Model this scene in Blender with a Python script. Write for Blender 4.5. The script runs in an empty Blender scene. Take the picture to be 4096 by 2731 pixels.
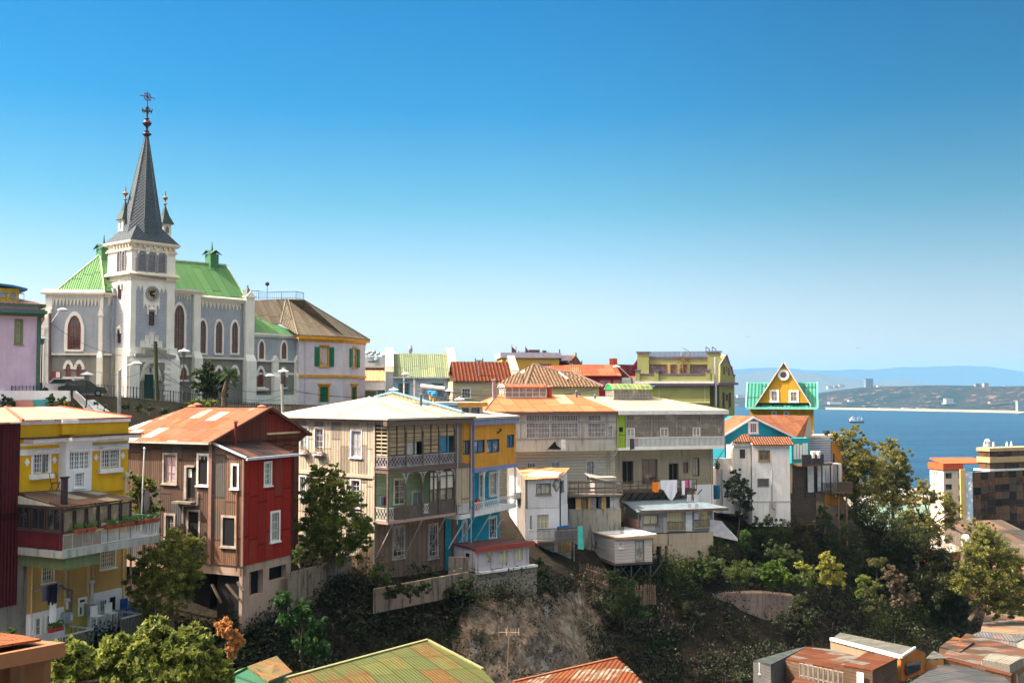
import bpy,math,random
import numpy as np
R=math.radians
rnd=random.Random(7)
scene=bpy.context.scene
COL=scene.collection
# ------------------------------------------------------------------ camera, sky, sun, exposure
FP=4200.0
HOR=1568.0
TH=math.atan((HOR-1365.5)/FP)
cam=bpy.data.cameras.new('camera');camo=bpy.data.objects.new('camera',cam);COL.objects.link(camo)
cam.sensor_width=36;cam.lens=FP/4096*36
camo.location=(0,0,0);camo.rotation_euler=(R(90)+TH,0,0)
cam.clip_start=.5;cam.clip_end=80000
scene.camera=camo
SUN_B,SUN_E=-95.0,48.0
world=bpy.data.worlds.new('World');scene.world=world;world.use_nodes=True
wn=world.node_tree;bg=wn.nodes['Background']
sky=wn.nodes.new('ShaderNodeTexSky');sky.sky_type='NISHITA';sky.sun_disc=False
sky.sun_elevation=R(SUN_E);sky.sun_rotation=R(SUN_B)
sky.altitude=0;sky.air_density=1.0;sky.dust_density=1.0;sky.ozone_density=4.0
tc=wn.nodes.new('ShaderNodeTexCoord');sx=wn.nodes.new('ShaderNodeSeparateXYZ');rp=wn.nodes.new('ShaderNodeValToRGB');mx=wn.nodes.new('ShaderNodeMix');mx.data_type='RGBA';mx.blend_type='MULTIPLY';mx.inputs[0].default_value=1
wn.links.new(tc.outputs['Generated'],sx.inputs[0]);wn.links.new(sx.outputs[2],rp.inputs[0])
stops=[(0.0,(.74,.565,.51)),(.087,(.52,.465,.42)),(.174,(.2,.37,.35)),(.26,(.045,.29,.365)),(.42,(.0,.235,.36)),(.5,(.9,1.0,.8)),(.62,(5.6,3.4,1.55))]
for k,(p_,c_) in enumerate(stops):
 e_=rp.color_ramp.elements[k] if k<2 else rp.color_ramp.elements.new(p_)
 e_.position=p_;e_.color=(*c_,1)
wn.links.new(sky.outputs[0],mx.inputs[6]);wn.links.new(rp.outputs[0],mx.inputs[7]);mr=wn.nodes.new('ShaderNodeMapRange');mr.interpolation_type='SMOOTHSTEP'
wn.links.new(sx.outputs[0],mr.inputs[0])
for k,q in enumerate((-.05,.5,1.0,.62)):mr.inputs[k+1].default_value=q
mz=wn.nodes.new('ShaderNodeMix');mz.data_type='RGBA';mz.blend_type='MULTIPLY';mz.inputs[0].default_value=1
wn.links.new(mx.outputs[2],mz.inputs[6]);wn.links.new(mr.outputs[0],mz.inputs[7]);wn.links.new(mz.outputs[2],bg.inputs['Color'])
bg.inputs['Strength'].default_value=.15
sl=bpy.data.lights.new('sun','SUN');sl.energy=3.7;sl.angle=R(.5);sl.color=(1,.93,.82)
so=bpy.data.objects.new('sun',sl);COL.objects.link(so)
so.rotation_euler=(R(90-SUN_E),0,R(-(SUN_B+180)));so.location=(-60,0,60)
vs=scene.view_settings;vs.view_transform='Standard';vs.look='None';vs.gamma=1.0;vs.exposure=1.6
# ------------------------------------------------------------------ pixel and frame helpers (metres, camera at the origin, z up)
def ray(px,py):
 u=(px-2048)/FP;v=(1365.5-py)/FP
 c,s=math.cos(TH),math.sin(TH)
 return(u,c-v*s,s+v*c)
def P(px,py,D):
 x,y,z=ray(px,py);k=D/y
 return(x*k,D,z*k)
def Zm(x0,y0,k):return lambda x,y:(x0+x/k,y0+y/k)
ZA=Zm(0,300,2.0909);ZB=Zm(0,1000,2.614);ZC=Zm(700,1000,2.614);ZD=Zm(1400,1300,2.091)
ZE=Zm(0,1600,2.987);ZF=Zm(0,2100,2.4845);ZG=Zm(450,1600,2.614);ZH=Zm(1100,1600,2.614)
ZI=Zm(1750,1600,2.987);ZJ=Zm(1750,1850,2.614);ZK=Zm(2350,1550,3.214);ZL=Zm(2200,1900,2.614)
ZM=Zm(2800,1350,2.987);ZN=Zm(3296,1350,2.614);ZO=Zm(2750,1800,2.987);ZP=Zm(3296,1800,2.614)
ZQ=Zm(800,2200,2.138);ZR=Zm(1900,2200,2.138);ZS=Zm(2900,2300,1.9666)
ZT=Zm(2380,1370,3.92);ZU=Zm(1920,1370,3.36);ZV=Zm(1420,1370,4.2);ZW=Zm(0,1480,2.8)
ZX=Zm(3600,2050,1.629);ZY=Zm(440,1180,2.0367);ZZ=Zm(400,930,3.953)
class Fr:
 """vertical plane frame: s runs right along bearing phi, d outward towards the viewer, z up"""
 def __init__(f,O,phi):
  f.O=O;f.phi=phi;a=R(phi);f.t=(math.sin(a),math.cos(a));f.n=(math.cos(a),-math.sin(a))
 def W(f,s,d,z):return(f.O[0]+s*f.t[0]+d*f.n[0],f.O[1]+s*f.t[1]+d*f.n[1],z)
 def st(f,px,py,d=0):
  x,y,z=ray(px,py);ox=f.O[0]+d*f.n[0];oy=f.O[1]+d*f.n[1]
  k=(ox*f.n[0]+oy*f.n[1])/(x*f.n[0]+y*f.n[1])
  X,Y=x*k-ox,y*k-oy
  return(X*f.t[0]+Y*f.t[1],z*k)
 def dat(f,px,s):
  x,y,z=ray(px,1700);r=x/y;ox=f.O[0]+s*f.t[0];oy=f.O[1]+s*f.t[1]
  return(r*oy-ox)/(f.n[0]-r*f.n[1])
 def sd(f,px,py,z):
  x,y,zz=ray(px,py);k=z/zz;X,Y=x*k-f.O[0],y*k-f.O[1]
  return(X*f.t[0]+Y*f.t[1],X*f.n[0]+Y*f.n[1])
 def s(f,px,py=1700,d=0):return f.st(px,py,d)[0]
 def z(f,px,py,d=0):return f.st(px,py,d)[1]
 def rc(f,Z,x0,y0,x1,y1,d=0):
  s0=f.st(*Z(x0,(y0+y1)/2),d)[0];s1=f.st(*Z(x1,(y0+y1)/2),d)[0]
  zt=f.st(*Z((x0+x1)/2,y0),d)[1];zb=f.st(*Z((x0+x1)/2,y1),d)[1]
  return(s0,s1,zb,zt)
 def at(f,s,d=0,turn=0):
  w=f.W(s,d,0);return Fr((w[0],w[1]),f.phi+turn)
 def left(f):return Fr(f.O,f.phi+90)
 def right(f,w):return f.at(w,0,-90)
def frp(px,D,phi):
 w=P(px,HOR,D);return Fr((w[0],w[1]),phi)
WF=Fr((0,0),90)
def base_of(w,z):return(w[0],w[1],z)
# ------------------------------------------------------------------ meshes
def autouv(me,lay):
 """metre-scaled UVs: u horizontal along each face, v up or up the slope"""
 n=len(me.polygons)
 if not n:return
 co=np.empty(len(me.vertices)*3,'f');me.vertices.foreach_get('co',co);co=co.reshape(-1,3)
 nr=np.empty(n*3,'f');me.polygons.foreach_get('normal',nr);nr=nr.reshape(-1,3)
 lt=np.empty(n,'i');me.polygons.foreach_get('loop_total',lt)
 li=np.empty(len(me.loops),'i');me.loops.foreach_get('vertex_index',li)
 pn=np.repeat(nr,lt,axis=0);p=co[li]
 flip=pn[:,2]<0;pn=np.where(flip[:,None]&(np.abs(pn[:,2:3])>.3),-pn,pn)
 ux,uy=-pn[:,1],pn[:,0];L=np.hypot(ux,uy);m=L<.02
 ux=np.where(m,1,ux/np.maximum(L,1e-6));uy=np.where(m,0,uy/np.maximum(L,1e-6))
 vx=pn[:,1]*0-pn[:,2]*uy;vy=pn[:,2]*ux;vz=pn[:,0]*uy-pn[:,1]*ux
 uv=np.stack([p[:,0]*ux+p[:,1]*uy,p[:,0]*vx+p[:,1]*vy+p[:,2]*vz],1).astype('f')
 lay.data.foreach_set('uv',uv.ravel())
def setp(o,label=None,cat=None,group=None,kind=None):
 if label:o['label']=label
 if cat:o['category']=cat;o['kind']='thing'
 if group:o['group']=group
 if kind:o['kind']=kind
 return o
def rootloc(o):
 while o.parent:o=o.parent
 return o.location
def thing(name,label,cat,loc,group=None,rotz=0):
 o=bpy.data.objects.new(name,None);o.empty_display_size=.3;COL.objects.link(o)
 o.location=loc;o.rotation_euler=(0,0,rotz)
 return setp(o,label,cat,group)
class MB:
 def __init__(m,fr=None):m.v=[];m.f=[];m.fr=fr or WF
 def w(m,p):return m.fr.W(p[0],p[1],p[2])
 def poly(m,*pts):
  i=len(m.v);m.v+=[m.w(p) for p in pts];m.f.append(tuple(range(i,i+len(pts))));return m
 def raw(m,*pts):
  i=len(m.v);m.v+=[tuple(p) for p in pts];m.f.append(tuple(range(i,i+len(pts))));return m
 def hexa(m,p,raw=False):
  i=len(m.v);m.v+=[tuple(q) if raw else m.w(q) for q in p]
  for q in((0,3,2,1),(4,5,6,7),(0,1,5,4),(1,2,6,5),(2,3,7,6),(3,0,4,7)):
   m.f.append(tuple(i+k for k in q))
  return m
 def box(m,s0,s1,d0,d1,z0,z1):
  return m.hexa([(s0,d1,z0),(s1,d1,z0),(s1,d0,z0),(s0,d0,z0),(s0,d1,z1),(s1,d1,z1),(s1,d0,z1),(s0,d0,z1)])
 def ext(m,pts,th,dirv=(0,0,-1),raw=False):
  """polygon given a thickness along dirv (frame coords)"""
  q=[(p[0]+dirv[0]*th,p[1]+dirv[1]*th,p[2]+dirv[2]*th) for p in pts]
  n=len(pts);i=len(m.v)
  m.v+=[tuple(p) if raw else m.w(p) for p in list(pts)+q]
  m.f.append(tuple(range(i,i+n)));m.f.append(tuple(range(i+2*n-1,i+n-1,-1)))
  for k in range(n):
   k2=(k+1)%n;m.f.append((i+k2,i+k,i+n+k,i+n+k2))
  return m
 def fext(m,sz,d0,d1):
  """outline in the (s,z) plane extruded from d0 to d1"""
  return m.ext([(s,d1,z) for s,z in sz],1,(0,d0-d1,0))
 def bar(m,p,q,r,raw=False,n=4):
  P0=np.array(p if raw else m.w(p),float);Q0=np.array(q if raw else m.w(q),float)
  a=Q0-P0;L=np.linalg.norm(a)
  if L<1e-6:return m
  a/=L;up=np.array((0,0,1.)) if abs(a[2])<.9 else np.array((1.,0,0))
  u=np.cross(a,up);u/=np.linalg.norm(u);v=np.cross(a,u);i=len(m.v)
  for c in(P0,Q0):
   for k in range(n):
    g=2*math.pi*(k+.5)/n;m.v.append(tuple(c+u*r*math.cos(g)+v*r*math.sin(g)))
  for k in range(n):
   k2=(k+1)%n;m.f.append((i+k,i+k2,i+n+k2,i+n+k))
  m.f.append(tuple(range(i+n-1,i-1,-1)));m.f.append(tuple(range(i+n,i+2*n)))
  return m
 def path(m,pts,r,raw=False,n=6,closed=False):
  for a,b in zip(pts,pts[1:]+([pts[0]] if closed else[])):m.bar(a,b,r,raw,n)
  return m
 def taper(m,pts,radii,n=7):
  """smooth tapering tube through world points"""
  i0=len(m.v);K=len(pts)
  for k in range(K):
   a=np.array(pts[min(k+1,K-1)],float)-np.array(pts[max(k-1,0)],float);a/=max(np.linalg.norm(a),1e-6)
   up=np.array((0,0,1.)) if abs(a[2])<.9 else np.array((1.,0,0))
   u=np.cross(a,up);u/=np.linalg.norm(u);v=np.cross(a,u)
   for j in range(n):
    g=2*math.pi*j/n;m.v.append(tuple(np.array(pts[k])+(u*math.cos(g)+v*math.sin(g))*radii[k]))
  for k in range(K-1):
   for j in range(n):
    j2=(j+1)%n;m.f.append((i0+k*n+j,i0+k*n+j2,i0+(k+1)*n+j2,i0+(k+1)*n+j))
  m.f.append(tuple(range(i0+n-1,i0-1,-1)));m.f.append(tuple(range(i0+(K-1)*n,i0+K*n)))
  return m
 def lathe(m,c,prof,n=10,sx=1,raw=False):
  """profile [(r,z)...] about vertical axis through frame point c"""
  i0=len(m.v);C=c if raw else m.w((c[0],c[1],c[2]))
  for r,z in prof:
   for j in range(n):
    g=2*math.pi*(j+.5)/n;m.v.append((C[0]+r*math.cos(g)*sx,C[1]+r*math.sin(g),C[2]+z))
  for k in range(len(prof)-1):
   for j in range(n):
    j2=(j+1)%n;m.f.append((i0+k*n+j,i0+k*n+j2,i0+(k+1)*n+j2,i0+(k+1)*n+j))
  m.f.append(tuple(range(i0+n-1,i0-1,-1)));K=len(prof)-1;m.f.append(tuple(range(i0+K*n,i0+K*n+n)))
  return m
 def wall(m,s0,s1,z0,z1,holes=(),d=0,rev=.14):
  """wall face with real openings and reveals"""
  hs_=[(max(a,s0),min(b,s1),max(c,z0),min(e,z1)) for a,b,c,e in holes if b>s0 and a<s1 and e>z0 and c<z1]
  S=sorted(set([s0,s1]+[x for h in hs_ for x in h[:2]]));Z=sorted(set([z0,z1]+[x for h in hs_ for x in h[2:]]))
  for a,b in zip(S,S[1:]):
   for c,e in zip(Z,Z[1:]):
    x,y=(a+b)/2,(c+e)/2
    if any(h[0]<x<h[1] and h[2]<y<h[3] for h in hs_):continue
    m.poly((a,d,c),(b,d,c),(b,d,e),(a,d,e))
  for a,b,c,e in hs_:
   q=d-rev
   m.poly((a,d,c),(a,d,e),(a,q,e),(a,q,c));m.poly((b,d,e),(b,d,c),(b,q,c),(b,q,e))
   m.poly((a,d,e),(b,d,e),(b,q,e),(a,q,e));m.poly((a,q,c),(b,q,c),(b,d,c),(a,d,c))
  return m
 def build(m,name,mat,parent=None,label=None,cat=None,group=None,kind=None,smooth=False,base=None):
  v=np.array(m.v,'f').reshape(-1,3)
  o=link_mesh(name,v,m.f,mat,parent,base,smooth)
  return setp(o,label,cat,group,kind)
def link_mesh(name,v,faces,mat,parent=None,base=None,smooth=False):
 if parent is not None:b=np.array(rootloc(parent),'f')
 elif base is not None:b=np.array(base,'f')
 else:b=np.array(((v[:,0].min()+v[:,0].max())/2,(v[:,1].min()+v[:,1].max())/2,v[:,2].min()),'f')
 v=v-b
 me=bpy.data.meshes.new(name);me.from_pydata([tuple(x) for x in v.tolist()],[],faces);me.update()
 lay=me.uv_layers.new(name='uv');autouv(me,lay)
 if smooth:me.polygons.foreach_set('use_smooth',[True]*len(me.polygons))
 me.materials.append(mat);o=bpy.data.objects.new(name,me);COL.objects.link(o)
 if parent is not None:o.parent=parent
 else:o.location=tuple(float(x) for x in b)
 return o
def copy_tree(o,parent=None):
 c=o.copy();COL.objects.link(c);c.parent=parent
 for ch in list(o.children):copy_tree(ch,c)
 return c
def place(o,loc,rotz=None,label=None,group=None,scale=None):
 c=copy_tree(o);c.location=loc
 if rotz is not None:c.rotation_euler=(0,0,rotz)
 if scale:c.scale=(scale,)*3
 if label:c['label']=label
 if group:c['group']=group
 return c
# ------------------------------------------------------------------ materials
MATS={}
class NT:
 def __init__(n,name):
  n.m=bpy.data.materials.new(name);n.m.use_nodes=True;n.t=n.m.node_tree
  n.b=n.t.nodes['Principled BSDF'];n.out=n.t.nodes['Material Output']
 def n_(n,t,**k):
  x=n.t.nodes.new('ShaderNode'+t)
  for a,b in k.items():setattr(x,a,b)
  return x
 def i(n,node,sock,val):
  if val is None:return
  s=node.inputs[sock]
  if isinstance(val,bpy.types.NodeSocket):n.t.links.new(val,s)
  else:
   if isinstance(val,(tuple,list)) and len(val)==3 and s.type=='RGBA':val=(*val,1)
   s.default_value=val
 def math(n,op,a,b=None,c=None):
  x=n.n_('Math',operation=op);n.i(x,0,a);n.i(x,1,b);n.i(x,2,c);return x.outputs[0]
 def mix(n,f,a,b,bt='MIX'):
  x=n.n_('Mix',data_type='RGBA',blend_type=bt);n.i(x,0,f);n.i(x,6,a);n.i(x,7,b);return x.outputs[2]
 def uv(n):
  x=n.n_('UVMap');x.uv_map='uv';s=n.n_('SeparateXYZ');n.i(s,0,x.outputs[0]);return x.outputs[0],s.outputs[0],s.outputs[1]
 def comb(n,a,b,c=0.0):
  x=n.n_('CombineXYZ');n.i(x,0,a);n.i(x,1,b);n.i(x,2,c);return x.outputs[0]
 def noise(n,v,sc,det=3,rough=.6):
  x=n.n_('TexNoise');n.i(x,'Vector',v);n.i(x,'Scale',sc);n.i(x,'Detail',det);n.i(x,'Roughness',rough);return x.outputs[0]
 def wn(n,v):
  x=n.n_('TexWhiteNoise',noise_dimensions='2D');n.i(x,'Vector',v);return x.outputs[0]
 def rng(n,v,a,b,c=0.0,d=1.0):
  x=n.n_('MapRange');x.interpolation_type='SMOOTHSTEP'
  for k,q in enumerate((v,a,b,c,d)):n.i(x,k,q)
  return x.outputs[0]
 def pos(n):return n.n_('NewGeometry').outputs['Position']
 def bump(n,h,dist=.02,st=1.0):
  x=n.n_('Bump');n.i(x,'Height',h);n.i(x,'Distance',dist);n.i(x,'Strength',st);n.i(n.b,'Normal',x.outputs[0])
 def fin(n,col,rough=.8,metal=0.0,spec=.15):
  n.i(n.b,'Base Color',col);n.i(n.b,'Roughness',rough);n.i(n.b,'Metallic',metal);n.i(n.b,'Specular IOR Level',spec);return n.m
def cached(fn):
 def g(*a,**k):
  key=(fn.__name__,a,tuple(sorted(k.items())))
  if key not in MATS:MATS[key]=fn(*a,**k)
  return MATS[key]
 return g
def sc3(c,k):return tuple(min(1,x*k) for x in c)
@cached
def m_plain(col,rough=.6,metal=0.0,var=.15,spec=.2):
 n=NT('paint');_,u,v=n.uv();x=n.noise(n.pos(),1.7,4)
 c=n.mix(n.rng(x,.3,.75),sc3(col,1-var),sc3(col,1+var*.4));n.bump(n.noise(n.pos(),14,2),.01,.3);return n.fin(c,rough,metal,spec)
@cached
def m_plaster(col,stain=.35,sc=(.25,.22,.18),lines=0.0,amt=.5):
 n=NT('plaster');uv,u,v=n.uv()
 x1=n.noise(uv,.55,5,.62);x2=n.noise(n.comb(n.math('MULTIPLY',u,2.6),n.math('MULTIPLY',v,.28)),1.0,5,.65);x3=n.noise(uv,7,3)
 c=n.mix(n.rng(x1,.35,.7),sc3(col,.9),sc3(col,1.04));c=n.mix(n.math('MULTIPLY',n.rng(x3,.4,.8),.22),c,sc3(col,.7))
 st=n.math('MULTIPLY',n.rng(x2,.47,.68),stain);c=n.mix(st,c,sc);h=n.math('ADD',n.math('MULTIPLY',x3,.5),x1)
 if lines:
  fr=n.math('FRACT',n.math('MULTIPLY',v,1/lines));l=n.math('LESS_THAN',fr,.07)
  row=n.math('FLOOR',n.math('MULTIPLY',v,1/lines));off=n.math('MULTIPLY',n.math('MODULO',n.math('ABSOLUTE',row),2.0),.5)
  fu=n.math('FRACT',n.math('ADD',n.math('MULTIPLY',u,.5/lines),off));l2=n.math('LESS_THAN',fu,.025)
  l=n.math('MAXIMUM',l,l2);c=n.mix(n.math('MULTIPLY',l,amt),c,sc3(col,.5));h=n.math('SUBTRACT',h,l)
 n.bump(h,.02,.5);return n.fin(c,.88)
@cached
def m_board(col,w=.18,vert=False,stain=.3,sc=(.2,.17,.14),gap=.12,dark=.45,var=.18):
 """boards: horizontal laps or vertical planks, each board with its own tone"""
 n=NT('boards');uv,u,v=n.uv();a,b=(u,v) if vert else(v,u)
 q=n.math('MULTIPLY',a,1/w);f=n.math('FRACT',q);k=n.math('FLOOR',q)
 r=n.wn(n.comb(k,n.math('FLOOR',n.math('MULTIPLY',b,.28))))
 c=n.mix(r,sc3(col,1-var),sc3(col,1+var*.5))
 gr=n.noise(n.comb(n.math('MULTIPLY',a,14),n.math('MULTIPLY',b,.9)),1.0,4,.7);c=n.mix(n.math('MULTIPLY',n.rng(gr,.4,.75),.45),c,sc3(col,.62))
 x=n.noise(uv,.6,5,.65);c=n.mix(n.math('MULTIPLY',n.rng(x,.45,.75),stain),c,sc)
 g=n.math('LESS_THAN',f,gap);c=n.mix(g,c,sc3(col,dark));h=n.math('SUBTRACT',n.math('ADD',f if not vert else.5,n.math('MULTIPLY',gr,.3)),n.math('MULTIPLY',g,1.2))
 n.bump(h,.03,.8);return n.fin(c,.82)
@cached
def m_corr(col,pitch=.16,pw=.8,ph=2.2,var=.2,rust=.3,rc=(.22,.085,.035),alt=None,altf=.25,rough=.6,stain=.2,depth=.03):
 """corrugated sheets: ribs, sheet edges, sheets of different age"""
 n=NT('corrugated');uv,u,v=n.uv()
 k=n.math('FLOOR',n.math('MULTIPLY',u,1/pw));off=n.wn(n.comb(k,7.0));vv=n.math('ADD',n.math('MULTIPLY',v,1/ph),n.math('MULTIPLY',off,.35))
 k2=n.math('FLOOR',vv);r=n.wn(n.comb(k,k2));r2=n.wn(n.comb(n.math('ADD',k,31.7),k2))
 c=n.mix(r,sc3(col,1-var),sc3(col,1+var*.6))
 if alt:c=n.mix(n.math('LESS_THAN',r2,altf),c,alt)
 x=n.noise(uv,.9,5,.68);x2=n.noise(n.comb(n.math('MULTIPLY',u,5),n.math('MULTIPLY',v,.5)),1.0,5,.7)
 rf=n.rng(n.math('ADD',n.math('MULTIPLY',x2,.6),n.math('ADD',n.math('MULTIPLY',x,.4),n.math('MULTIPLY',n.math('SUBTRACT',r,.5),.3))),.6-rust*.25,.7-rust*.2)
 c=n.mix(n.math('MULTIPLY',rf,min(1,rust*2.2)),c,rc)
 c=n.mix(n.math('MULTIPLY',n.rng(n.noise(uv,2.5,4),.5,.8),stain),c,sc3(col,.45))
 e=n.math('LESS_THAN',n.math('FRACT',vv),.04);e2=n.math('LESS_THAN',n.math('FRACT',n.math('MULTIPLY',u,1/pw)),.06)
 c=n.mix(n.math('MULTIPLY',n.math('MAXIMUM',e,e2),.65),c,sc3(col,.25))
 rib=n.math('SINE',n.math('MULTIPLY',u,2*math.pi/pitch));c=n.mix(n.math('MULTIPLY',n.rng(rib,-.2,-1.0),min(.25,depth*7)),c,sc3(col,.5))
 h=n.math('ADD',rib,n.math('MULTIPLY',r,1.0));n.bump(h,depth,.9);return n.fin(c,rough+.15,0,.1)
@cached
def m_tile(col,w=.42,l=.45,var=.35):
 n=NT('roof_tiles');uv,u,v=n.uv();ku=n.math('FLOOR',n.math('MULTIPLY',u,1/w));q=n.math('MULTIPLY',v,1/l);kv=n.math('FLOOR',q)
 r=n.wn(n.comb(ku,kv));c=n.mix(r,sc3(col,1-var),sc3(col,1+var*.5))
 fu=n.math('FRACT',n.math('MULTIPLY',u,1/w));g=n.math('LESS_THAN',n.math('ABSOLUTE',n.math('SUBTRACT',fu,.5)),.2)
 c=n.mix(n.math('MULTIPLY',g,.75),sc3(col,.35),c);e=n.math('LESS_THAN',n.math('FRACT',q),.12);c=n.mix(n.math('MULTIPLY',e,.5),c,sc3(col,.3))
 h=n.math('ADD',n.math('COSINE',n.math('MULTIPLY',n.math('SUBTRACT',fu,.5),2*math.pi)),n.math('MULTIPLY',n.math('FRACT',q),-.5));n.bump(h,.06,1.0);return n.fin(c,.9,0,.08)
@cached
def m_scale(col,w=.35):
 n=NT('scale_shingles');uv,u,v=n.uv();q=n.math('MULTIPLY',v,2/w);kv=n.math('FLOOR',q);off=n.math('MULTIPLY',n.math('MODULO',n.math('ABSOLUTE',kv),2.0),.5)
 qu=n.math('ADD',n.math('MULTIPLY',u,1/w),off);fu=n.math('ABSOLUTE',n.math('SUBTRACT',n.math('FRACT',qu),.5));fv=n.math('FRACT',q)
 d=n.math('ADD',n.math('MULTIPLY',fu,1.3),n.math('SUBTRACT',1.0,fv));e=n.rng(d,.55,1.25);r=n.wn(n.comb(n.math('FLOOR',qu),kv))
 c=n.mix(e,sc3(col,1.9),sc3(col,.45));c=n.mix(n.math('MULTIPLY',r,.4),c,sc3(col,.6));n.bump(n.math('SUBTRACT',1.0,e),.04,1.0);return n.fin(c,.55)
@cached
def m_glass(col=(.03,.04,.05),refl_col=(.25,.27,.3),rough=.08,sc=.9):
 """window pane: dark room behind glossy glass, uneven reflections painted in as pale colour patches"""
 n=NT('window_glass');p=n.pos();x=n.noise(p,sc,3);y=n.noise(p,2.3*sc,3)
 c=n.mix(n.math('MULTIPLY',n.rng(x,.5,.72),.6),col,refl_col);n.bump(y,.02,.25);return n.fin(c,rough,0,.9)
@cached
def m_curtain(col=(.55,.52,.46)):
 n=NT('curtained_glass');uv,u,v=n.uv();w=n.math('SINE',n.math('ADD',n.math('MULTIPLY',u,38),n.math('MULTIPLY',n.noise(uv,1.5,3),9)))
 c=n.mix(n.rng(w,-1.0,1.0),sc3(col,.62),col);x=n.noise(n.pos(),1.1,3);c=n.mix(n.math('MULTIPLY',n.rng(x,.52,.66),.7),c,(.07,.07,.08));return n.fin(c,.18,0,.6)
@cached
def m_leaf(c1,c2,tr=.35):
 n=NT('foliage');g=n.n_('NewGeometry');x=n.noise(g.outputs['Position'],.7,3);f=n.math('ADD',n.math('MULTIPLY',g.outputs['Random Per Island'],.6),n.math('MULTIPLY',n.rng(x,.35,.65),.4))
 c=n.mix(f,c1,c2);m=n.fin(c,.5,0,.25)
 t=n.n_('BsdfTranslucent');n.i(t,0,n.mix(.5,c,sc3(c2,1.4)));s=n.n_('MixShader');n.i(s,0,tr);n.t.links.new(n.b.outputs[0],s.inputs[1]);n.t.links.new(t.outputs[0],s.inputs[2]);n.t.links.new(s.outputs[0],n.out.inputs[0]);return m
@cached
def m_bark(col=(.12,.085,.06)):
 n=NT('bark');x=n.noise(n.pos(),3,5,.7);n.bump(x,.06,1.0);return n.fin(n.mix(x,sc3(col,.5),sc3(col,1.4)),.9)
@cached
def m_soil(c1,c2,c3,sc=.35):
 n=NT('earth');p=n.pos();x=n.noise(p,sc,7,.65);y=n.noise(p,sc*6,5,.7);c=n.mix(n.rng(x,.38,.62),c1,c2);c=n.mix(n.math('MULTIPLY',n.rng(y,.45,.7),.6),c,c3)
 n.bump(n.math('ADD',x,n.math('MULTIPLY',y,.5)),.35,1.0);return n.fin(c,.95,0,.1)
@cached
def m_brick(col,mortar=(.3,.27,.23),w=.3,h=.1):
 n=NT('bricks');uv,u,v=n.uv();x=n.n_('TexBrick');n.i(x,'Vector',uv);n.i(x,'Color1',col);n.i(x,'Color2',sc3(col,.6));n.i(x,'Mortar',mortar);n.i(x,'Scale',1.0)
 n.i(x,'Brick Width',w);n.i(x,'Row Height',h);n.i(x,'Mortar Size',.012);s=n.noise(uv,.8,5);c=n.mix(n.math('MULTIPLY',n.rng(s,.45,.7),.5),x.outputs[0],(.08,.07,.06));n.bump(x.outputs[1],.02,-.6);return n.fin(c,.9)
# palette
WHITE=m_plain((.78,.77,.74),.5,0.0,.1);WHITEW=m_plain((.72,.71,.7),.6,0.0,.25)
CREAM=m_plaster((.8,.75,.64),.18,(.5,.46,.4));DARKM=m_plain((.03,.03,.035),.5);GREYM=m_plain((.35,.36,.38),.45,.3)
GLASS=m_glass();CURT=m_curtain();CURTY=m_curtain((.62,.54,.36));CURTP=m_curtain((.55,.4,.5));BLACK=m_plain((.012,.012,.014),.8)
CONC=m_plaster((.36,.33,.29),.7,(.1,.09,.08));CONCD=m_plaster((.22,.2,.18),.8,(.05,.045,.04));WOODD=m_board((.13,.095,.07),.12,True,.4)
# ------------------------------------------------------------------ building pieces
def win(par,fr,rc,nx=2,ny=3,mf=None,mp=None,case=.1,sash=.06,mun=.03,d=0,rec=.12,proud=.04,sill=True,name='window',splits=None,holes=None,hood=0,sillw=.12,flip=False):
 """window: casing, sash bars and sill in one mesh, its pane a sub-part"""
 s0,s1,z0,z1=rc;mf=mf or WHITE;mp=mp or GLASS
 if holes is not None:holes.append(rc)
 m=MB(fr);a=case;D1=d+proud
 if a:m.box(s0-a,s0,d-rec,D1,z0-a*.5,z1+a);m.box(s1,s1+a,d-rec,D1,z0-a*.5,z1+a);m.box(s0,s1,d-rec,D1,z1,z1+a);m.box(s0,s1,d-rec,D1-.004,z0-a*.5,z0)
 if sill:m.box(s0-a-.05,s1+a+.05,d-.02,d+sillw,z0-a*.5-.09,z0-a*.5-.002)
 if hood:m.box(s0-a-.06,s1+a+.06,d-.02,d+hood,z1+a+.002,z1+a+.1)
 q0,q1=d-rec-.01,d-rec+.05
 m.box(s0,s0+sash,q0,q1,z0,z1);m.box(s1-sash,s1,q0,q1,z0,z1);m.box(s0+sash,s1-sash,q0,q1,z1-sash,z1);m.box(s0+sash,s1-sash,q0,q1,z0,z0+sash)
 w,h=s1-s0-2*sash,z1-z0-2*sash
 for k in range(1,nx):
  x=s0+sash+w*k/nx;t=sash*.7 if(splits and k in splits) else mun
  m.box(x-t/2,x+t/2,q0,q1-.012,z0+sash,z1-sash)
 for k in range(1,ny):
  y=z0+sash+h*k/ny;m.box(s0+sash,s1-sash,q0,q1-.016,y-mun/2,y+mun/2)
 o=m.build(name,mf,par)
 p=MB(fr);p.poly((s0,d-rec,z0),(s1,d-rec,z0),(s1,d-rec,z1),(s0,d-rec,z1));p.build('pane',mp,o)
 return o
def gothic(s0,s1,z0,z1,n=7,inset=0,rise=None):
 """pointed-arch outline in (s,z), starts bottom-left, clockwise over the top"""
 s0+=inset;s1-=inset;z0+=inset*(1 if inset>0 else 0);z1-=inset*1.3
 w=s1-s0;c=(s0+s1)/2;rise=rise or w*.95;zs=z1-rise
 L=[(s0,z0)]
 for k in range(n+1):
  t=k/n;g=t*math.pi/2;L.append((s0+(c-s0)*(1-math.cos(g))**.9*1.0 if k else s0,zs+rise*math.sin(g)**1.05))
 Rr=[(s1-(x-s0),z) for x,z in reversed(L)]
 return L+Rr[1:]
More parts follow.
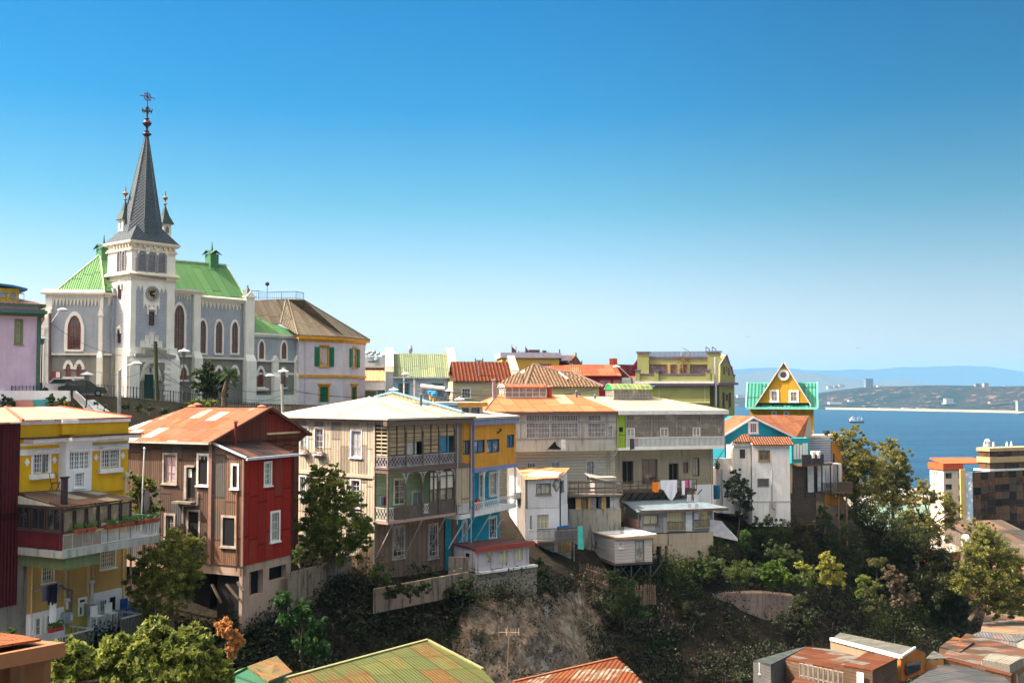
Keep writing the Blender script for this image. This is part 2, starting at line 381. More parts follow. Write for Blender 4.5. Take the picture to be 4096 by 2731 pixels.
def gwin(par,fr,rc,case=.22,mf=None,mp=None,mc=None,nx=3,ny=8,d=0,drop=0.0,name='window',sill=True,caseonly_top=False):
 """pointed window: casing with its moulding, glazing bars, pane as sub-part"""
 s0,s1,z0,z1=rc;m=MB(fr);o_=gothic(s0-case,s1+case,z0,z1+case*1.3,rise=(s1-s0+2*case)*.95);i_=gothic(s0,s1,z0,z1)
 if caseonly_top:
  zc=z1-(s1-s0)*1.1;k=[q for q in range(len(o_)) if o_[q][1]>zc];lo,hi=k[0],k[-1]
  o_=[(o_[lo][0],zc)]+o_[lo:hi+1]+[(o_[hi][0],zc)];i_=[(i_[lo][0],zc)]+i_[lo:hi+1]+[(i_[hi][0],zc)]
 for(a,b),(c,e) in zip(zip(o_,o_[1:]),zip(i_,i_[1:])):
  m.fext([a,b,e,c][::-1],d-.05,d+.16)
 if sill:m.fext([(s0-case*.8,z0-.22),(s1+case*.8,z0-.22),(s1+case*.8,z0),(s0-case*.8,z0)],d-.02,d+.24)
 o=m.build(name,mc or CREAM,par)
 b=MB(fr);o2=gothic(s0,s1,z0,z1);i2=gothic(s0,s1,z0,z1,inset=min(.12,(s1-s0)*.12))
 for(a,q),(c,e) in zip(zip(o2,o2[1:]),zip(i2,i2[1:])):b.fext([a,q,e,c][::-1],d,d+.07)
 w=s1-s0;zc=z1-w*.7
 for k in range(1,nx):x=s0+w*k/nx;top=z1-w*.95*(abs(2*k/nx-1))**1.5-w*.08;b.box(x-.022,x+.022,d+.012,d+.06,z0,top)
 for k in range(1,ny):
  y=z0+(z1-w*.5-z0)*k/ny;b.box(s0+.05,s1-.05,d+.012,d+.05,y-.015,y+.015)
 b.build('glazing_bars',mf or m_plain((.28,.07,.03),.5),o)
 p=MB(fr);p.poly(*[(x,d+.01,z) for x,z in gothic(s0,s1,z0,z1)]);p.build('pane',mp or m_glass((.045,.03,.032),(.14,.11,.12)),o)
 return o
def roofpoly(m,pts,th=.08,raw=True):
 return m.ext(pts,th,(0,0,-1),raw=raw)
def label_children(*a):pass
def rail(m,fr,s0,s1,d,z0,z1,n,r=.02,top=.035,posts=None):
 m.fr=fr;m.box(s0,s1,d-top,d+top,z1-top*2,z1);m.box(s0,s1,d-top*.8,d+top*.8,z0+.03,z0+.08)
 for k in range(n+1):
  x=s0+(s1-s0)*k/n;m.box(x-r,x+r,d-r,d+r,z0+.06,z1-.02)
 return m
# ================================================================== LAND, SEA, FAR SHORE
def vnoise(x,y,seed=0):
 """smooth value noise on numpy arrays"""
 xi=np.floor(x).astype(int);yi=np.floor(y).astype(int);fx=x-xi;fy=y-yi
 fx=fx*fx*(3-2*fx);fy=fy*fy*(3-2*fy)
 def h(a,b):
  n=(a*374761393+b*668265263+seed*974634777)&0x7fffffff
  n=(n^(n>>13))*1274126177&0x7fffffff
  return((n^(n>>16))&0xffff)/65535.0
 return(h(xi,yi)*(1-fx)+h(xi+1,yi)*fx)*(1-fy)+(h(xi,yi+1)*(1-fx)+h(xi+1,yi+1)*fx)*fy
def fbm(x,y,o=4,seed=0):
 s=0;a=.5
 for k in range(o):s=s+a*(vnoise(x*2**k,y*2**k,seed+k)-.5);a*=.5
 return s
def gridmesh(X,Y,Z):
 r,c=X.shape;v=np.stack([X,Y,Z],-1).reshape(-1,3).astype('f')
 i=np.arange(r*c).reshape(r,c);f=np.stack([i[:-1,:-1],i[:-1,1:],i[1:,1:],i[1:,:-1]],-1).reshape(-1,4)
 return v,f
def np_mesh(name,v,f,mat,parent=None,base=None,uv=False,smooth=False):
 if parent is not None:b=np.array(rootloc(parent),'f')
 else:b=np.array(base if base is not None else(0,0,0),'f')
 me=bpy.data.meshes.new(name);k=f.shape[1];me.vertices.add(len(v));me.vertices.foreach_set('co',(v-b).astype('f').ravel())
 me.loops.add(f.size);me.loops.foreach_set('vertex_index',f.astype('i').ravel())
 me.polygons.add(len(f));me.polygons.foreach_set('loop_start',(np.arange(len(f))*k).astype('i'));me.polygons.foreach_set('loop_total',np.full(len(f),k,'i'))
 me.update(calc_edges=True)
 if uv:autouv(me,me.uv_layers.new(name='uv'))
 if smooth:me.polygons.foreach_set('use_smooth',[True]*len(f))
 me.materials.append(mat);o=bpy.data.objects.new(name,me);COL.objects.link(o)
 if parent is not None:o.parent=parent
 else:o.location=tuple(float(x) for x in b)
 return o
SEA=-90.0
# hillside control columns: photo column -> (distance, height) from the far plateau to the valley below the camera
COLS={-900:[(300,-60),(170,-2),(112,-1.2),(104,-6),(62,-12),(55,-14),(48,-19),(42,-27),(30,-29),(5,-30),(-60,-30)],100:[(300,-60),(170,-1.5),(112,-1.2),(104,-7),(60,-12.6),(53,-14),(48,-19),(43,-27),(30,-29),(5,-30),(-60,-30)],500:[(300,-60),(180,-1.5),(112,-1.2),(103,-7),(66,-12.6),(57,-14),(52,-19),(47,-27),(30,-29),(5,-30),(-60,-30)],850:[(300,-60),(180,-1.5),(113,-1.3),(106,-6),(69,-12.8),(62.5,-14.6),(58,-19),(53,-27),(30,-29),(5,-30),(-60,-30)],1180:[(300,-60),(190,-1.8),(122,-1.6),(112,-5),(75,-11.8),(69,-13.2),(63,-19),(57,-27),(30,-29),(5,-30),(-60,-30)],1500:[(300,-60),(200,-2.2),(130,-2),(118,-5),(80,-12.6),(73,-13.8),(66,-19),(60,-27),(32,-29),(5,-30),(-60,-30)],1850:[(300,-60),(200,-2.6),(132,-2.4),(118,-6),(84,-13.6),(76.5,-15.2),(69,-21),(62,-28),(34,-29),(5,-30),(-60,-30)],2110:[(300,-60),(200,-3),(134,-3),(120,-9),(92,-14.6),(81,-16.2),(72,-23),(64,-28.5),(36,-29),(5,-30),(-60,-30)],2350:[(300,-60),(200,-3.4),(136,-3.4),(122,-11),(103,-15.5),(96,-17.2),(84,-23),(73,-28.5),(36,-29),(5,-30),(-60,-30)],2700:[(300,-60),(200,-4),(140,-4.2),(124,-11),(109,-16.3),(104,-18),(96,-23),(82,-27.5),(38,-29),(5,-30),(-60,-30)],3000:[(300,-70),(215,-16),(165,-10),(136,-12),(121,-14.6),(112,-19),(102,-24),(88,-27.5),(40,-29),(5,-30),(-60,-30)],3300:[(300,-75),(215,-30),(175,-14),(140,-15),(127,-17),(118,-21),(107,-25.5),(92,-28),(40,-29),(5,-30),(-60,-30)],3600:[(300,-80),(225,-45),(175,-30),(152,-22),(138,-23),(126,-25.5),(113,-28),(98,-29),(42,-30),(5,-30),(-60,-30)],4000:[(320,-84),(240,-56),(200,-44),(170,-36),(150,-32.5),(138,-31),(122,-30.5),(104,-30),(45,-30),(5,-30),(-60,-30)],4900:[(340,-86),(250,-62),(210,-52),(175,-42),(152,-36),(138,-33),(122,-31),(104,-30),(45,-30),(5,-30),(-60,-30)]}
_cx=sorted(COLS);_ctl=np.array([[COLS[c][k] for k in range(11)] for c in _cx],float)
def hill_pt(px,r):
 """px, r arrays (r = fractional row 0..10) -> x, D, z before roughness"""
 out=[]
 r=np.clip(r,0,9.9999);k=np.floor(r).astype(int);f=r-k
 for j in range(2):
  a=np.empty_like(px,float);b=np.empty_like(px,float)
  for q in range(10):
   m=k==q
   if m.any():
    a[m]=np.interp(px[m],_cx,_ctl[:,q,j]);b[m]=np.interp(px[m],_cx,_ctl[:,q+1,j])
  out.append(a*(1-f)+b*f)
 D,z=out
 x=(px-2048)/FP*np.maximum(D,22)
 return x,D,z
def hill_surface(px,r):
 x,D,z=hill_pt(px,r)
 w=np.clip((r-4.3)/.7,0,1)*np.clip((8-r)/.6,0,1)
 nz=fbm(x*.12,D*.12+z*.2,4,3)*3.2*w+fbm(x*.5,z*.6,3,9)*.9*w
 D2=D-nz*.8;z2=z+nz*.5
 return x,D2,z2
_px=np.linspace(-900,4900,260);_r=np.concatenate([np.linspace(0,4,17),np.linspace(4.1,8,60),np.linspace(8.3,10,8)])
PX,RR=np.meshgrid(_px,_r);X,Y,Z=hill_surface(PX.ravel(),RR.ravel())
v,f=gridmesh(X.reshape(PX.shape),Y.reshape(PX.shape),Z.reshape(PX.shape))
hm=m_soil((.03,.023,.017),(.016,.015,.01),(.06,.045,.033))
setp(np_mesh('hillside',v,f,hm,smooth=True),kind='structure')
# flat city ground and the bay
m=MB();m.poly((-9000,3000,-89.2),(9000,3000,-89.2),(9000,-935,-89.2),(-9000,-935,-89.2));m.build('ground',m_soil((.16,.14,.12),(.11,.1,.09),(.22,.2,.17),.02),kind='structure')
def water_mat():
 n=NT('sea_water');p=n.pos();x=n.noise(p,.03,6,.62);y=n.noise(p,.16,4,.6);s_=n.n_('SeparateXYZ');n.i(s_,0,p);z=n.noise(n.comb(n.math('MULTIPLY',s_.outputs[0],.0015),n.math('MULTIPLY',s_.outputs[1],.009)),1.0,5,.6)
 n.bump(n.math('ADD',n.math('MULTIPLY',x,2.2),n.math('MULTIPLY',y,.6)),2.2,1.0)
 c=n.mix(n.rng(z,.35,.65),(.002,.024,.062),(.006,.044,.10));return n.fin(c,.32,0,.12)
m=MB();m.poly((-9000,-925,SEA),(9000,-925,SEA),(9000,-9000,SEA),(-9000,-9000,SEA));m.build('sea',water_mat(),kind='structure')
# far shore: beach strip and hills across the bay
def shore_D(px):return np.interp(px,[-2500,2500,2900,3320,4096,5200],[8000,7500,6400,5480,4500,4100])
def far_mat():
 n=NT('far_hills');p=n.pos();x=n.noise(p,.004,6,.66);y=n.noise(p,.02,5,.7);c=n.mix(n.rng(x,.42,.6),(.008,.014,.012),(.02,.02,.015));c=n.mix(n.math('MULTIPLY',n.rng(y,.56,.66),.6),c,(.24,.13,.085))
 return n.fin(c,.95,0,.1)
_px=np.linspace(-1500,5000,420);rows=[]
crest=lambda p:np.interp(p,[-1500,2500,2930,3150,3300,3380,3450,3600,3800,4000,4300,5000],[100,100,60,70,88,108,118,124,128,118,120,110])
for k,(fd,fz) in enumerate([(0,-.02),(18,0),(60,.03),(160,.10),(300,.3),(430,.55),(560,.8),(690,.96),(850,1.0),(1200,1.0),(1700,.85),(2600,.3)]):
 D=shore_D(_px)+fd;h=crest(_px)*fz;x=(_px-2048)/FP*D
 w=min(1,fz*1.5)*(1 if fz<.9 else.25)
 h=h+fbm(x*.004,D*.004+k*.7,5,5)*52*w;D=D+fbm(x*.006,k*1.3+D*0,4,8)*230*min(1,fz*3)
 rows.append((x,D,SEA+h+(1.2 if k else-1)))
X=np.array([r[0] for r in rows]);Y=np.array([r[1] for r in rows]);Z=np.array([r[2] for r in rows])
v,f=gridmesh(X,Y,Z);setp(np_mesh('far_shore_hills',v,f,far_mat(),smooth=True),kind='structure')
bx_=np.linspace(3300,5000,80);D0=shore_D(bx_)
v,f=gridmesh(np.array([(bx_-2048)/FP*(D0-22),(bx_-2048)/FP*(D0+46)]),np.array([D0-22,D0+46]),np.array([D0*0+SEA+.3,D0*0+SEA+9.5]))
setp(np_mesh('far_beach',v,f,m_plain((.32,.25,.17),.9)),kind='structure')
def ridge(name,D,tops,col,seed,amp):
 p=np.linspace(tops[0][0],tops[-1][0],500);t=np.interp(p,[a for a,b in tops],[b for a,b in tops])
 z=(HOR-t)/FP*D+fbm(p*.012,p*0,5,seed)*amp;x=(p-2048)/FP*D;rr=[(D,1.0),(D-300,.8),(D-700,.5),(D-1300,.2),(D-2200,0)]
 Z=np.array([SEA+(z-SEA)*h+fbm(x*.0015,x*0+d*.002,4,seed+2)*amp*1.6*(1-h)*h*4 for d,h in rr]);X=np.array([x]*5);Y=np.array([np.full_like(x,d) for d,h in rr])
 v,f=gridmesh(X,Y,Z);setp(np_mesh(name,v,f,m_plain(col,.95,0,.3,.1),smooth=True),kind='structure')
ridge('distant_hills',11500,[(-1500,1560),(2500,1530),(2900,1502),(3010,1488),(3090,1480),(3160,1492),(3260,1490),(3300,1500),(3400,1512),(3480,1526),(3560,1520),(3640,1523),(3700,1538),(3900,1556),(5200,1560)],(.08,.1,.12),21,26)
ridge('distant_mountains',24000,[(-1500,1540),(2700,1500),(2950,1478),(3100,1470),(3250,1480),(3480,1478),(3600,1468),(3850,1462),(3950,1466),(4096,1485),(5200,1510)],(.03,.035,.05),33,60)
# buildings on the far shore
def far_block(px,py0,py1,wpx,D,col,label,cat='building',group=None,wins=0,dep=None):
 fr=frp(px,D,88);s1=wpx/FP*D;z1=(HOR-py0)/FP*D;z0=(HOR-py1)/FP*D
 t=thing('apartment_block' if wins else 'low_building',label,cat,fr.W(s1/2,-5,z0),group)
 m=MB(fr);m.box(0,s1,-(dep or s1*.7),0,z0,z1);m.build('wall',m_plain(col,.8),t)
 if wins:
  w=MB(fr);nf=max(2,int((z1-z0)/3.4))
  for k in range(nf):z=z0+(z1-z0)*(k+.3)/nf;w.box(s1*.04,s1*.96,0,.3,z,z+(z1-z0)/nf*.45)
  w.build('window_band',m_glass((.1,.12,.15),(.3,.34,.4)),t)
 r=MB(fr);r.box(-1,s1+1,-(dep or s1*.7)-1,1,z1+.02,z1+.02+max(1.0,(z1-z0)*.05));r.build('roof',m_plain(sc3(col,.8),.8),t)
 return t
far_block(3463.5,1516,1549,30,6300,(.16,.2,.27),'tall dark blue office tower on the hill crest across the bay','tower',wins=9)
far_block(3937,1532,1548,19,5400,(.45,.38,.36),'pale pinkish tower block on the far hill crest near the right edge',wins=5)
far_block(3903,1535,1547,21,5450,(.35,.24,.22),'reddish low block on the far hill crest beside the pinkish tower',wins=3)
far_block(3783,1595,1614,30,5060,(.75,.75,.75),'white block of flats standing alone low on the far hillside',wins=4)
far_block(4070,1604,1645,26,4480,(.30,.30,.30),'grey high block at the beach by the right edge',wins=8)
for k,(px,py0,py1,w,c,lab) in enumerate([(3312,1545,1556,22,(.5,.45,.42),'leftmost pale terrace of flats on the far crest'),(3338,1543,1554,16,(.45,.38,.36),'second pale block on the far crest left of the blue tower'),(3358,1540,1552,22,(.5,.46,.45),'wider pale block on the far crest left of the blue tower'),(3512,1543,1548,26,(.7,.65,.6),'long low white shed on the crest right of the blue tower'),(4020,1544,1551,30,(.7,.7,.7),'row of white tanks on the far crest by the right edge'),(3316,1608,1616,52,(.7,.62,.55),'long cream hall by the far shore left of the beach'),(3395,1600,1606,22,(.7,.6,.55),'stepped cream building above the left end of the beach'),(3520,1630,1636,60,(.4,.33,.3),'long brownish roofs just behind the beach'),(3612,1631,1637,30,(.7,.7,.68),'short white building just behind the middle of the beach'),(3672,1633,1639,66,(.72,.7,.66),'long white building just behind the beach'),(3960,1606,1614,90,(.35,.25,.2),'long brown terraced building below the far red scars'),(3775,1612,1615,50,(.6,.6,.6),'low wings at the foot of the white flats')]):
 Dk=6200 if py1<1560 else(float(shore_D(px))+(200 if py1<1620 else 70))
 far_block(px,py0,py1,w,Dk,c,lab,dep=25)
far_block(2946,1618,1628,40,6500,(.6,.5,.45),'pale settlement building seen between the green house and the yellow gable',dep=40)
far_block(2950,1580,1590,34,6900,(.6,.52,.48),'pale building higher up behind the green house edge',dep=40)
# cargo ship
def ship():
 D=90*FP/((1350+893/2.614)-HOR);D=-SEA*FP/(1350+893/2.614-HOR);fr=frp(3296+250/2.614,D,88);k=D/FP;L=62*k
 t=thing('cargo_ship','small cargo ship with dark hull and white cranes lying on the bay','ship',fr.W(L/2,0,SEA));z=SEA
 m=MB(fr);prof=[(0.0,.9,7.4),(.06,3.4,6.6),(.2,4.6,5.8),(.8,4.6,6.2),(.93,4.0,7.6),(1.0,2.6,8.2)]
 for(a,wa,ha),(b,wb,hb) in zip(prof,prof[1:]):
  m.hexa([(a*L+(2 if a==0 else 0),wa*.7,z-.5),(b*L,wb*.7,z-.5),(b*L,-wb*.7,z-.5),(a*L+(2 if a==0 else 0),-wa*.7,z-.5),(a*L,wa,z+ha),(b*L,wb,z+hb),(b*L,-wb,z+hb),(a*L,-wa,z+ha)])
 m.build('hull',m_plain((.03,.045,.10),.5),t)
 m=MB(fr);m.box(.01*L+2,.12*L,-2.4,3.2,z-.4,z+.9);m.build('bow_bulb',m_plain((.45,.1,.07),.5),t)
 s=MB(fr);s.box(.1*L,.42*L,-3.8,3.8,z+6.2,z+11);s.box(.17*L,.38*L,-3.2,3.2,z+11,z+14);s.box(.2*L,.36*L,-3.4,3.4,z+14,z+16.8);s.build('superstructure',WHITE,t)
 s=MB(fr);s.box(.205*L,.355*L,3.4,3.5,z+15,z+16.2);s.box(.12*L,.4*L,3.8,3.9,z+8.4,z+9.2);s.build('window_band',GLASS,t)
 s=MB(fr)
 for a in(.6,.87):s.bar((a*L,3,z+6),(a*L,3,z+17),.5);s.bar((a*L,-3,z+6),(a*L,-3,z+17),.5)
 s.bar((.42*L,0,z+16.4),(.9*L,0,z+16.4),.5);s.bar((.03*L,0,z+17),(.1*L,0,z+8),.4);s.bar((.7*L,0,z+12),(.86*L,0,z+9),.4);s.build('crane',WHITEW,t)
 s=MB(fr);s.bar((.3*L,0,z+16.8),(.3*L,0,z+22),.25);s.bar((.25*L,0,z+19),(.35*L,0,z+19),.2);s.box(.26*L,.34*L,-.6,.6,z+18,z+18.8);s.bar((.72*L,0,z+16),(.72*L,0,z+21),.2);s.build('mast',WHITEW,t)
ship()
# birds far off
for px,py,D,lab in[(3433,1391,260,'small dark bird gliding over the bay right of the yellow gable'),(2990,1347,300,'tiny bird high above the green house'),(2196,875,300,'tiny bird in the middle of the sky'),(1128,707,300,'tiny bird right of the spire')]:
 c=P(px,py,D);m=MB(Fr((c[0],c[1]),90));z=c[2];w=.55
 m.ext([(-w,0,z+.18),(-.15,.1,z+.04),(0,0,z+.02),(-.15,-.1,z+.04)],.03);m.ext([(w,0,z+.1),(.15,-.1,z+.04),(0,0,z+.02),(.15,.1,z+.04)],.03);m.lathe((0,0,z-.05),[(.02,0),(.08,.04),(.02,.1)],6)
 m.build('bird',DARKM,None,lab,'bird','birds in the sky')
# ================================================================== CHURCH
GREYB=m_plaster((.39,.41,.45),.15,(.16,.17,.2),.42,.45);GREYP=m_plaster((.37,.39,.43),.2,(.17,.18,.2));DADO=m_plaster((.25,.235,.2),.25,(.12,.11,.1))
GREENR=m_corr((.105,.25,.095),.25,1.2,6.0,.14,.12,(.2,.25,.12),None,.2,.45,.12)
CWHITE=m_plaster((.84,.8,.72),.26,(.55,.53,.48));SLATE=m_scale((.045,.06,.075),.42);RED_D=m_plain((.26,.06,.02),.5)
def scallops(m,fr,s0,s1,zt,zb,n,d,depth=.12,tip=.0):
 """row of small hanging pointed arches"""
 w=(s1-s0)/n
 for k in range(n+1):
  c=s0+k*w;a=w*.24;lo=max(s0,c-a);hi=min(s1,c+a)
  m.fext([(max(s0,c-w*.06),zb),(min(s1,c+w*.06),zb),(hi,zb+(zt-zb)*.38),(min(s1,c+w*.47),zb+(zt-zb)*.72),(min(s1,c+w*.5),zt),(max(s0,c-w*.5),zt),(max(s0,c-w*.47),zb+(zt-zb)*.72),(lo,zb+(zt-zb)*.38)],d,d+depth)
def church():
 T=frp(516,120,40)
 L=T.left()
 wt=T.s(696,1400);dl=-L.s(455,1400)
 zg=-1.6
 base=T.W(wt/2,-dl/2,zg)
 C=thing('church','pale grey and cream church with green metal roof and slate spire','church',base)
 def zT(y,Z=ZB,x=1350):return T.z(*Z(x,y))
 z_top=T.z(*ZA(1087,1460));z_cor=T.z(*ZA(1087,1378));z_bel=zT(250);z_mid=zT(1040);z_led=zT(1110)
 nb=-dl
# ---- tower shaft
 m=MB(T);m.box(0,wt,-5.2,0,zg-3,z_cor-.1);m.build('tower_wall',CWHITE,C)
# tower cornices
 m=MB(T)
 def ring(m,z0,z1,o):m.box(-o,wt+o,-5.2-o,o,z0,z1)
 ring(m,z_cor-.25,z_cor,.42);ring(m,z_cor-.4,z_cor-.252,.3);ring(m,zT(0,ZA,1087)*0+z_top+.15,z_top+.3,.12);ring(m,z_top,z_top+.14,.2)
 nd=9
 for k in range(nd):
  s=.25+(wt-.5)*k/(nd-1);m.box(s-.1,s+.1,0,.26,z_cor-.75,z_cor-.42)
 for k in range(6):
  d=-.25-(dl-.3)*k/5;m.box(-.26,0,d-.1,d+.1,z_cor-.75,z_cor-.42)
 ring(m,z_bel-.02,z_bel+.12,.5);m.hexa([(-.5,.5,z_bel+.12),(wt+.5,.5,z_bel+.12),(wt+.5,-5.7,z_bel+.12),(-.5,-5.7,z_bel+.12),(-.02,.02,z_bel+.45),(wt+.02,.02,z_bel+.45),(wt+.02,-5.2,z_bel+.45),(-.02,-5.2,z_bel+.45)]);ring(m,z_bel-.55,z_bel-.38,.12)
 m.build('cornice',m_plaster((.7,.63,.5),.2,(.4,.36,.3)),C)
# belfry openings: three on the front, two on the left
 def zr(y):return T.z(*ZZ(640,y))
 for(x0,x1) in((600,712),(760,862),(915,1020)):
  rc=T.rc(ZZ,x0,300+(x0-600)*.085,x1,600+(x0-600)*.07)
  m=MB(T);o=gothic(rc[0]-.14,rc[1]+.14,rc[2],rc[3]+.18);i=gothic(*rc)
  for(a,b),(c,e) in zip(zip(o,o[1:]),zip(i,i[1:])):m.fext([a,b,e,c][::-1],0,.16)
  m.box(rc[0]-.28,rc[0]-.12,0,.2,rc[2]-.5,rc[2]+(rc[3]-rc[2])*.62);w=m.build('louvre_window',m_plain((.27,.28,.31),.7),C)
  p=MB(T);p.poly(*[(x,.015,z) for x,z in i]);zz=rc[2]
  while zz<rc[3]-.35:p.hexa([(rc[0]+.03,.12,zz),(rc[1]-.03,.12,zz),(rc[1]-.03,.02,zz+.1),(rc[0]+.03,.02,zz+.1),(rc[0]+.03,.12,zz+.04),(rc[1]-.03,.12,zz+.04),(rc[1]-.03,.02,zz+.14),(rc[0]+.03,.02,zz+.14)]);zz+=.2
  p.build('louvre',m_plain((.16,.14,.15),.8),w)
 m=MB(T);a=T.rc(ZZ,585,258,1058,300);m.fext([(a[0],a[2]-3.0),(a[1],a[2]-3.3),(a[1],a[3]-.3),(a[0],a[3])],0,.05);m.build('belfry_recess',GREYP,C)
 m=MB(T)
 for x in(742,900):s,z=T.st(*ZZ(x,300+(x-742)*.09));m.fext([(s-.1,z-.35),(s+.1,z-.35),(s+.24,z-.05),(s+.24,z+.45),(s-.24,z+.45),(s-.24,z-.05)][::-1],.051,.2)
 for x,sg in((590,1),(1050,-1)):s,z=T.st(*ZZ(x,300+(x-590)*.07));m.fext([(s,z-.3),(s+.16*sg,z-.1),(s+.3*sg,z+.5),(s,z+.5)][::-sg],.051,.19)
 m.build('corbel',CWHITE,C)
 for(x0,x1) in((290,330),(365,408)):
  rc=L.rc(ZZ,x0,310-(x0-290)*.1,x1,620-(x0-290)*.25)
  m=MB(L);o=gothic(rc[0]-.12,rc[1]+.12,rc[2],rc[3]+.18);i=gothic(*rc)
  for(a,b),(c,e) in zip(zip(o,o[1:]),zip(i,i[1:])):m.fext([a,b,e,c][::-1],0,.16)
  w=m.build('louvre_window',m_plain((.27,.28,.31),.7),C);p=MB(L);p.poly(*[(x,.015,z) for x,z in i]);zz=rc[2]
  while zz<rc[3]-.35:p.box(rc[0]+.03,rc[1]-.03,.02,.1,zz,zz+.07);zz+=.2
  p.build('louvre',m_plain((.22,.2,.2),.8),w)
# grey panels on the shaft with scalloped tops
 pr=T.rc(ZB,1420,365,1740,1015);m=MB(T);m.box(pr[0],pr[1],0,.05,pr[2],pr[3]-.12);m.build('front_panel',GREYB,C)
 lr=L.rc(ZB,1210,365,1300,1010);m=MB(L);m.box(lr[0],lr[1],0,.05,lr[2],lr[3]);m.build('side_panel',GREYB,C)
 c0=T.rc(ZB,1498,360,1665,555);m=MB(T);m.box(c0[0],c0[1],.05,.12,c0[2],c0[3]+.1);scallops(m,T,c0[0],c0[1],c0[2],c0[2]-.62,4,.05,.07)
 scallops(m,T,pr[0],c0[0],pr[3]+.05,pr[3]-.75,2,.05,.07);scallops(m,T,c0[1],pr[1],pr[3]-.05,pr[3]-.85,2,.05,.07)
 b=T.rc(ZB,1465,910,1690,1010);w5=(b[1]-b[0])/5;m.box(b[0],b[1],.05,.2,b[2]-.1,b[2]+.25)
 for k,h in((0,.3),(1.05,1.0),(2.05,1.35),(3.15,.95),(4.05,.3)):m.box(b[0]+k*w5,b[0]+(k+.9)*w5,.05,.2,b[2]+.25,b[2]+.3+h*.9);m.box(b[0]+k*w5-.04,b[0]+(k+.9)*w5+.04,.05,.27,b[2]+.302+h*.9,b[2]+.4+h*.9)
 m.build('stepped_moulding',CWHITE,C)
# clock
 cs,cz=T.st(*ZB(1585,457));rr=.62/1.0*(T.s(*ZB(1660,457))-T.s(*ZB(1511,457)))/2/.62*.97
 def disc(m,r0,r1,d0,d1,n=28):
  for k in range(n):
   a,b=2*math.pi*k/n,2*math.pi*(k+1)/n
   q=[(cs+r1*math.cos(a),cz+r1*math.sin(a)),(cs+r1*math.cos(b),cz+r1*math.sin(b)),(cs+r0*math.cos(b),cz+r0*math.sin(b)),(cs+r0*math.cos(a),cz+r0*math.sin(a))]
   m.fext(q[::-1],d0,d1)
 m=MB(T);disc(m,rr*.74,rr,.12,.26);ck=m.build('clock',m_plain((.3,.33,.38),.6),C)
 m=MB(T);disc(m,0.01,rr*.73,.12,.16);m.build('clock_face',m_plain((.035,.025,.02),.5),ck)
 m=MB(T);num=[(3,'XII'),(2,'I'),(1,'II'),(0,'III'),(-1,'IV'),(-2,'V'),(-3,'VI'),(-4,'VII'),(-5,'VIII'),(6,'IX'),(5,'X'),(4,'XI')]
 def stroke(p,q,r=.034):m.bar((p[0],.175,p[1]),(q[0],.175,q[1]),r)
 for k,t in num:
  a=k*math.pi/6;ca,sa=math.cos(a),math.sin(a);x=-(len(t)-1)*.05
  def loc(u,v):return(cs+ca*(rr*.56+v)+sa*u,cz+sa*(rr*.56+v)-ca*u)
  for ch in t:
   if ch=='I':stroke(loc(x,-.13),loc(x,.13))
   elif ch=='V':stroke(loc(x-.035,.1),loc(x,-.1));stroke(loc(x+.035,.1),loc(x,-.1))
   else:stroke(loc(x-.035,.1),loc(x+.035,-.1));stroke(loc(x+.035,.1),loc(x-.035,-.1))
   x+=.1
 m.build('numerals',m_plain((.6,.45,.2),.4),ck)
 m=MB(T)
 for a,l in((R(10),rr*.55),(R(-7),rr*.4)):m.bar((cs,.2,cz),(cs+l*math.cos(a),.2,cz+l*math.sin(a)),.05)
 m.build('clock_hand',m_plain((.7,.5,.15),.4),ck)
# narrow slit windows with hoods
 for fr,x0,y0,x1,y1 in((T,1560,652,1600,783),(L,1248,390,1268,505),(L,1243,850,1264,968)):
  rc=fr.rc(ZB,x0,y0,x1,y1);win(C,fr,rc,2,3,m_plain((.1,.035,.03),.6),m_glass((.04,.03,.035),(.15,.12,.12)),case=.06,rec=.0,proud=.1,d=.05,name='window',sill=False)
  m=MB(fr);a=.32 if fr is T else.25;m.box(rc[0]-a,rc[1]+a,.05,.24,rc[3]+.3,rc[3]+.5);m.box(rc[0]-a,rc[0]-a+.14,.05,.22,rc[3]-.25,rc[3]+.3);m.box(rc[1]+a-.14,rc[1]+a,.05,.22,rc[3]-.25,rc[3]+.3);m.fext([(rc[0]-.1,rc[3]+.5),(rc[1]+.1,rc[3]+.5),((rc[0]+rc[1])/2,rc[3]+.72)],.05,.2);m.build('window_hood',CWHITE,C)
# portal storey: projecting block, quoins, pointed arch, door
 pz=T.z(*ZY(330,500));pb=zg-2.5
 m=MB(T);m.box(T.s(*ZY(115,600)),T.s(*ZY(520,600)),0,.55,pb,T.z(*ZY(120,480))-.2);m.build('portal_wall',CWHITE,C)
 m=MB(T);m.box(T.s(*ZY(200,600),.55),T.s(*ZY(445,600),.55),.55,.58,pb,T.z(*ZY(300,545),.55));m.build('portal_panel',DADO,C)
 m=MB(T)
 s0,s1=T.s(*ZY(172,600)),T.s(*ZY(505,600));za,zb_=T.z(*ZY(200,490)),T.z(*ZY(300,466))
 m.fext([(s0,za-.12),(s1,za-.2),(s1,za+.1),(s0+(s1-s0)*.76,zb_-.1),(s0+(s1-s0)*.76,zb_+.3),(s0+(s1-s0)*.24,zb_+.35),(s0+(s1-s0)*.22,za+.18),(s0,za+.18)],.2,.85)
 m.build('portal_hood',m_plaster((.32,.31,.27),.3,(.2,.18,.15)),C)
 m=MB(T);y=za-.6
 for k in range(8):
  z1=za-.5-k*.62;big=k%2==0
  for sa,sg in((T.s(*ZY(178,600),.55),1),(T.s(*ZY(495,600),.55),-1)):x=sa+sg*(.95 if big else.6);m.box(min(sa,x),max(sa,x),.55,.66,z1-.36,z1)
 m.build('quoins',CWHITE,C)
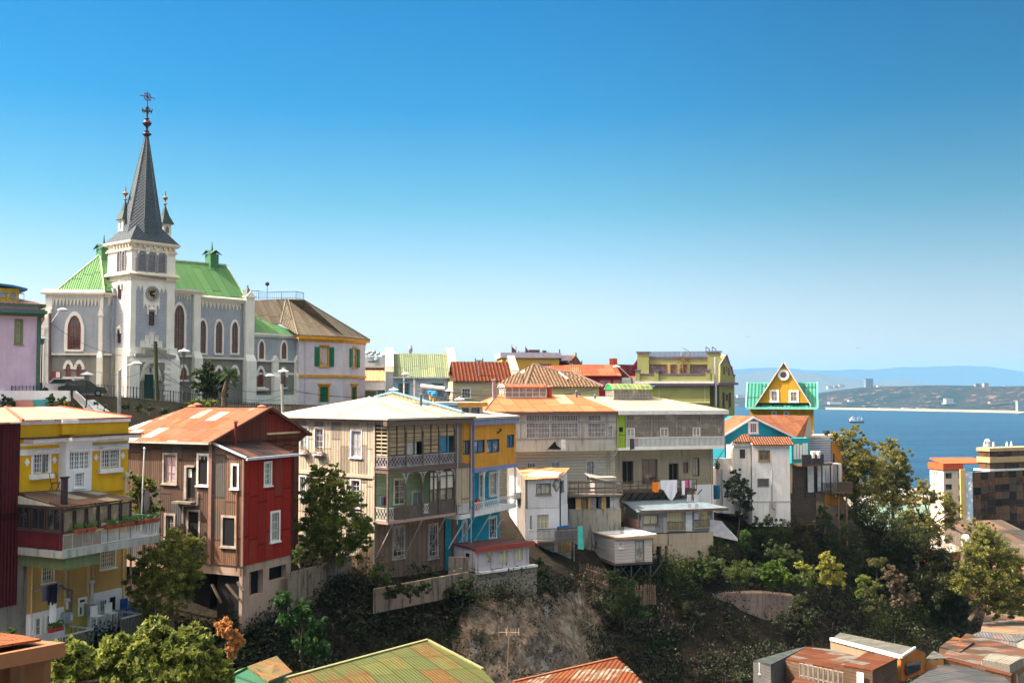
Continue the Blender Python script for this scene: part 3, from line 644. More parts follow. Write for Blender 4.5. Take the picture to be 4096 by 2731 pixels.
 ar=T.rc(ZY,240,525,415,672,.6);m=MB(T);o=gothic(ar[0],ar[1],ar[2],ar[3]);i=gothic(ar[0]+.3,ar[1]-.3,ar[2],ar[3]-.4)
 for(a,b),(c,e) in zip(zip(o,o[1:]),zip(i,i[1:])):m.fext([a,b,e,c][::-1],.56,.85)
 m.fext([(x,z) for x,z in i],.56,.64);m.build('portal_arch',m_plaster((.62,.59,.5),.2,(.4,.37,.3)),C)
 dr=T.rc(ZY,280,645,350,800,.6);dr=(dr[0],dr[1],zg-2.0,dr[3]);m=MB(T);m.box(dr[0],dr[1],.58,.67,dr[2],dr[3]);dd=m.build('door',m_board((.02,.055,.05),.3,True,.1),C)
 m=MB(T);m.box(dr[0]+.1,dr[1]-.1,.67,.7,dr[2]+1.2,dr[2]+1.3);m.lathe((dr[0]+.75,.72,dr[2]+1.9),[(.04,0),(.05,.06),(.02,.1)],6);m.build('door_handle',DARKM,dd)
# chi-rho sign over the door
 m=MB(T);s,z=T.st(*ZB(1576,1240),.66);m.bar((s,.67,z-.5),(s,.67,z+.5),.035);m.bar((s-.25,.67,z-.4),(s+.25,.67,z+.2),.035);m.bar((s-.25,.67,z+.2),(s+.25,.67,z-.4),.035)
 m.path([(s+.0,.67,z+.5),(s+.16,.67,z+.47),(s+.2,.67,z+.34),(s+.12,.67,z+.24),(s,.67,z+.24)],.03)
 for q in((-.08,.5),(-.08,-.5)):m.bar((s+q[0],.67,z+q[1]),(s-q[0],.67,z+q[1]),.03)
 m.build('chi_rho_emblem',m_plain((.03,.02,.05),.5),C)
# ---- corner turrets and spire
 zc=z_cor;m=MB(T);cx,cy=wt/2,-5.2/2;sp_top=T.z(*ZA(1228,500),-2.6)
 oc=[];rx,ry=wt*.36,5.2*.36
 zs=T.z(*ZA(1110,1195),-1.0)
 def octr(fx,fy,z):return[(cx+fx*math.cos(math.pi/8+k*math.pi/4),cy+fy*math.sin(math.pi/8+k*math.pi/4),z) for k in range(8)]
 A=octr(rx*1.08,ry*1.08,zs);cxs=T.s(*ZA(1228,500),cy)
 Btop=[(cxs+.16*math.cos(math.pi/8+k*math.pi/4),cy+.16*math.sin(math.pi/8+k*math.pi/4),sp_top) for k in range(8)]
 low=octr(rx*1.34,ry*1.34,zc+.35)
 for k in range(8):k2=(k+1)%8;m.poly(low[k],low[k2],A[k2],A[k]);m.poly(A[k],A[k2],Btop[k2],Btop[k])
 e=.34;q=[(-e,e,zc),(wt+e,e,zc),(wt+e,-5.2-e,zc),(-e,-5.2-e,zc)];h=[(.28*wt,-.28*5.2,zs-.3),(.72*wt,-.28*5.2,zs-.3),(.72*wt,-.72*5.2,zs-.3),(.28*wt,-.72*5.2,zs-.3)]
 for k in range(4):k2=(k+1)%4;m.poly(q[k],q[k2],h[k2],h[k])
 m.poly(*q[::-1]);sp=m.build('spire',SLATE,C)
 m=MB(T)
 for k in range(8):m.bar(A[k],Btop[k],.045)
 m.build('ridge_trim',m_plain((.12,.14,.16),.5),sp)
 zt=sp_top;D0=T.W(cxs,cy,0);k=math.hypot(D0[0],D0[1]);zf=lambda y:T.z(*ZA(1230,y),cy)
 m=MB(T);c=(cxs,cy,0)
 m.lathe(c,[(.2,zf(520)),(.55,zf(498)),(.5,zf(490)),(.18,zf(482)),(.3,zf(470)),(.13,zf(462)),(.16,zf(435)),(.34,zf(428)),(.56,zf(405)),(.34,zf(384)),(.12,zf(378)),(.3,zf(366)),(.12,zf(355)),(.1,zf(315)),(.26,zf(308)),(.1,zf(300)),(.16,zf(290)),(.2,zf(268)),(.06,zf(258)),(.05,zf(140))],10)
 for a in range(8):
  g=a*math.pi/4;m.bar((cxs,cy,zf(304)),(cxs+.62*math.cos(g),cy+.62*math.sin(g),zf(304)+.05),.05);m.bar((cxs+.5*math.cos(g),cy+.5*math.sin(g),zf(304)-.2),(cxs+.6*math.cos(g),cy+.6*math.sin(g),zf(304)+.28),.05)
 m.build('finial',m_plain((.05,.03,.05),.5),sp)
 m=MB(T);z0=zf(183);pts=[(cxs+.42*math.cos(a*math.pi/8),cy,z0+.42*math.sin(a*math.pi/8)) for a in range(16)];m.path(pts,.05,closed=True)
 for a in range(8):g=a*math.pi/4;l=.9 if a%4==0 else.62;m.bar((cxs,cy,z0),(cxs+l*math.cos(g),cy,z0+l*math.sin(g)),.05)
 m.lathe((cxs-.9,cy,z0-.1),[(.02,0),(.1,.1),(.02,.2)],6);m.lathe((cxs+.9,cy,z0-.1),[(.02,0),(.1,.1),(.02,.2)],6);m.build('cross',m_plain((.1,.02,.04),.5),sp)
 for name_,xs,ytop,yb,d_,ycap in(('l',1044,932,1310,-3.4,1215),('r',1378,970,1300,-3.6,1250)):
  cxx=T.s(*ZA(xs,yb),d_);zz=lambda y:T.z(*ZA(xs,y),d_);c=(cxx,d_,0)
  m=MB(T);m.box(cxx-.55,cxx+.55,d_-.55,d_+.55,zz(ycap+95),zz(ycap));t_=m.build('pinnacle',CWHITE,C)
  m=MB(T);m.fext([(x,z) for x,z in gothic(cxx-.22,cxx+.22,zz(ycap+75),zz(ycap+18))],d_+.55,d_+.58);fl=Fr(T.W(cxx-.55,d_,0)[:2],T.phi+90);m.fr=fl;m.fext([(x,z) for x,z in gothic(-.22,.22,zz(ycap+75),zz(ycap+18))],0,.03);m.build('pinnacle_opening',m_plain((.2,.2,.21),.8),t_)
  m=MB(T);ca=zz(ycap);e=.82;apex=(cxx,d_,zz(ytop+110));q=[(cxx-e,d_+e,ca),(cxx+e,d_+e,ca),(cxx+e,d_-e,ca),(cxx-e,d_-e,ca)];f_=.38;zq=ca+(apex[2]-ca)*.42;h=[(cxx-f_,d_+f_,zq),(cxx+f_,d_+f_,zq),(cxx+f_,d_-f_,zq),(cxx-f_,d_-f_,zq)]
  for k in range(4):k2=(k+1)%4;m.poly(q[k],q[k2],h[k2],h[k]);m.poly(h[k],h[k2],apex)
  m.poly(*q[::-1]);m.build('pinnacle_roof',m_plain((.05,.08,.08),.5),t_)
  m=MB(T);m.lathe(c,[(.07,zz(ytop+120)),(.26,zz(ytop+108)),(.08,zz(ytop+98)),(.08,zz(ytop+82)),(.34,zz(ytop+58)),(.1,zz(ytop+42)),(.05,zz(ytop+8)),(.1,zz(ytop+4)),(.03,zz(ytop))],9);m.build('pinnacle_finial',m_plain((.3,.16,.1),.5),t_)
# ---- nave and side bay (planes parallel to the tower front)
 N=T.at(0,nb)
 def zn(y,x=760,d=0):return N.z(*ZC(x,y),d)
 sb0,sb1=wt-.5,N.s(*ZC(165,800));sb2=N.s(*ZC(235,800));sn1=N.s(*ZC(722,800));sc1=N.s(*ZC(803,900))
 z_be,z_ne,z_belt=zn(440,150),zn(520,500),zn(1120,400)
 m=MB(N);m.box(-.4,sb2,-6,.35,zg-4,z_be-.3);m.box(sb2,sc1-.1,-8.8,0,zg-4,z_ne-.1)
# gable end wall under the nave roof
 rb=4.4;zr_=N.z(*ZC(490,155),-rb);m.fext([(0,0)],0,0) if False else None
 m.hexa([(sn1-.15,0,z_ne-.1),(sn1+.15,0,z_ne-.1),(sn1+.15,-rb*2,z_ne-.1),(sn1-.15,-rb*2,z_ne-.1),(sn1-.15,-rb+.1,zr_-.1),(sn1+.15,-rb+.1,zr_-.1),(sn1+.15,-rb-.1,zr_-.1),(sn1-.15,-rb-.1,zr_-.1)])
 m.build('nave_wall',GREYP,C)
 m=MB(N);m.box(-.4,sb2,.352,.40,zg-4,z_belt);m.box(sb2,sc1-.1,.002,.05,zg-4,z_belt-.15);m.build('dado',DADO,C)
 m=MB(N);m.box(wt-.3,sb2+.3,-.3,.95,z_be-.02,z_be+.25);m.box(wt-.3,sb2+.15,-.3,.75,z_be-.3,z_be-.02);m.box(sb2-.1,sn1+.1,-.4,.42,z_ne-.02,z_ne+.18);m.box(sb2-.1,sn1,-.3,.25,z_ne-.3,z_ne-.02)
 m.box(wt-.3,sb2,.35,.6,z_belt-.1,z_belt+.15);m.box(sb2,sn1+.3,0,.3,z_belt-.22,z_belt+.02)
 m.hexa([(sb2-.1,.42,z_ne+.19),(sn1+.1,.42,z_ne+.19),(sn1+.1,-.4,z_ne+.19),(sb2-.1,-.4,z_ne+.19),(sb2-.1,.2,z_ne+.3),(sn1+.1,.2,z_ne+.3),(sn1+.1,-.4,z_ne+.5),(sb2-.1,-.4,z_ne+.5)])
 scallops(m,N,wt-.2,N.s(*ZC(120,520),.35),z_be-.28,z_be-.95,11,.35,.08);scallops(m,N,N.s(*ZC(120,520),.35),N.s(*ZC(165,520),.35),z_be-.28,z_be-1.35,1,.35,.08)
 scallops(m,N,sb2+.1,N.s(*ZC(685,520)),z_ne-.28,z_ne-1.25,11,0,.1)
 m.build('cornice',m_plaster((.72,.67,.56),.2,(.45,.4,.33)),C)
 def buttress(fr,s0,s1,d,ztop,zbelt,name='buttress',cap=True,out=.35):
  m=MB(fr);m.box(s0,s1,d-.1,d+out,zbelt,ztop);m.box(s0-.1,s1+.1,d-.1,d+out+.45,zg-4,zbelt-.5)
  m.hexa([(s0-.1,d+out+.45,zbelt-.5),(s1+.1,d+out+.45,zbelt-.5),(s1+.1,d,zbelt-.5),(s0-.1,d,zbelt-.5),(s0,d+out,zbelt+.35),(s1,d+out,zbelt+.35),(s1,d,zbelt+.35),(s0,d,zbelt+.35)])
  return m.build(name,CWHITE,C)
 buttress(N,sb1,sb2,.35,z_be-.3,z_belt+.3);buttress(N,sn1-.1,sc1,0,zn(500),z_belt+.1,out=.55)
 buttress(T,-.25,.75,0,zT(1060),zT(1120),out=.3);buttress(T,wt-.75,wt+.25,0,zT(1010),zT(1100),out=.3)
# pinnacle on the nave corner
 m=MB(N);s0,s1=sn1-.1,sc1;zb_=zn(500);m.box(s0-.12,s1+.12,-.9,.7,zb_,zb_+.2);c=(s0+s1)/2;ap=zn(375);pz_=zn(430)
 for sg in(0,1):m.fext([(s0,zb_+.2),(s1,zb_+.2),(c,pz_)],.52,.62) if sg else m.fext([(s0,zb_+.2),(s1,zb_+.2),(c,pz_)],-.85,-.75)
 m.build('pinnacle',CWHITE,C);m=MB(N);q=[(s0+.1,.5,zb_+.2),(s1-.1,.5,zb_+.2),(s1-.1,-.75,zb_+.2),(s0+.1,-.75,zb_+.2)]
 for k in range(4):m.poly(q[k],q[(k+1)%4],(c,-.12,ap))
 m.lathe((c,-.12,ap-.15),[(.05,0),(.16,.12),(.03,.3)],6);m.build('pinnacle_roof',m_plain((.12,.14,.14),.5),C)
 m=MB(N);m.bar((sn1-.25,.2,zg-3),(sn1-.25,.2,z_ne),.08);N0=N.s(*ZB(1195,700));m.build('downpipe',m_plain((.4,.4,.38),.6),C)
# nave roof
 s_ap,zap=N.st(*ZB(1045,45),-rb);gm=MB(N);er=.5;e0,e1=sb2-.6,sn1+.2;ze=z_ne+.35;rw0,rw1=-3.5,N.s(*ZC(490,155),-rb)
 gm.ext([(s_ap,.1,ze),(e1,.1,ze),(e1-.05,-rb,zr_),(s_ap,-rb,zap)],.15);gm.ext([(s_ap,-rb,zap),(e1-.05,-rb,zr_),(e1,-2*rb-.1,ze),(s_ap,-2*rb-.1,ze)],.15)
 gm.build('nave_roof',GREENR,C)
 m=MB(N);m.bar((s_ap,-rb,zap+.06),(e1,-rb,zr_+.06),.12);m.bar((e1+.02,.1,ze),(e1-.02,-rb,zr_),.1);m.build('ridge_trim',m_plain((.5,.6,.45),.5),C)
# roof turrets
 for X,Y0,Y1,Zf,d_ in((385,170,45,ZC,-rb),(1085,60,-12,ZB,-rb)):
  s,zb=N.st(*Zf(X,Y0),d_);zt=N.z(*Zf(X,Y1),d_);w=.62;m=MB(N);m.box(s-w,s+w,d_-w,d_+w,zb-1.2,zt);o=m.build('roof_turret',m_plain((.07,.2,.09),.5),C)
  m=MB(N);g=w+.3;zz=zt
  for a,b in(((s-g,d_+g),(s+g,d_+g)),((s+g,d_+g),(s+g,d_-g)),((s+g,d_-g),(s-g,d_-g)),((s-g,d_-g),(s-g,d_+g))):
   mid=((a[0]+b[0])/2,(a[1]+b[1])/2);m.ext([(a[0],a[1],zz-.1),(mid[0],mid[1],zz+.5),(s,d_,zz+.5)],.06);m.ext([(mid[0],mid[1],zz+.5),(b[0],b[1],zz-.1),(s,d_,zz+.5)],.06)
  m.lathe((s,d_,zz+.4),[(.16,0),(.02,1.3)],6);m.build('turret_roof',m_plain((.06,.13,.08),.5),o)
# nave windows
 gwin(C,N,N.rc(ZC,-15,575,90,1065,.35),.3,d=.35,nx=4,ny=11,mc=CWHITE);gw=[]
 for x0,x1,y0 in((248,318,735),(420,488,745),(588,653,752)):gwin(C,N,N.rc(ZC,x0,y0,x1,1078,0),.24,nx=3,ny=9,mc=CWHITE)
# lower twin windows with thick hoods
 for fr,Zx,x0,y0,x1,y1,d in((N,ZC,-38,1230,-2,1350,.4),(N,ZC,52,1225,118,1355,.4),(N,ZC,262,1235,310,1360,.05),(N,ZC,430,1235,480,1365,.05),(N,ZC,595,1232,650,1370,.05)):
  gwin(C,fr,fr.rc(Zx,x0,y0,x1,y1,d),.32,nx=3,ny=4,d=d,mc=CWHITE,caseonly_top=True)
# ---- polygonal apse at the left
 A1=N.at(N.s(413,1300));wA=-A1 .s(465,1300)*-1
 ap_=Fr(A1 .O,85);aw=-ap_.s(182,1300);f2=N.s(413,1300)
 za1,zab=ap_.z(*ZB(900,465)),ap_.z(*ZB(900,1085));m=MB(ap_)
 m.box(-aw,0,-5,0,zg-4,za1-.25);m2=MB(N);m.fr=N;m.box(f2,.2,-6,0,zg-4,za1-.25);m.build('apse_wall',GREYP,C)
 m=MB(ap_);m.box(-aw,-.05,.002,.05,zg-4,zab-.1);m.fr=N;m.box(f2+.05,.1,.002,.05,zg-4,zab-.1);m.build('dado',DADO,C)
 m=MB(ap_);m.box(-aw-.5,.22,-.3,.5,za1,za1+.22);m.hexa([(-aw-.5,.5,za1+.222),(.22,.5,za1+.222),(.2,-.3,za1+.222),(-aw-.5,-.3,za1+.222),(-aw-.3,.1,za1+.55),(.1,.1,za1+.55),(.1,-.3,za1+.55),(-aw-.3,-.3,za1+.55)])
 m.box(-aw,0,-.1,.25,za1-.3,za1-.002);m.box(-aw-.1,.05,-.1,.35,zab-.15,zab+.05);scallops(m,ap_,-aw+.8,ap_.s(*ZB(1038,600)),za1-.28,ap_.z(*ZB(800,585)),13,0,.12)
 m.fr=N;m.box(f2,.3,-.3,.5,za1-.004,za1+.216);m.box(f2,.1,-.1,.25,za1-.304,za1-.006);m.box(f2,.1,-.1,.35,zab-.154,zab+.046);scallops(m,N,f2+.5,0,za1-.28,za1-1.3,1,0,.12)
 m.build('cornice',m_plaster((.72,.67,.56),.2,(.45,.4,.33)),C)
 s0,s1=ap_.s(*ZB(1038,900)),-.02;m=MB(ap_);zk=ap_.z(*ZB(1080,690));m.box(s0,s1,0,.35,zab,zk);m.fext([(s0-.08,zk),(s1+.08,zk),(s1+.08,zk+.12),((s0+s1)/2,zk+1.1),(s0-.08,zk+.12)],0,.5);m.box(s0,s1,0,.1,zk,za1-.3);m.box(s0-.06,s1+.06,0,.7,zg-4,zab-.4)
 m.hexa([(s0-.06,.7,zab-.4),(s1+.06,.7,zab-.4),(s1+.06,0,zab-.4),(s0-.06,0,zab-.4),(s0,.35,zab+.3),(s1,.35,zab+.3),(s1,0,zab+.3),(s0,0,zab+.3)]);m.build('buttress',CWHITE,C)
 m=MB(ap_);s0,s1=-aw-.05,-aw+.75;m.box(s0,s1,0,.3,zg-4,zk-1);m.box(s0,s1,0,.12,zk-1,za1-.3);m.fext([(s0-.5,zk-1.6),(s1,zk-1.6),(s1,zk+.8)],-.2,.5);m.box(s0-.6,s0+.1,-.3,.5,zg-4,zk-1.6);m.build('buttress',CWHITE,C)
 gwin(C,ap_,ap_.rc(ZB,710,685,850,1040),.36,nx=5,ny=8,mc=CWHITE)
 for x0,x1 in((690,742),(802,858)):gwin(C,ap_,ap_.rc(ZB,x0,1188,x1,1325,.05),.34,nx=3,ny=4,d=.05,mc=CWHITE,caseonly_top=True)
# apse roof
 W=N.W;Wp=ap_.W;ze2=za1+.5;apx=W(s_ap,-rb,zap);m=MB()
 ex=Wp(-aw+2.2*0+ap_.s(*ZB(600,435))*0-0,0,ze2);l0=Wp(ap_.s(*ZB(598,436),.1),.1,ze2);l1=Wp(.05,.1,ze2);r1=W(.5,.1,ze2);bk=Wp(-aw*.5,-9,ze2)
 m.ext([l0,l1,apx],.12,raw=True);m.ext([l1,r1,W(s_ap,.1,ze2),apx],.12,raw=True);m.ext([bk,l0,apx],.12,raw=True);m.ext([W(-1.5,-2*rb,ze2),bk,apx],.12,raw=True);m.ext([W(s_ap,-2*rb,ze2),W(-1.5,-2*rb,ze2),apx],.12,raw=True);m.build('apse_roof',GREENR,C)
 m=MB();m.bar(l1,apx,.1,raw=True);m.bar(l0,apx,.09,raw=True);m.build('ridge_trim',m_plain((.45,.6,.38),.5),C)
# notice board
 rc=ap_.rc(ZB,540,1268,638,1340,.05);m=MB(ap_);m.box(rc[0],rc[1],.05,.14,rc[2],rc[3]);nbd=m.build('notice_board',m_plain((.3,.06,.04),.5),C);m=MB(ap_);md=rc[0]+(rc[1]-rc[0])*.5;m.box(md,rc[1]-.08,.14,.15,rc[2]+.1,rc[3]-.08);m.build('notice_sheet',WHITE,nbd)
# ---- annex at the right end of the nave
 xa=N.at(sc1,.0);wa=xa.s(*ZC(1285,1300));zae=xa.z(*ZC(1000,885));zb1=xa.z(*ZC(1000,1160))
 m=MB(xa);m.box(-.1,wa,-7,0,zg-4,zae-.1);m.build('annex_wall',GREYP,C)
 m=MB(xa);m.box(0,wa,.002,.08,zg-4,zb1-.1);m.build('dado',DADO,C)
 m=MB(xa);m.box(-.1,wa+.3,-.3,.4,zae-.1,zae+.15);m.box(-.1,wa+.1,-.1,.2,zae-.35,zae-.102);m.box(0,wa,0,.3,zb1-.12,zb1+.06);zd=xa.z(*ZC(900,1300),.1);m.box(0,wa,.08,.14,zd+.0,zd+.25);zp=xa.z(*ZC(1000,1515),.1);m.box(0,wa,.08,.35,zg-4,zp);m.build('cornice',CWHITE,C)
 for x0,x1 in((1003,1062),(1240,1285)):
  s0,s1=xa.s(*ZC(x0,1300)),xa.s(*ZC(x1,1300));m=MB(xa);zq=xa.z(*ZC(x0,1160));m.box(s0,s1,0,.5,zg-4,zq);m.fext([(s0-.05,zq),(s1+.05,zq),((s0+s1)/2,zq+.75)],0,.55);z2=zq-2.1;m.box(s0-.05,s1+.05,.5,.85,zg-4,z2);m.hexa([(s0-.05,.85,z2),(s1+.05,.85,z2),(s1+.05,.5,z2),(s0-.05,.5,z2),(s0-.05,.52,z2+.5),(s1+.05,.52,z2+.5),(s1+.05,.5,z2+.5),(s0-.05,.5,z2+.5)]);m.build('buttress',CWHITE,C)
 for x0,x1,y0 in((873,926,952),(1108,1160,962)):gwin(C,xa,xa.rc(ZC,x0,y0,x1,1138),.2,nx=3,ny=5,mc=CWHITE)
 for x0,x1,y0 in((865,920,1242),(1098,1155,1252)):gwin(C,xa,xa.rc(ZC,x0,y0,x1,1432,.08),.32,nx=3,ny=5,d=.08,mc=CWHITE,caseonly_top=True)
 rc=xa.rc(ZC,845,1442,970,1472,.35);m=MB(xa);m.box(rc[0],rc[1],.08,.6,rc[3]-.25,rc[3]);m.box(rc[0]+.15,rc[1]-.15,.08,.5,rc[2],rc[3]-.25);m.build('ledge',CREAM,C)
 m=MB(xa);rp=xa.W(0,-4,xa.z(*ZC(795,690),-2.5));e0_,e1_=xa.W(-.1,.3,zae+.18),xa.W(wa+.2,.3,zae+.18);rt=xa.st(*ZC(795,690),-2.6)
 m.ext([(-.2,.3,zae+.18),(wa+.2,.3,zae+.18),(xa.s(*ZC(870,725),-2.6),-2.6,rt[1]),(-.2,-2.6,rt[1])],.12);m.ext([(wa+.2,.3,zae+.18),(wa+.2,-6.8,zae+.18),(xa.s(*ZC(870,725),-2.6),-2.6,rt[1])],.12);m.build('annex_roof',GREENR,C)
 return C,T,N,xa
CH,CT,CN,CXA=church()
# ================================================================== LEFT SIDE: lilac house, pink house, yellow house, red house
LILAC=m_plaster((.62,.47,.62),.35,(.4,.3,.42));PINKW=m_plaster((.68,.6,.64),.2,(.5,.42,.45));ORTR=m_plain((.72,.34,.03),.55,0,.2);GTRIM=m_plain((.07,.15,.11),.6)
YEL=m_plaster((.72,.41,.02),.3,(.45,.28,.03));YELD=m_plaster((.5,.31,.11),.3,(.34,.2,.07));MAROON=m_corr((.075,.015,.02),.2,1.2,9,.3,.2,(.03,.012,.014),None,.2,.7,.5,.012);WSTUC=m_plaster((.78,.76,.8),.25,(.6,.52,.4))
def railing(par,fr,s0,s1,d,z0,z1,n,mat,name='railing',r=.018,bot=True):
 m=MB(fr);rail(m,fr,s0,s1,d,z0,z1,n,r);return m.build(name,mat,par)
def lilac_house():
 A=frp(160,92,55);t=thing('lilac_house','lilac walled house with dark green cornice at the left edge below the church','house',A.W(-4,-3,-2))
 zc=A.z(*ZB(200,690));z0=-3;h=[]
 win(t,A,A.rc(ZB,165,735,225,975),2,2,m_plain((.2,.24,.14),.6),m_curtain((.35,.38,.22)),case=.13,holes=h)
 s1=A.s(*ZB(385,900));m=MB(A);m.wall(-16,s1,z0,zc,h);m.box(-16,s1,-8,-.2,z0,zc+1.2);m.build('wall',LILAC,t)
 m=MB(A);m.box(s1,s1+.28,-.3,.12,z0,zc);m.box(s1+.0,s1+.4,-6,-.3,z0,zc);m.build('corner_post',GTRIM,t)
 m=MB(A);m.box(-16,s1+.7,-8.4,.7,zc+.22,zc+.5);m.box(-16,s1+.5,-8.2,.45,zc,zc+.22);zt=A.z(*ZB(200,590));m.box(-16,s1+.6,-8.3,.6,zt,zt+.22);m.build('cornice',GTRIM,t)
 m=MB(A);m.box(-16,s1+.1,-8,.15,zc+.5,zt);m.build('parapet',LILAC,t)
 m=MB(A);m.ext([(-16,.6,zt+.24),(s1+.6,.6,zt+.24),(-2.2,-4,zt+1.2),(-16,-4,zt+1.2)],.08);m.ext([(s1+.6,.6,zt+.24),(s1+.6,-8,zt+.24),(-2.2,-4,zt+1.2)],.08);m.build('roof',m_corr((.45,.27,.25),.25,.8,2.4,.2,.3),t)
 x0,z1=A.st(*ZB(215,375),.3);zb=A.z(*ZB(215,560),.3)
 m=MB(A);m.box(-12,x0,-3.6,-.3,zb-.3,z1-.2);c=m.build('roof_cabin',m_plain((.65,.43,.03),.6),t)
 m=MB(A);m.box(-12,x0-.95,-.3,-.25,zb+.5,z1-.5);m.fext([(x,z) for x,z in gothic(x0-.75,x0-.2,zb+.35,z1-.45)],-.3,-.27);m.build('cabin_opening',m_glass((.25,.2,.15),(.5,.5,.5)),c)
 m=MB(A);n=8;R_=12.3
 for k in range(n):
  a0,a1=k/n,(k+1)/n;f_=lambda q:(x0+.6-(1-q)*9,z1-.25+.6*(1-q)**.45)
  p,q=f_(a0),f_(a1);m.hexa([(p[0],.1,p[1]-.1),(q[0],.1,q[1]-.1),(q[0],-4,q[1]-.1),(p[0],-4,p[1]-.1),(p[0],.1,p[1]+.08),(q[0],.1,q[1]+.08),(q[0],-4,q[1]+.08),(p[0],-4,p[1]+.08)])
 m.build('curved_roof',m_plain((.03,.17,.36),.5),c)
 railing(t,A,-12,x0+.3,.25,zb-.2,zb+.9,22,m_plain((.1,.2,.25),.5))
lilac_house()
def orange_back():
 A=frp(158,150,70);t=thing('terracotta_house','narrow strip of weathered orange house seen between lilac house and church','house',A.W(2,-2,-2));z1=(HOR-1237)/FP*150;m=MB(A);m.box(-1,4,-5,0,-3,z1);m.build('wall',m_board((.42,.2,.12),.2),t)
 m=MB(A);m.box(-1.2,4.2,-5.2,.3,z1+.002,z1+.3);m.build('cornice',CREAM,t);m=MB(A);m.box(.5,3,0,.06,z1-4,z1-3);m.build('green_sign',m_plain((.05,.3,.08),.5),t)
orange_back()
def pink_house():
 D0=CXA.W(CXA.s(*ZC(1285,1300)),0,0);A=frp(1193.5,math.hypot(0,D0[1])-1.0,47);w=A.s(*ZC(1755,1200));B=Fr(A.W(w,0,0)[:2],16);w2=B.s(*ZC(1990,1200))
 zg=-3;zc0=A.z(*ZC(1500,960));zc1=A.z(*ZC(1500,900));zb0,zb1=A.z(*ZC(1500,1330)),A.z(*ZC(1500,1303));C=thing('pink_house','tall pale pink house with orange cornice and green shutters beside the church','house',A.W(w/2,-4,zg));h1,h2=[],[]
 for fr,hh,r in((A,h1,(1520,1012,1598,1215)),(B,h2,(1857,1032,1893,1225))):
  rc=fr.rc(ZC,*r);win(C,fr,rc,3,3,ORTR,m_curtain((.6,.58,.6)),case=.16,holes=hh,hood=.3);q=(rc[1]-rc[0])*.62 if fr is A else(rc[1]-rc[0])*.75
  for a,b in((rc[0]-.2-q,rc[0]-.2),(rc[1]+.2,rc[1]+.2+q)):m=MB(fr);m.box(a,b,.06,.14,rc[2],rc[3]);z=rc[2]+.1;sh=m.build('shutter',m_plain((.02,.18,.08),.5),C);m=MB(fr);[m.box(a+.07,b-.07,.14,.17,rc[2]+.12+k*.26,rc[2]+.22+k*.26) for k in range(int((rc[3]-rc[2]-.2)/.26))];m.build('slats',m_plain((.01,.11,.05),.5),sh)
 for fr,hh,r in((A,h1,(1512,1430,1600,1590)),(B,h2,(1845,1432,1892,1590))):
  rc=fr.rc(ZC,*r);hh.append(rc);m=MB(fr);a=.16;m.box(rc[0]-a,rc[0],-.1,.1,rc[2],rc[3]+a);m.box(rc[1],rc[1]+a,-.1,.1,rc[2],rc[3]+a);m.box(rc[0],rc[1],-.1,.1,rc[3],rc[3]+a);m.box(rc[0]-.35,rc[1]+.35,0,.3,rc[3]+a+.15,rc[3]+a+.35);m.box(rc[0]-.2,rc[1]+.2,0,.2,rc[3]+a,rc[3]+a+.15);dd=m.build('door_frame',ORTR,C)
  m=MB(fr);md=(rc[0]+rc[1])/2;m.box(rc[0],md-.03,-.14,-.06,rc[2],rc[3]);m.box(md+.03,rc[1],-.14,-.06,rc[2],rc[3]);m.build('green_door',m_board((.03,.2,.1),.12,False,.1),dd)
 m=MB(A);m.wall(0,w,zg,zc0,h1);m.fr=B;m.wall(0,w2,zg,zc0,h2);m.fr=A;m.box(.2,w-.2,-9,-.3,zg,zc0);m.fr=B;m.box(.1,w2-.05,-9,-.3,zg,zc0);m.build('wall',PINKW,C)
 for z0,z1,o,nm in((zc0,zc0+.35,.12,'cornice'),(zb0,zb1,.15,'belt_course')):
  m=MB(A);m.box(0,w,-.1,o,z0,z1);m.fr=B;m.box(-.05,w2,-.1,o-.004,z0-.004,z1-.004)
  if nm=='cornice':m.fr=A;m.box(-.3,w+.1,-.2,.5,z1,z1+.45);m.fr=B;m.box(-.1,w2+.5,-.2,.5,z1-.004,z1+.446)
  m.build(nm,ORTR,C)
 m=MB(A)
 for s in(A.s(*ZC(1355,1200)),):m.bar((s,.12,zg),(s,.12,zc0),.06)
 m.build('downpipe',m_plain((.5,.45,.5),.5),C)
# hipped metal roof with railed top
 ze=zc0+.85;tl=A.st(*ZC(1180,512),-5.5);R0=[A.W(-.5,.5,ze),A.W(w+.1,.6,ze),B.W(w2+.5,.6,ze)];zt=tl[1];T0=A.W(tl[0],-5.5,zt);s2=B.s(*ZC(1345,540),-4.5);T1=B.W(s2,-4.5,zt-.2);BK=B.W(w2+.5,-10,ze);TL=A.W(tl[0]-7,-5.5,zt);EL=A.W(-9,.5,ze)
 m=MB();m.ext([R0[0],R0[1],T0],.1,raw=True);m.ext([R0[1],R0[2],T1,T0],.1,raw=True);m.ext([R0[2],BK,T1],.1,raw=True)
 V=A.W(A.s(*ZC(1100,765),-2),-2,A.z(*ZC(1100,765),-2));Vt=A.W(A.s(*ZC(1160,515),-5.4),-5.4,zt);L1=A.W(A.s(*ZC(720,500),-5),-5,A.z(*ZC(720,530),-5));L2=A.W(A.s(*ZC(760,860),-1),-1,A.z(*ZC(760,840),-1))
 m.ext([R0[0],T0,Vt,V],.1,raw=True);m.ext([V,Vt,L1,L2],.1,raw=True);m.build('roof',m_corr((.2,.165,.125),.22,.8,3.2,.25,.12,(.1,.07,.05),None,.2,.7,.3),C)
 m=MB();m.bar(R0[1],T0,.07,raw=True);m.bar(R0[0],T0,.1,raw=True);m.bar(V,Vt,.1,raw=True);m.build('ridge_trim',m_plain((.22,.19,.15),.7),C)
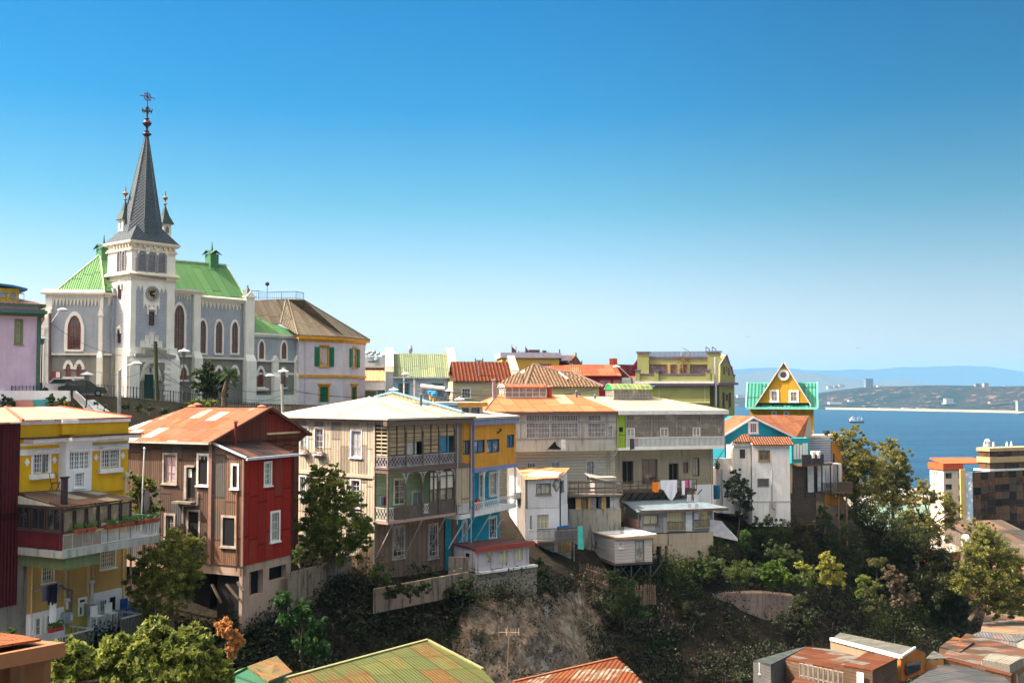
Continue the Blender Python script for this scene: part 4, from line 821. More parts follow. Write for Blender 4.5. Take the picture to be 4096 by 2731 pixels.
 m=MB();top=[P(*ZC(690,515),146),P(*ZC(875,518),150),P(*ZC(963,520),143),P(*ZC(1115,522),147),P(*ZC(1265,522),150),P(*ZC(1345,538),153)];hts=[1.9,2.6,2.2,2.2,2.4,2.7]
 hz=[P(*ZC(690,425),146)[2],P(*ZC(875,427),150)[2],P(*ZC(963,442),143)[2],P(*ZC(1115,438),147)[2],P(*ZC(1265,434),150)[2],P(*ZC(1345,448),153)[2]]
 for k in range(5):
  a,b=top[k],top[k+1];m.bar((a[0],a[1],hz[k]),(b[0],b[1],hz[k+1]),.05,raw=True);m.bar((a[0],a[1],a[2]+.3),(b[0],b[1],b[2]+.3),.03,raw=True)
  for q in range(8):u=q/8;x=a[0]+(b[0]-a[0])*u;y=a[1]+(b[1]-a[1])*u;m.bar((x,y,a[2]+(b[2]-a[2])*u),(x,y,hz[k]+(hz[k+1]-hz[k])*u),.05 if q==0 else.018,raw=True)
 m.bar(top[5],(top[5][0],top[5][1],hz[5]),.05,raw=True);m.build('roof_railing',m_plain((.02,.16,.32),.5),C)
 m=MB();p=P(*ZC(963,520),146);m.bar(p,(p[0],p[1],P(*ZC(963,370),146)[2]),.04,raw=True);m.lathe((p[0],p[1],P(*ZC(963,378),146)[2]),[(.05,0),(.25,.15),(.3,.4),(.1,.6)],8,raw=True);m.build('roof_horn',DARKM,C)
 for q in((1410,650,1500,690),(1540,745,1620,780)):
  m=MB();a=P(*ZC(q[0],q[1]),150);
  for k in range(3):m.bar(P(*ZC(q[0]+k*25,q[1]+k*18),149.3),P(*ZC(q[0]+80+k*8,q[1]+k*18+6),149.3),.06,raw=True)
  m.build('roof_ladder',DARKM,C)
pink_house()
def wgrid(m,fr,s0,s1,z0,z1,d,nx,ny,t=.03,e=.05,dep=.05):
 m.fr=fr;m.box(s0,s0+e,d,d+dep,z0,z1);m.box(s1-e,s1,d,d+dep,z0,z1);m.box(s0+e,s1-e,d,d+dep,z0,z0+e);m.box(s0+e,s1-e,d,d+dep,z1-e,z1)
 for k in range(1,nx):x=s0+(s1-s0)*k/nx;m.box(x-t/2,x+t/2,d,d+dep-.006,z0+e,z1-e)
 for k in range(1,ny):y=z0+(z1-z0)*k/ny;m.box(s0+e,s1-e,d,d+dep-.01,y-t/2,y+t/2)
def yellow_house():
 Y=frp(79,54,26);w=Y.s(514,1750);zg=-15;C=thing('yellow_house','bright yellow house with white bay, glazed porch and maroon side wing in the left foreground','house',Y.W(w/2,-4,zg))
 def z(x,y,d=0):return Y.z(*ZE(x,y),d)
 sb=Y.s(*ZE(700,700));pb=Y.dat(800/2.987,sb);sb1=Y.s(1102/2.987,1800,pb)
 zp1,zp0,zc0,zs=z(400,290),z(400,425),z(400,500),z(350,1120);h=[];Wh=m_plain((.8,.79,.8),.5)
 r1=Y.rc(ZE,392,632,588,868);r3=Y.rc(ZE,1205,588,1415,800)
 for r in(r1,r3):
  h.append(r);m=MB(Y);a=.1;m.box(r[0]-a,r[0],-.16,.05,r[2]-.05,r[3]+a);m.box(r[1],r[1]+a,-.16,.05,r[2]-.05,r[3]+a);m.box(r[0],r[1],-.16,.05,r[3],r[3]+a);q=(r[1]-r[0])
  wgrid(m,Y,r[0],r[0]+q*.62 if r is r1 else r[0]+q*.28,r[2],r[3],-.12,4 if r is r1 else 2,4,.035,.05)
  if r is r3:wgrid(m,Y,r[0]+q*.5,r[1],r[2],r[3],-.12,4,4,.035,.05)
  wd=m.build('window',Wh,C);m=MB(Y);m.poly((r[0],-.14,r[2]),(r[1],-.14,r[2]),(r[1],-.14,r[3]),(r[0],-.14,r[3]));m.build('pane',m_glass((.06,.07,.08),(.5,.5,.5)),wd)
  o=MB(Y.at(r[1] if r is r1 else r[0]+q*.5,0,62 if r is r1 else 40));f=o.fr;
  if r is r1:wgrid(o,f,-q*.33,0,r[2],r[3],0,2,4,.035,.05,.04)
  else:wgrid(o,f,-q*.26,0,r[2],r[3],0,2,4,.035,.05,.04)
  o.build('open_sash',Wh,wd);m=MB(Y);m.box(r[0]-.22,r[1]+.18,0,.22,r[2]-.3,r[2]-.05);m.box(r[0]-.15,r[1]+.1,0,.35,r[3]+a,r[3]+a+.05);m.build('window_sill',Wh,wd)
 m=MB(Y);m.wall(0,w,zs-.3,zp1,h,rev=.16);m.box(0,w,-7.6,-.2,zg,zp1-.3);m.build('wall',YEL,C)
# white bay
 r2,r4=Y.rc(ZE,832,612,1068,830,pb),Y.rc(ZE,895,868,1000,1030,pb);zb=z(900,470,pb);hb=[]
 m=MB(Y);wgrid(m,Y,r2[0],r2[1],r2[2],r2[3],pb-.1,8,4,.035,.06);[m.box(r2[0]+(r2[1]-r2[0])*k/4-.035,r2[0]+(r2[1]-r2[0])*k/4+.035,pb-.1,pb-.03,r2[2],r2[3]) for k in(1,2,3)];m.box(r2[0]-.06,r2[1]+.1,pb,pb+.25,r2[3]+.05,r2[3]+.1);wd=m.build('bay_window',Wh,C);m=MB(Y);m.poly((r2[0],pb-.12,r2[2]),(r2[1],pb-.12,r2[2]),(r2[1],pb-.12,r2[3]),(r2[0],pb-.12,r2[3]));m.build('pane',m_glass((.1,.11,.12),(.6,.6,.6)),wd)
 win(C,Y,r4,4,4,Wh,m_glass((.06,.07,.08),(.5,.5,.5)),case=.08,d=pb);m=MB(Y);m.wall(sb,sb1,zs-.5,zb,[r2,r4],d=pb,rev=.14);Lf=Y.at(sb,0,90);m.fr=Lf;m.poly((-pb,0,zs-.5),(0,0,zs-.5),(0,0,zb),(-pb,0,zb)) if False else None
 m.fr=Y;m.poly((sb,0,zs-.5),(sb,pb,zs-.5),(sb,pb,zb),(sb,0,zb));m.poly((sb1,pb,zs-.5),(sb1,0,zs-.5),(sb1,0,zb),(sb1,pb,zb));m.build('bay_wall',WSTUC,C)
 m=MB(Y);m.box(sb,sb1-.8,-.1,pb-.3,zp0,zp1-.004);m.build('bay_parapet',YEL,C)
# bands
 m=MB(Y)
 def band(y0,y1,x=450,o=.06,s0=.02,s1=None):
  za,zb_=z(x,y0),z(x,y1)
  for a,b in((s0,sb-.004),(sb1+.004,s1 or w)):
   m.box(a,b,-.05,o,zb_,za)
 band(600-20,650);band(508,538);m.box(.02,w+.05,-.1,.1,zp1-.002,zp1+.2);m.box(sb-.1,sb1-.75,0,pb-.2,zp1+.002,zp1+.204);m.build('white_band',Wh,C)
 m=MB(Y);za,zb_=z(450,540),z(450,578);m.box(sb1+.01,w-.1,.0,.03,zb_,za);m.build('ochre_panel',m_plaster((.5,.38,.18),.2),C)
 m=MB(Y);zc1=z(400,432);m.box(.3,sb-.1,-.1,.75,zc0,zc1-.12);m.box(sb-.1,sb1+.1,-.1,pb+.5,zc0+.003,zc1-.117);m.box(sb1+.1,w+.25,-.1,.75,zc0+.006,zc1-.114);m.build('cornice',Wh,C)
 m=MB(Y);m.box(.1,sb-.1,0,.85,zc1-.11,zc1-.05);m.box(sb-.11,sb1+.11,0,pb+.6,zc1-.107,zc1-.047);m.box(sb1+.11,w+.35,0,.85,zc1-.104,zc1-.044);m.build('cornice_flashing',m_plain((.07,.02,.025),.7),C)
 for x,y in((320,740),(646,713),(1143,685),(1464,662)):
  s,zz=Y.st(*ZE(x,y));m=MB(Y);m.fext([(s-.15,zz),(s,zz-.22),(s+.15,zz),(s,zz+.22)],0,.04);m.build('diamond',Wh,C)
# maroon wing and concrete below
 zb2q=lambda:Y.z(*ZF(230,225))
 m=MB(Y);zt=z(235,268);zm=Y.z(*ZF(190,775));m.box(-16,0,-7,.12,zm,zt);m.build('maroon_wing',MAROON,C);m=MB(Y);m.box(-16,.05,-7,.05,zg-2,zm);m.box(.05,Y.s(*ZF(262,600)),-1,.04,zg-2,zb2q());m.build('plinth',CONCD,C)
 m=MB(Y);Rr=m_corr((.55,.3,.22),.18,.9,2.6,.15,.25,(.4,.16,.1),(.72,.66,.6),.1,.6,.12,.02)
 e0,e1=(-16,.3,zt+.05),(-.1,.3,zt+.05);ap1=Y.st(*ZE(60,85),-4.5);ap2=Y.st(*ZE(500,85),-5.2);zr=ap1[1]
 m.ext([(0,.3,zp1+.25),(w+.1,.1,zp1+.25),(ap2[0]+.6,-4.5,zr),(ap1[0],-4.5,zr)],.08);m.ext([e0,e1,(ap1[0],-4.5,zr),(-16,-4.5,zr)],.08);m.ext([(w+.1,.1,zp1+.25),(w+.1,-8,zp1+.25),(ap2[0]+.6,-4.5,zr)],.08);m.build('roof',Rr,C)
 m=MB(Y);m.bar((-.05,.35,zp1+.25),(ap1[0],-4.5,zr),.09);m.bar((w+.15,.1,zp1+.28),(ap2[0]+.6,-4.5,zr+.03),.05);m.bar((-.05,.12,zp1+.23),(w+.1,.12,zp1+.23),.04);m.bar((ap1[0],-4.5,zr),(ap2[0]+.6,-4.5,zr),.04);m.build('roof_flashing',m_plain((.5,.12,.08),.6),C)
# glazed porch
 ds=Y.dat(770/2.987,0);L=Y.left();zr0=Y.z(*ZE(775,1265),ds);srr=Y.s(1592/2.987,1990,ds);sd=Y.s(636,2060,ds);zf1=L.z(*ZE(500,1550));zdk=Y.z(*ZF(1300,75),ds);zb2=L.z(*ZF(400,222));sg=Y.s(*ZF(1010,120),ds)
 frm=m_plain((.07,.045,.045),.5);m=MB(Y);m.ext([(0,ds+.15,zr0),(srr,ds+.15,zr0),(srr-.3,0,zs+.0),(0,0,zs+.15)],.08);m.build('porch_roof',m_corr((.13,.085,.07),.2,.9,2.2,.5,.12,(.10,.03,.03),(.3,.27,.2),.3,.75,.3),C)
 m=MB(Y);m.ext([(0,ds,zr0-.1),(-.001,0,zs),(-.001,0,zr0-.1)],.06,(-1,0,0));m.build('porch_gable',m_plaster((.5,.48,.42),.4),C)
 m=MB(L);zz0,zz1=zf1,zr0-.12;n3=3;pw=ds/n3
 for k in range(n3):wgrid(m,L,k*pw+.05,(k+1)*pw-.05,zz0,zz1,-.02,2,1,.05,.07,.1)
 m.box(0,ds,-.03,.1,zz1,zz1+.1);m.box(0,ds,-.03,.1,zz0-.1,zz0);pf=m.build('porch_side_window',frm,C);m=MB(L);m.poly((.05,0,zz0),(ds,0,zz0),(ds,0,zz1),(.05,0,zz1));m.build('pane',m_glass((.02,.025,.03),(.3,.32,.33)),pf)
 m=MB(L);m.box(0,ds+.02,-.05,.04,zb2,zz0-.1);m.build('porch_side_wall',m_corr((.15,.025,.035),.12,1,3,.2,.15,(.06,.02,.02),None,.2,.7,.25),C)
 m=MB(Y);nb=6;wz0,wz1=zdk+.5,zr0-.15;sgx=srr-.1
 for k in range(nb):a,b=sgx*k/nb,sgx*(k+1)/nb;wgrid(m,Y,a+.03,b-.03,wz0,wz1-.02,ds-.05,1,1,.04,.06,.08)
 m.bar((0,ds+.12,wz1-.12),(sgx*.62,ds+.12,wz1+.05),.06);pf=m.build('porch_front_window',frm,C);m=MB(Y);m.poly((0,ds-.03,wz0),(sgx,ds-.03,wz0),(sgx,ds-.03,wz1),(0,ds-.03,wz1));m.build('pane',m_glass((.10,.085,.06),(.75,.6,.4),.05),pf)
 m=MB(Y);wgrid(m,Y,.02,sg,zdk-.35,wz0-.08,ds-.03,4,1,.03,.04,.05);pf=m.build('porch_low_window',m_plain((.5,.5,.52),.5),C);m=MB(Y);m.poly((0,ds-.01,zdk-.35),(sg,ds-.01,zdk-.35),(sg,ds-.01,wz0-.08),(0,ds-.01,wz0-.08));m.build('pane',m_glass((.12,.12,.11),(.5,.47,.4)),pf)
 m=MB(Y);m.box(0,sd,.0,ds+.06,zdk-.75,zdk-.36);m.build('deck_slab',m_plaster((.42,.42,.4),.8,(.12,.12,.1)),C)
 m=MB(Y);m.box(.25,sb,.05,ds-.1,zdk-1.35,zdk-.76);m.build('deck_beam',m_plaster((.13,.17,.07),.5),C)
 railing(C,Y,sg,sd,ds-.02,zdk-.36,zdk+.72,44,m_plain((.62,.64,.68),.45),r=.014)
 Rt=Y.at(sd,ds,-90);railing(C,Rt,0,2.2,0,zdk-.36,zdk+.72,14,m_plain((.62,.64,.68),.45),r=.014)
 m=MB(Y);[m.bar((s,ds-.1,zdk-.4),(s,ds-.1,zr0-.1),.05) for s in(srr-.05,srr-1.6,srr-.8)];m.build('porch_post',frm,C)
 s,zz=Y.st(*ZE(765,1240),ds*.9);m=MB(Y);m.lathe((s,ds*.9,0),[(.17,zr0),(.17,Y.z(*ZE(765,935),ds*.9)),(.22,Y.z(*ZE(765,932),ds*.9)),(.26,Y.z(*ZE(765,912),ds*.9)),(.1,Y.z(*ZE(765,908),ds*.9))],10);m.build('flue',m_plain((.05,.04,.045),.4,.5),C)
 s,zz=Y.st(*ZE(1490,890));m=MB(Y);m.box(s-.13,s+.13,0,.25,zz-.1,zz+.12);m.bar((s-.02,.12,zz),(s-.06,.12,z(1475,1115)),.06);m.build('downpipe',m_plain((.6,.58,.5),.5),C)
# lower storeys
 s0,s1=Y.s(*ZF(262,600)),Y.s(*ZF(1255,500));zt2=zdk-.7;zbb=Y.z(*ZF(600,812));hh=[]
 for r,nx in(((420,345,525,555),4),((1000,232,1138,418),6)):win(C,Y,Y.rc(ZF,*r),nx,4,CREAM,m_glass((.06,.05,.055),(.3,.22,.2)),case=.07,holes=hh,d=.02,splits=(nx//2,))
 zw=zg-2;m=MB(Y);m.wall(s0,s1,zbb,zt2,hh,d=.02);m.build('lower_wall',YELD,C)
 m=MB(Y);[m.box(Y.s(*ZF(x,500))-q,Y.s(*ZF(x,500))+q,.02,.1,zbb-.5,zt2) for x,q in((312,.02),(642,.06),(688,.02),(870,.07),(918,.015),(1215,.05))];m.build('wall_batten',m_plain((.55,.42,.25),.7),C)
 m=MB(Y);xk=Y.s(*ZF(640,900));xl=Y.s(*ZF(865,900));m.box(s0,xk,.0,.06,zw,zbb);m.box(xl,Y.s(*ZF(1225,800)),.0,.06,zw,zbb+.35);m.build('white_base',WSTUC,C)
 m=MB(Y);m.box(xk,xl,0,.05,zw,zbb);m.build('mustard_base',m_plaster((.45,.38,.1),.2),C)
 for r,nx,ny,gl in(((300,930,330,1085),1,1,0),((345,915,405,1095),1,2,0),((455,880,545,1050),3,2,0),((778,725,850,775),1,1,1),((778,800,818,895),1,1,1),((985,735,1060,858),3,2,1)):
  rc=Y.rc(ZF,*r,.06);win(C,Y,rc,nx,ny,WHITE,GLASS,case=.06,d=.06,rec=0,proud=.06,sill=False)
 rc=Y.rc(ZF,1092,712,1142,860,.06);m=MB(Y);m.box(*rc[:2],.06,.09,*rc[2:]);m.build('doorway_shade',BLACK,C)  # thin black sheet, the doorway's shade painted on the wall
 for x,y0,y1 in((915,545,780),(668,720,830)):
  s,za=Y.st(*ZF(x,y0),.2);zb_=Y.z(*ZF(x,y1),.2);m=MB(Y);m.lathe((s,.2,0),[(.08,zb_),(.08,za-.2),(.16,za-.15),(.16,za),(.05,za+.02)],8);m.build('flue',m_plain((.55,.52,.5),.5),C)
 for r in((635,862,720,965),(875,790,948,885)):
  rc=Y.rc(ZF,*r,.3);m=MB(Y);m.box(rc[0],rc[1],.06,.38,rc[2],rc[3]);bxo=m.build('meter_box',m_plain((.3,.33,.36),.5),C);m=MB(Y);m.box(rc[0]+.35,rc[1]-.05,.38,.4,rc[2]+.1,rc[3]-.1);m.build('box_door',m_plain((.55,.57,.6),.5),bxo)
 m=MB(Y);p=[Y.st(*ZF(x,y),.25) for x,y in((550,600),(625,605),(630,625),(715,650),(712,860))];m.path([(s,.25,zz) for s,zz in p],.06);m.build('waste_pipe',m_plain((.15,.14,.15),.5),C)
 m=MB(Y);p=[Y.st(*ZF(x,y),-1.2) for x,y in((1300,190),(1300,770))];m.bar((p[0][0],-1.2,p[0][1]),(p[1][0],-1.2,p[1][1]),.07);m.build('downpipe',m_plain((.3,.3,.3),.5),C)
# two small balconies with crossed timber rails
 for(xa,xb,dd,yt,yb,lat) in((330,925,1.9,1020,1190,7),(885,1400,2.4,870,1090,6)):
  dd2=dd;a,b=Y.s(*ZF(xa,1000)),Y.s(*ZF(xb,yt),dd);zt_,zl=Y.z(*ZF(xb,yt),dd),Y.z(*ZF(xb,yb),dd);m=MB(Y);m.box(a,b,.07,dd+.05,zl-.35,zl-.12);bo=m.build('balcony_floor',m_plaster((.13,.12,.1),.5),C)
  m=MB(Y);m.box(a,b,dd-.05,dd+.05,zt_-.08,zt_);m.box(b-.05,b+.05,.1,dd-.05,zt_-.084,zt_-.004);m.build('handrail',m_plain((.35,.37,.38),.5),bo)
  m=MB(Y);n=lat;sw=(b-a)/n
  for k in range(n+1):m.box(a+k*sw-.035,a+k*sw+.035,dd-.03,dd+.03,zl-.12,zt_-.08)
  for k in range(n):
   x0,x1=a+k*sw,a+(k+1)*sw;zm=(zl+zt_)/2;m.bar((x0,dd,zl),(x1,dd,zm),.025);m.bar((x0,dd,zt_-.1),(x1,dd,zm),.025);m.bar((x0,dd,zm),(x1,dd,zm-.1),.022);m.bar(((x0+x1)/2,dd,zl-.1),((x0+x1)/2,dd,zt_-.1),.02)
  for k in range(5):d_=.3+(dd-.3)*k/5;m.bar((b,d_,zl),(b,d_,zt_-.08),.025)
  m.build('lattice_rail',m_plain((.1,.11,.1),.7),bo)
 m=MB(Y);a=Y.s(*ZF(1225,800));m.ext([(a,.1,Y.z(*ZF(1220,725))),(a+.1,2.4,Y.z(*ZF(1400,865),2.4)),(a+.1,2.4,zl-.1),(a,.1,zl-.1)],.06,(-1,0,0));m.build('stair_screen',m_corr((.4,.45,.52),.15,1,3,.15,.1),C)
 m=MB(Y);m.box(-.2,w+.1,.06,2.0,zw-3,zl-.36);m.build('retaining_base',m_plaster((.3,.2,.12),.6),C)
 return Y,C,ds,zdk,sd,zr0,zs,w
YF,YC,YDS,YZD,YSD,YZR,YZS,YW=yellow_house()
def yellow_extras():
 Y,ds=YF,YDS;Wt=m_plain((.75,.75,.76),.8);NV=m_plain((.02,.02,.04),.9)
# laundry on hangers
 s,z=Y.st(*ZF(490,600),1.0);g=thing('hanging_laundry','dark clothes and a white skirt hanging from a rail under the lower window','laundry',Y.W(s,1,z-1.2))
 m=MB(Y);m.bar((Y.s(*ZF(345,630),.9),.9,z-.15),(Y.s(*ZF(620,600),.9),.9,z),.03);m.build('rail',GREYM,g)
 def cloth(s,z0,w,h,d,mat,par,nm='garment',drop=.0):
  m=MB(Y);n=6
  for k in range(n):
   a,b=s+w*k/n,s+w*(k+1)/n;da,db=d+.05*math.sin(k*2.1),d+.05*math.sin((k+1)*2.1);m.poly((a,da,z0-h-drop*(k%2)),(b,db,z0-h-drop*((k+1)%2)),(b,db,z0),(a,da,z0))
  return m.build(nm,mat,par)
 cloth(s-.45,z,.35,.75,1.0,m_plain((.12,.12,.16),.9),g);cloth(s-.15,z+.05,.6,.95,1.06,NV,g,drop=.12);cloth(s+.02,z-.85,.42,1.0,1.03,Wt,g,drop=.1);cloth(s+.4,z+.02,.25,.5,1.0,m_plain((.25,.25,.3),.9),g)
# flag pole, folded parasol, folding chair on the porch roof
 s,z0=Y.st(*ZE(1680,1560),ds+.1);z1=Y.z(*ZE(1725,590),ds+.1);s1=Y.s(*ZE(1725,590),ds+.1);m=MB(Y);m.bar((s,ds+.1,z0),(s1,ds+.1,z1),.035,n=8);m.lathe((s1,ds+.1,z1),[(.04,0),(.07,.06),(.03,.14)],8);m.build('flag_pole',WHITEW,None,'bare white flag pole rising from the deck railing of the yellow house','pole')
 s,zp=Y.st(*ZE(1750,1340),ds-1.0);m=MB(Y);m.lathe((s,ds-1,0),[(.03,YZD-.36),(.03,zp+.1),(.13,zp+.15),(.17,zp+.6),(.12,zp+1.2),(.04,Y.z(*ZE(1750,1135),ds-1))],10);m.build('folded_parasol',m_plain((.2,.17,.17),.9),None,'folded grey parasol standing on the deck beside the tree','parasol')
 s,z=Y.st(*ZE(600,1085),.9);z-=.05;m=MB(Y);Pp=lambda a,b,c:(s+a,.9+b,z+c)
 for q in(0,.42):m.bar(Pp(0+q,.2,0),Pp(.12+q,-.25,.95),.02);m.bar(Pp(.14+q,-.25,-.02),Pp(.02+q,.2,.48),.02)
 m.bar(Pp(.12,-.25,.95),Pp(.54,-.25,.95),.02);m.hexa([Pp(0,.22,.44),Pp(.44,.22,.44),Pp(.52,-.15,.44),Pp(.08,-.15,.44),Pp(0,.22,.48),Pp(.44,.22,.48),Pp(.52,-.15,.48),Pp(.08,-.15,.48)]);m.build('folding_chair',m_plain((.16,.05,.03),.6),None,'rusty brown folding chair left on the porch roof of the yellow house','chair')
# planters along the railing
 pot=m_plain((.35,.09,.05),.8);fol=m_leaf((.05,.12,.02),(.12,.2,.04));PL=['terracotta planter box nearest the glazed porch corner','second terracotta planter from the porch corner','third planter along the porch, left of a close pair','fourth planter, right one of the close pair below the porch windows','planter under the last porch window','planter just left of the flag pole','planter just right of the flag pole','planter in front of the folded parasol','planter at the far right end of the deck railing']
 for k,x in enumerate((955,1080,1310,1370,1500,1590,1640,1760,1840)):
  s,z=Y.st(*ZE(x,1500-(x-955)*.125),ds+.15);zt=YZD+.62;g=thing('planter_box',PL[k],'planter',Y.W(s,ds+.15,zt-.25),'planter boxes on the deck railing')
  m=MB(Y);m.hexa([(s-.26,ds+.25,zt-.22),(s+.26,ds+.25,zt-.22),(s+.26,ds+.06,zt-.22),(s-.26,ds+.06,zt-.22),(s-.32,ds+.3,zt),(s+.32,ds+.3,zt),(s+.32,ds+.05,zt),(s-.32,ds+.05,zt)]);m.build('pot',pot,g)
  m=MB(Y);r=random.Random(x)
  for q in range(26):a=s+r.uniform(-.3,.3);b=ds+.17+r.uniform(-.1,.12);c=zt+r.uniform(0,.28);e=.07;m.poly((a-e,b,c),(a,b+.03,c-e),(a+e,b,c),(a,b-.02,c+e))
  m.build('flowers',fol,g)
 g=thing('geranium_pot','red potted plant standing on the white base balcony of the yellow house','potted plant',Y.W(*[Y.s(*ZF(565,1045),.8),.8,Y.z(*ZF(565,1055),.8)]));s,z=Y.st(*ZF(565,1050),.8)
 m=MB(Y);m.box(s-.5,s+.35,.7,.9,z,z+.2);m.build('pot',m_plain((.4,.04,.04),.7),g);m=MB(Y);r=random.Random(3)
 for q in range(50):a=s+r.uniform(-.45,.35);c=z+.2+r.uniform(0,.3);b=.8+r.uniform(-.1,.1);e=.08;m.poly((a-e,b,c),(a,b+.03,c-e),(a+e,b,c),(a,b-.02,c+e))
 m.build('leaves',fol,g)
 def chair(s,d,z,mat,lab,grp=None):
  t=thing('patio_chair',lab,'chair',Y.W(s,d,z),grp);m=MB(Y);m.box(s-.25,s+.25,d-.25,d+.25,z+.4,z+.45);m.build('seat',mat,t);m=MB(Y);m.box(s-.25,s+.25,d-.25,d-.2,z+.45,z+.95);m.build('backrest',mat,t)
  for a in(-.22,.22):
   for b in(-.22,.22):m=MB(Y);m.bar((s+a,d+b,z),(s+a,d+b,z+.4),.02);m.build('leg',mat,t)
 zf=Y.z(*ZF(1100,1000),1.2)
 s=Y.s(*ZF(990,900),1.2);chair(s,1.0,zf+.25,Wt,'white patio chair left of the dark doorway on the right balcony');chair(s+.9,1.1,zf+.25,Wt,'second white patio chair nearer the dark doorway');chair(s+2.0,1.1,zf+.3,m_plain((.03,.08,.3),.7),'blue patio chair on the right balcony of the yellow house')
yellow_extras()
def red_house():
 A=frp(982,64,24);L=A.left();b=-L.s(848,1900);G=A.at(0,-b);zg=-16.5;C=thing('red_house','tall rust red and grey corrugated house with rusty gabled roof','house',A.W(3,-4,zg))
 REDW=m_corr((.3,.022,.014),.16,.85,2.6,.16,.25,(.2,.06,.04),(.25,.022,.016),.2,.6,.3,.012);GBW=m_corr((.12,.08,.065),.16,.85,2.6,.3,.3,(.15,.08,.05),(.085,.085,.09),.38,.75,.5,.01);RBR=m_corr((.14,.045,.03),.16,.85,2.6,.2,.3,(.12,.05,.03),None,.2,.7,.4,.012)
 wa=A.s(*ZG(1890,900));wg=G.s(*ZG(1950,500));zl=L.z(*ZG(1390,620));zb=L.z(*ZQ(370,140));zR=A.z(*ZQ(380,132));sl_=L.s(*ZG(100,800))-1;ze=L.z(*ZG(1040,440),0);zla=G.st(*ZG(1070,462))[1]
# left face: main part and annex part share one plane
 hl=[];T_=m_plain((.42,.36,.32),.8,0,.4)
 for r,nx,ny,mt,mp in(((540,572,660,862),2,3,T_,CURTP),((900,578,995,880),2,3,WHITEW,m_glass((.02,.03,.04),(.1,.15,.2))),((1258,685,1305,912),1,3,WHITEW,GLASS),((795,1165,900,1465),2,4,T_,m_glass((.03,.06,.07),(.12,.2,.25))),((1155,1228,1278,1520),2,3,T_,GLASS),((560,1205,640,1440),2,3,T_,GLASS)):
  win(C,L,L.rc(ZG,*r),nx,ny,mt,mp,case=.14,sash=.08,holes=hl)
 rd=L.rc(ZG,782,700,862,1020);hl.append((rd[0],rd[1],rd[2],rd[3]));m=MB(L);m.box(rd[0]-.18,rd[0],-.1,.12,rd[2]-.1,rd[3]+.1);m.box(rd[0],rd[1],-.1,.12,rd[3],rd[3]+.12);dd=m.build('door_frame',T_,C);m=MB(L);m.box(rd[0],rd[1],-.13,-.06,rd[2],rd[3]);do=m.build('door',m_board((.15,.05,.025),.2,True),dd)
 m=MB(L);w3=(rd[1]-rd[0]);wgrid(m,L,rd[0]+w3*.15,rd[1]-w3*.15,rd[2]+(rd[3]-rd[2])*.45,rd[3]-.15,-.055,2,3,.03,.04,.03);m.build('door_glazing',m_plain((.1,.09,.08),.4),do);m=MB(L);s,z=L.st(*ZG(808,760));m.box(s-.12,s+.14,-.03,-.015,z-.28,z+.25);m.build('door_notice',WHITE,do)
 m=MB(L);m.box(rd[0]-.8,rd[1]+.1,0,.5,rd[2]-.35,rd[2]-.22);m.build('broken_doorstep',CONCD,C)
 m=MB(L);m.wall(sl_,-b-.001,zb,ze,hl);m.build('wall',GBW,C)
 m=MB(L);m.wall(-b,0,zb,zl,hl);zk=zla;m.ext([(-b,0,zl),(0,0,zl),(-b,0,zk)],.05,(0,-1,0));m.build('annex_wall',m_corr((.17,.11,.08),.16,.85,2.6,.3,.3,(.2,.1,.06),(.1,.095,.09),.35,.75,.5,.01),C)
 m=MB(L);m.box(-b-.18,-b+.06,-.02,.12,zb,ze);m.box(-.14,.0,-.02,.08,zb,zl);m.build('corner_board',m_plain((.26,.15,.12),.8),C)
# red front of the annex
 ha=[];win(C,A,A.rc(ZG,1592,655,1655,885),2,4,WHITE,m_glass((.08,.2,.1),(.1,.5,.2)),case=.1,holes=ha);win(C,A,A.rc(ZG,1662,1175,1738,1465),3,3,WHITE,m_glass((.12,.12,.14),(.3,.3,.33)),case=.13,holes=ha)
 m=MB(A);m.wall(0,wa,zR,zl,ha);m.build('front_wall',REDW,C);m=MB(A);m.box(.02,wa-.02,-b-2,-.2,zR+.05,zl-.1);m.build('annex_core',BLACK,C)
 m=MB(A);m.box(wa,wg+.0,-b-.3,-b,zR,G.z(*ZG(1800,400)));m.box(wa-.05,wa+.02,-b,0,zR,zl+.3);m.build('brown_wall',RBR,C)
 m=MB(A);m.bar((wa-.1,.08,zR-1),(wa-.1,.08,zl),.06);m.build('downpipe',m_plain((.06,.02,.02),.6),C)
# gable on the main front plane
 s_ap,z_ap=G.st(*ZG(1612,82));s_e,z_e=G.st(*ZG(2040,360));m=MB(G);m.fext([(0,ze-.05),(wg+.02,ze-.35),(s_e-.1,z_e-.05),(s_ap,z_ap-.12)],-.15,0);m.fr=G;m.build('gable_wall',RBR,C);m=MB(G);m.fext([(s_ap-.02,z_ap-.1),(s_ap,zl+1.4),(wg,zl+1.2),(s_e-.1,z_e-.03)],0,.02);m.build('red_gable_sheet',m_corr((.24,.035,.025),.16,.85,4,.12,.15,(.14,.05,.04)),C)
 m=MB(G);m.box(s_ap,wg,-.05,.1,zl+1.25,zl+1.38);m.build('gable_trim',m_plain((.6,.45,.25),.7),C)
 m=MB(G);m.box(.3,wg,-9,-.2,zb-.4,ze-.4);m.build('core',RBR,C);m=MB(G);m.box(1.2,wg-.4,-8,-1,zg-2,zb-.41);m.build('cellar_shade',BLACK,C)  # black box below the core, painted shade instead of a cellar room
# roof: big left slope, gable rake, right slope
 rust=m_corr((.31,.135,.075),.2,.85,1.75,.35,.4,(.22,.075,.03),(.55,.46,.37),.2,.55,.12,.04);zr=z_ap;dl=sl_
 Wg=G.W;bk=dl+b;ev=(-.45,.35);m=MB(G);q=-bk if False else 0
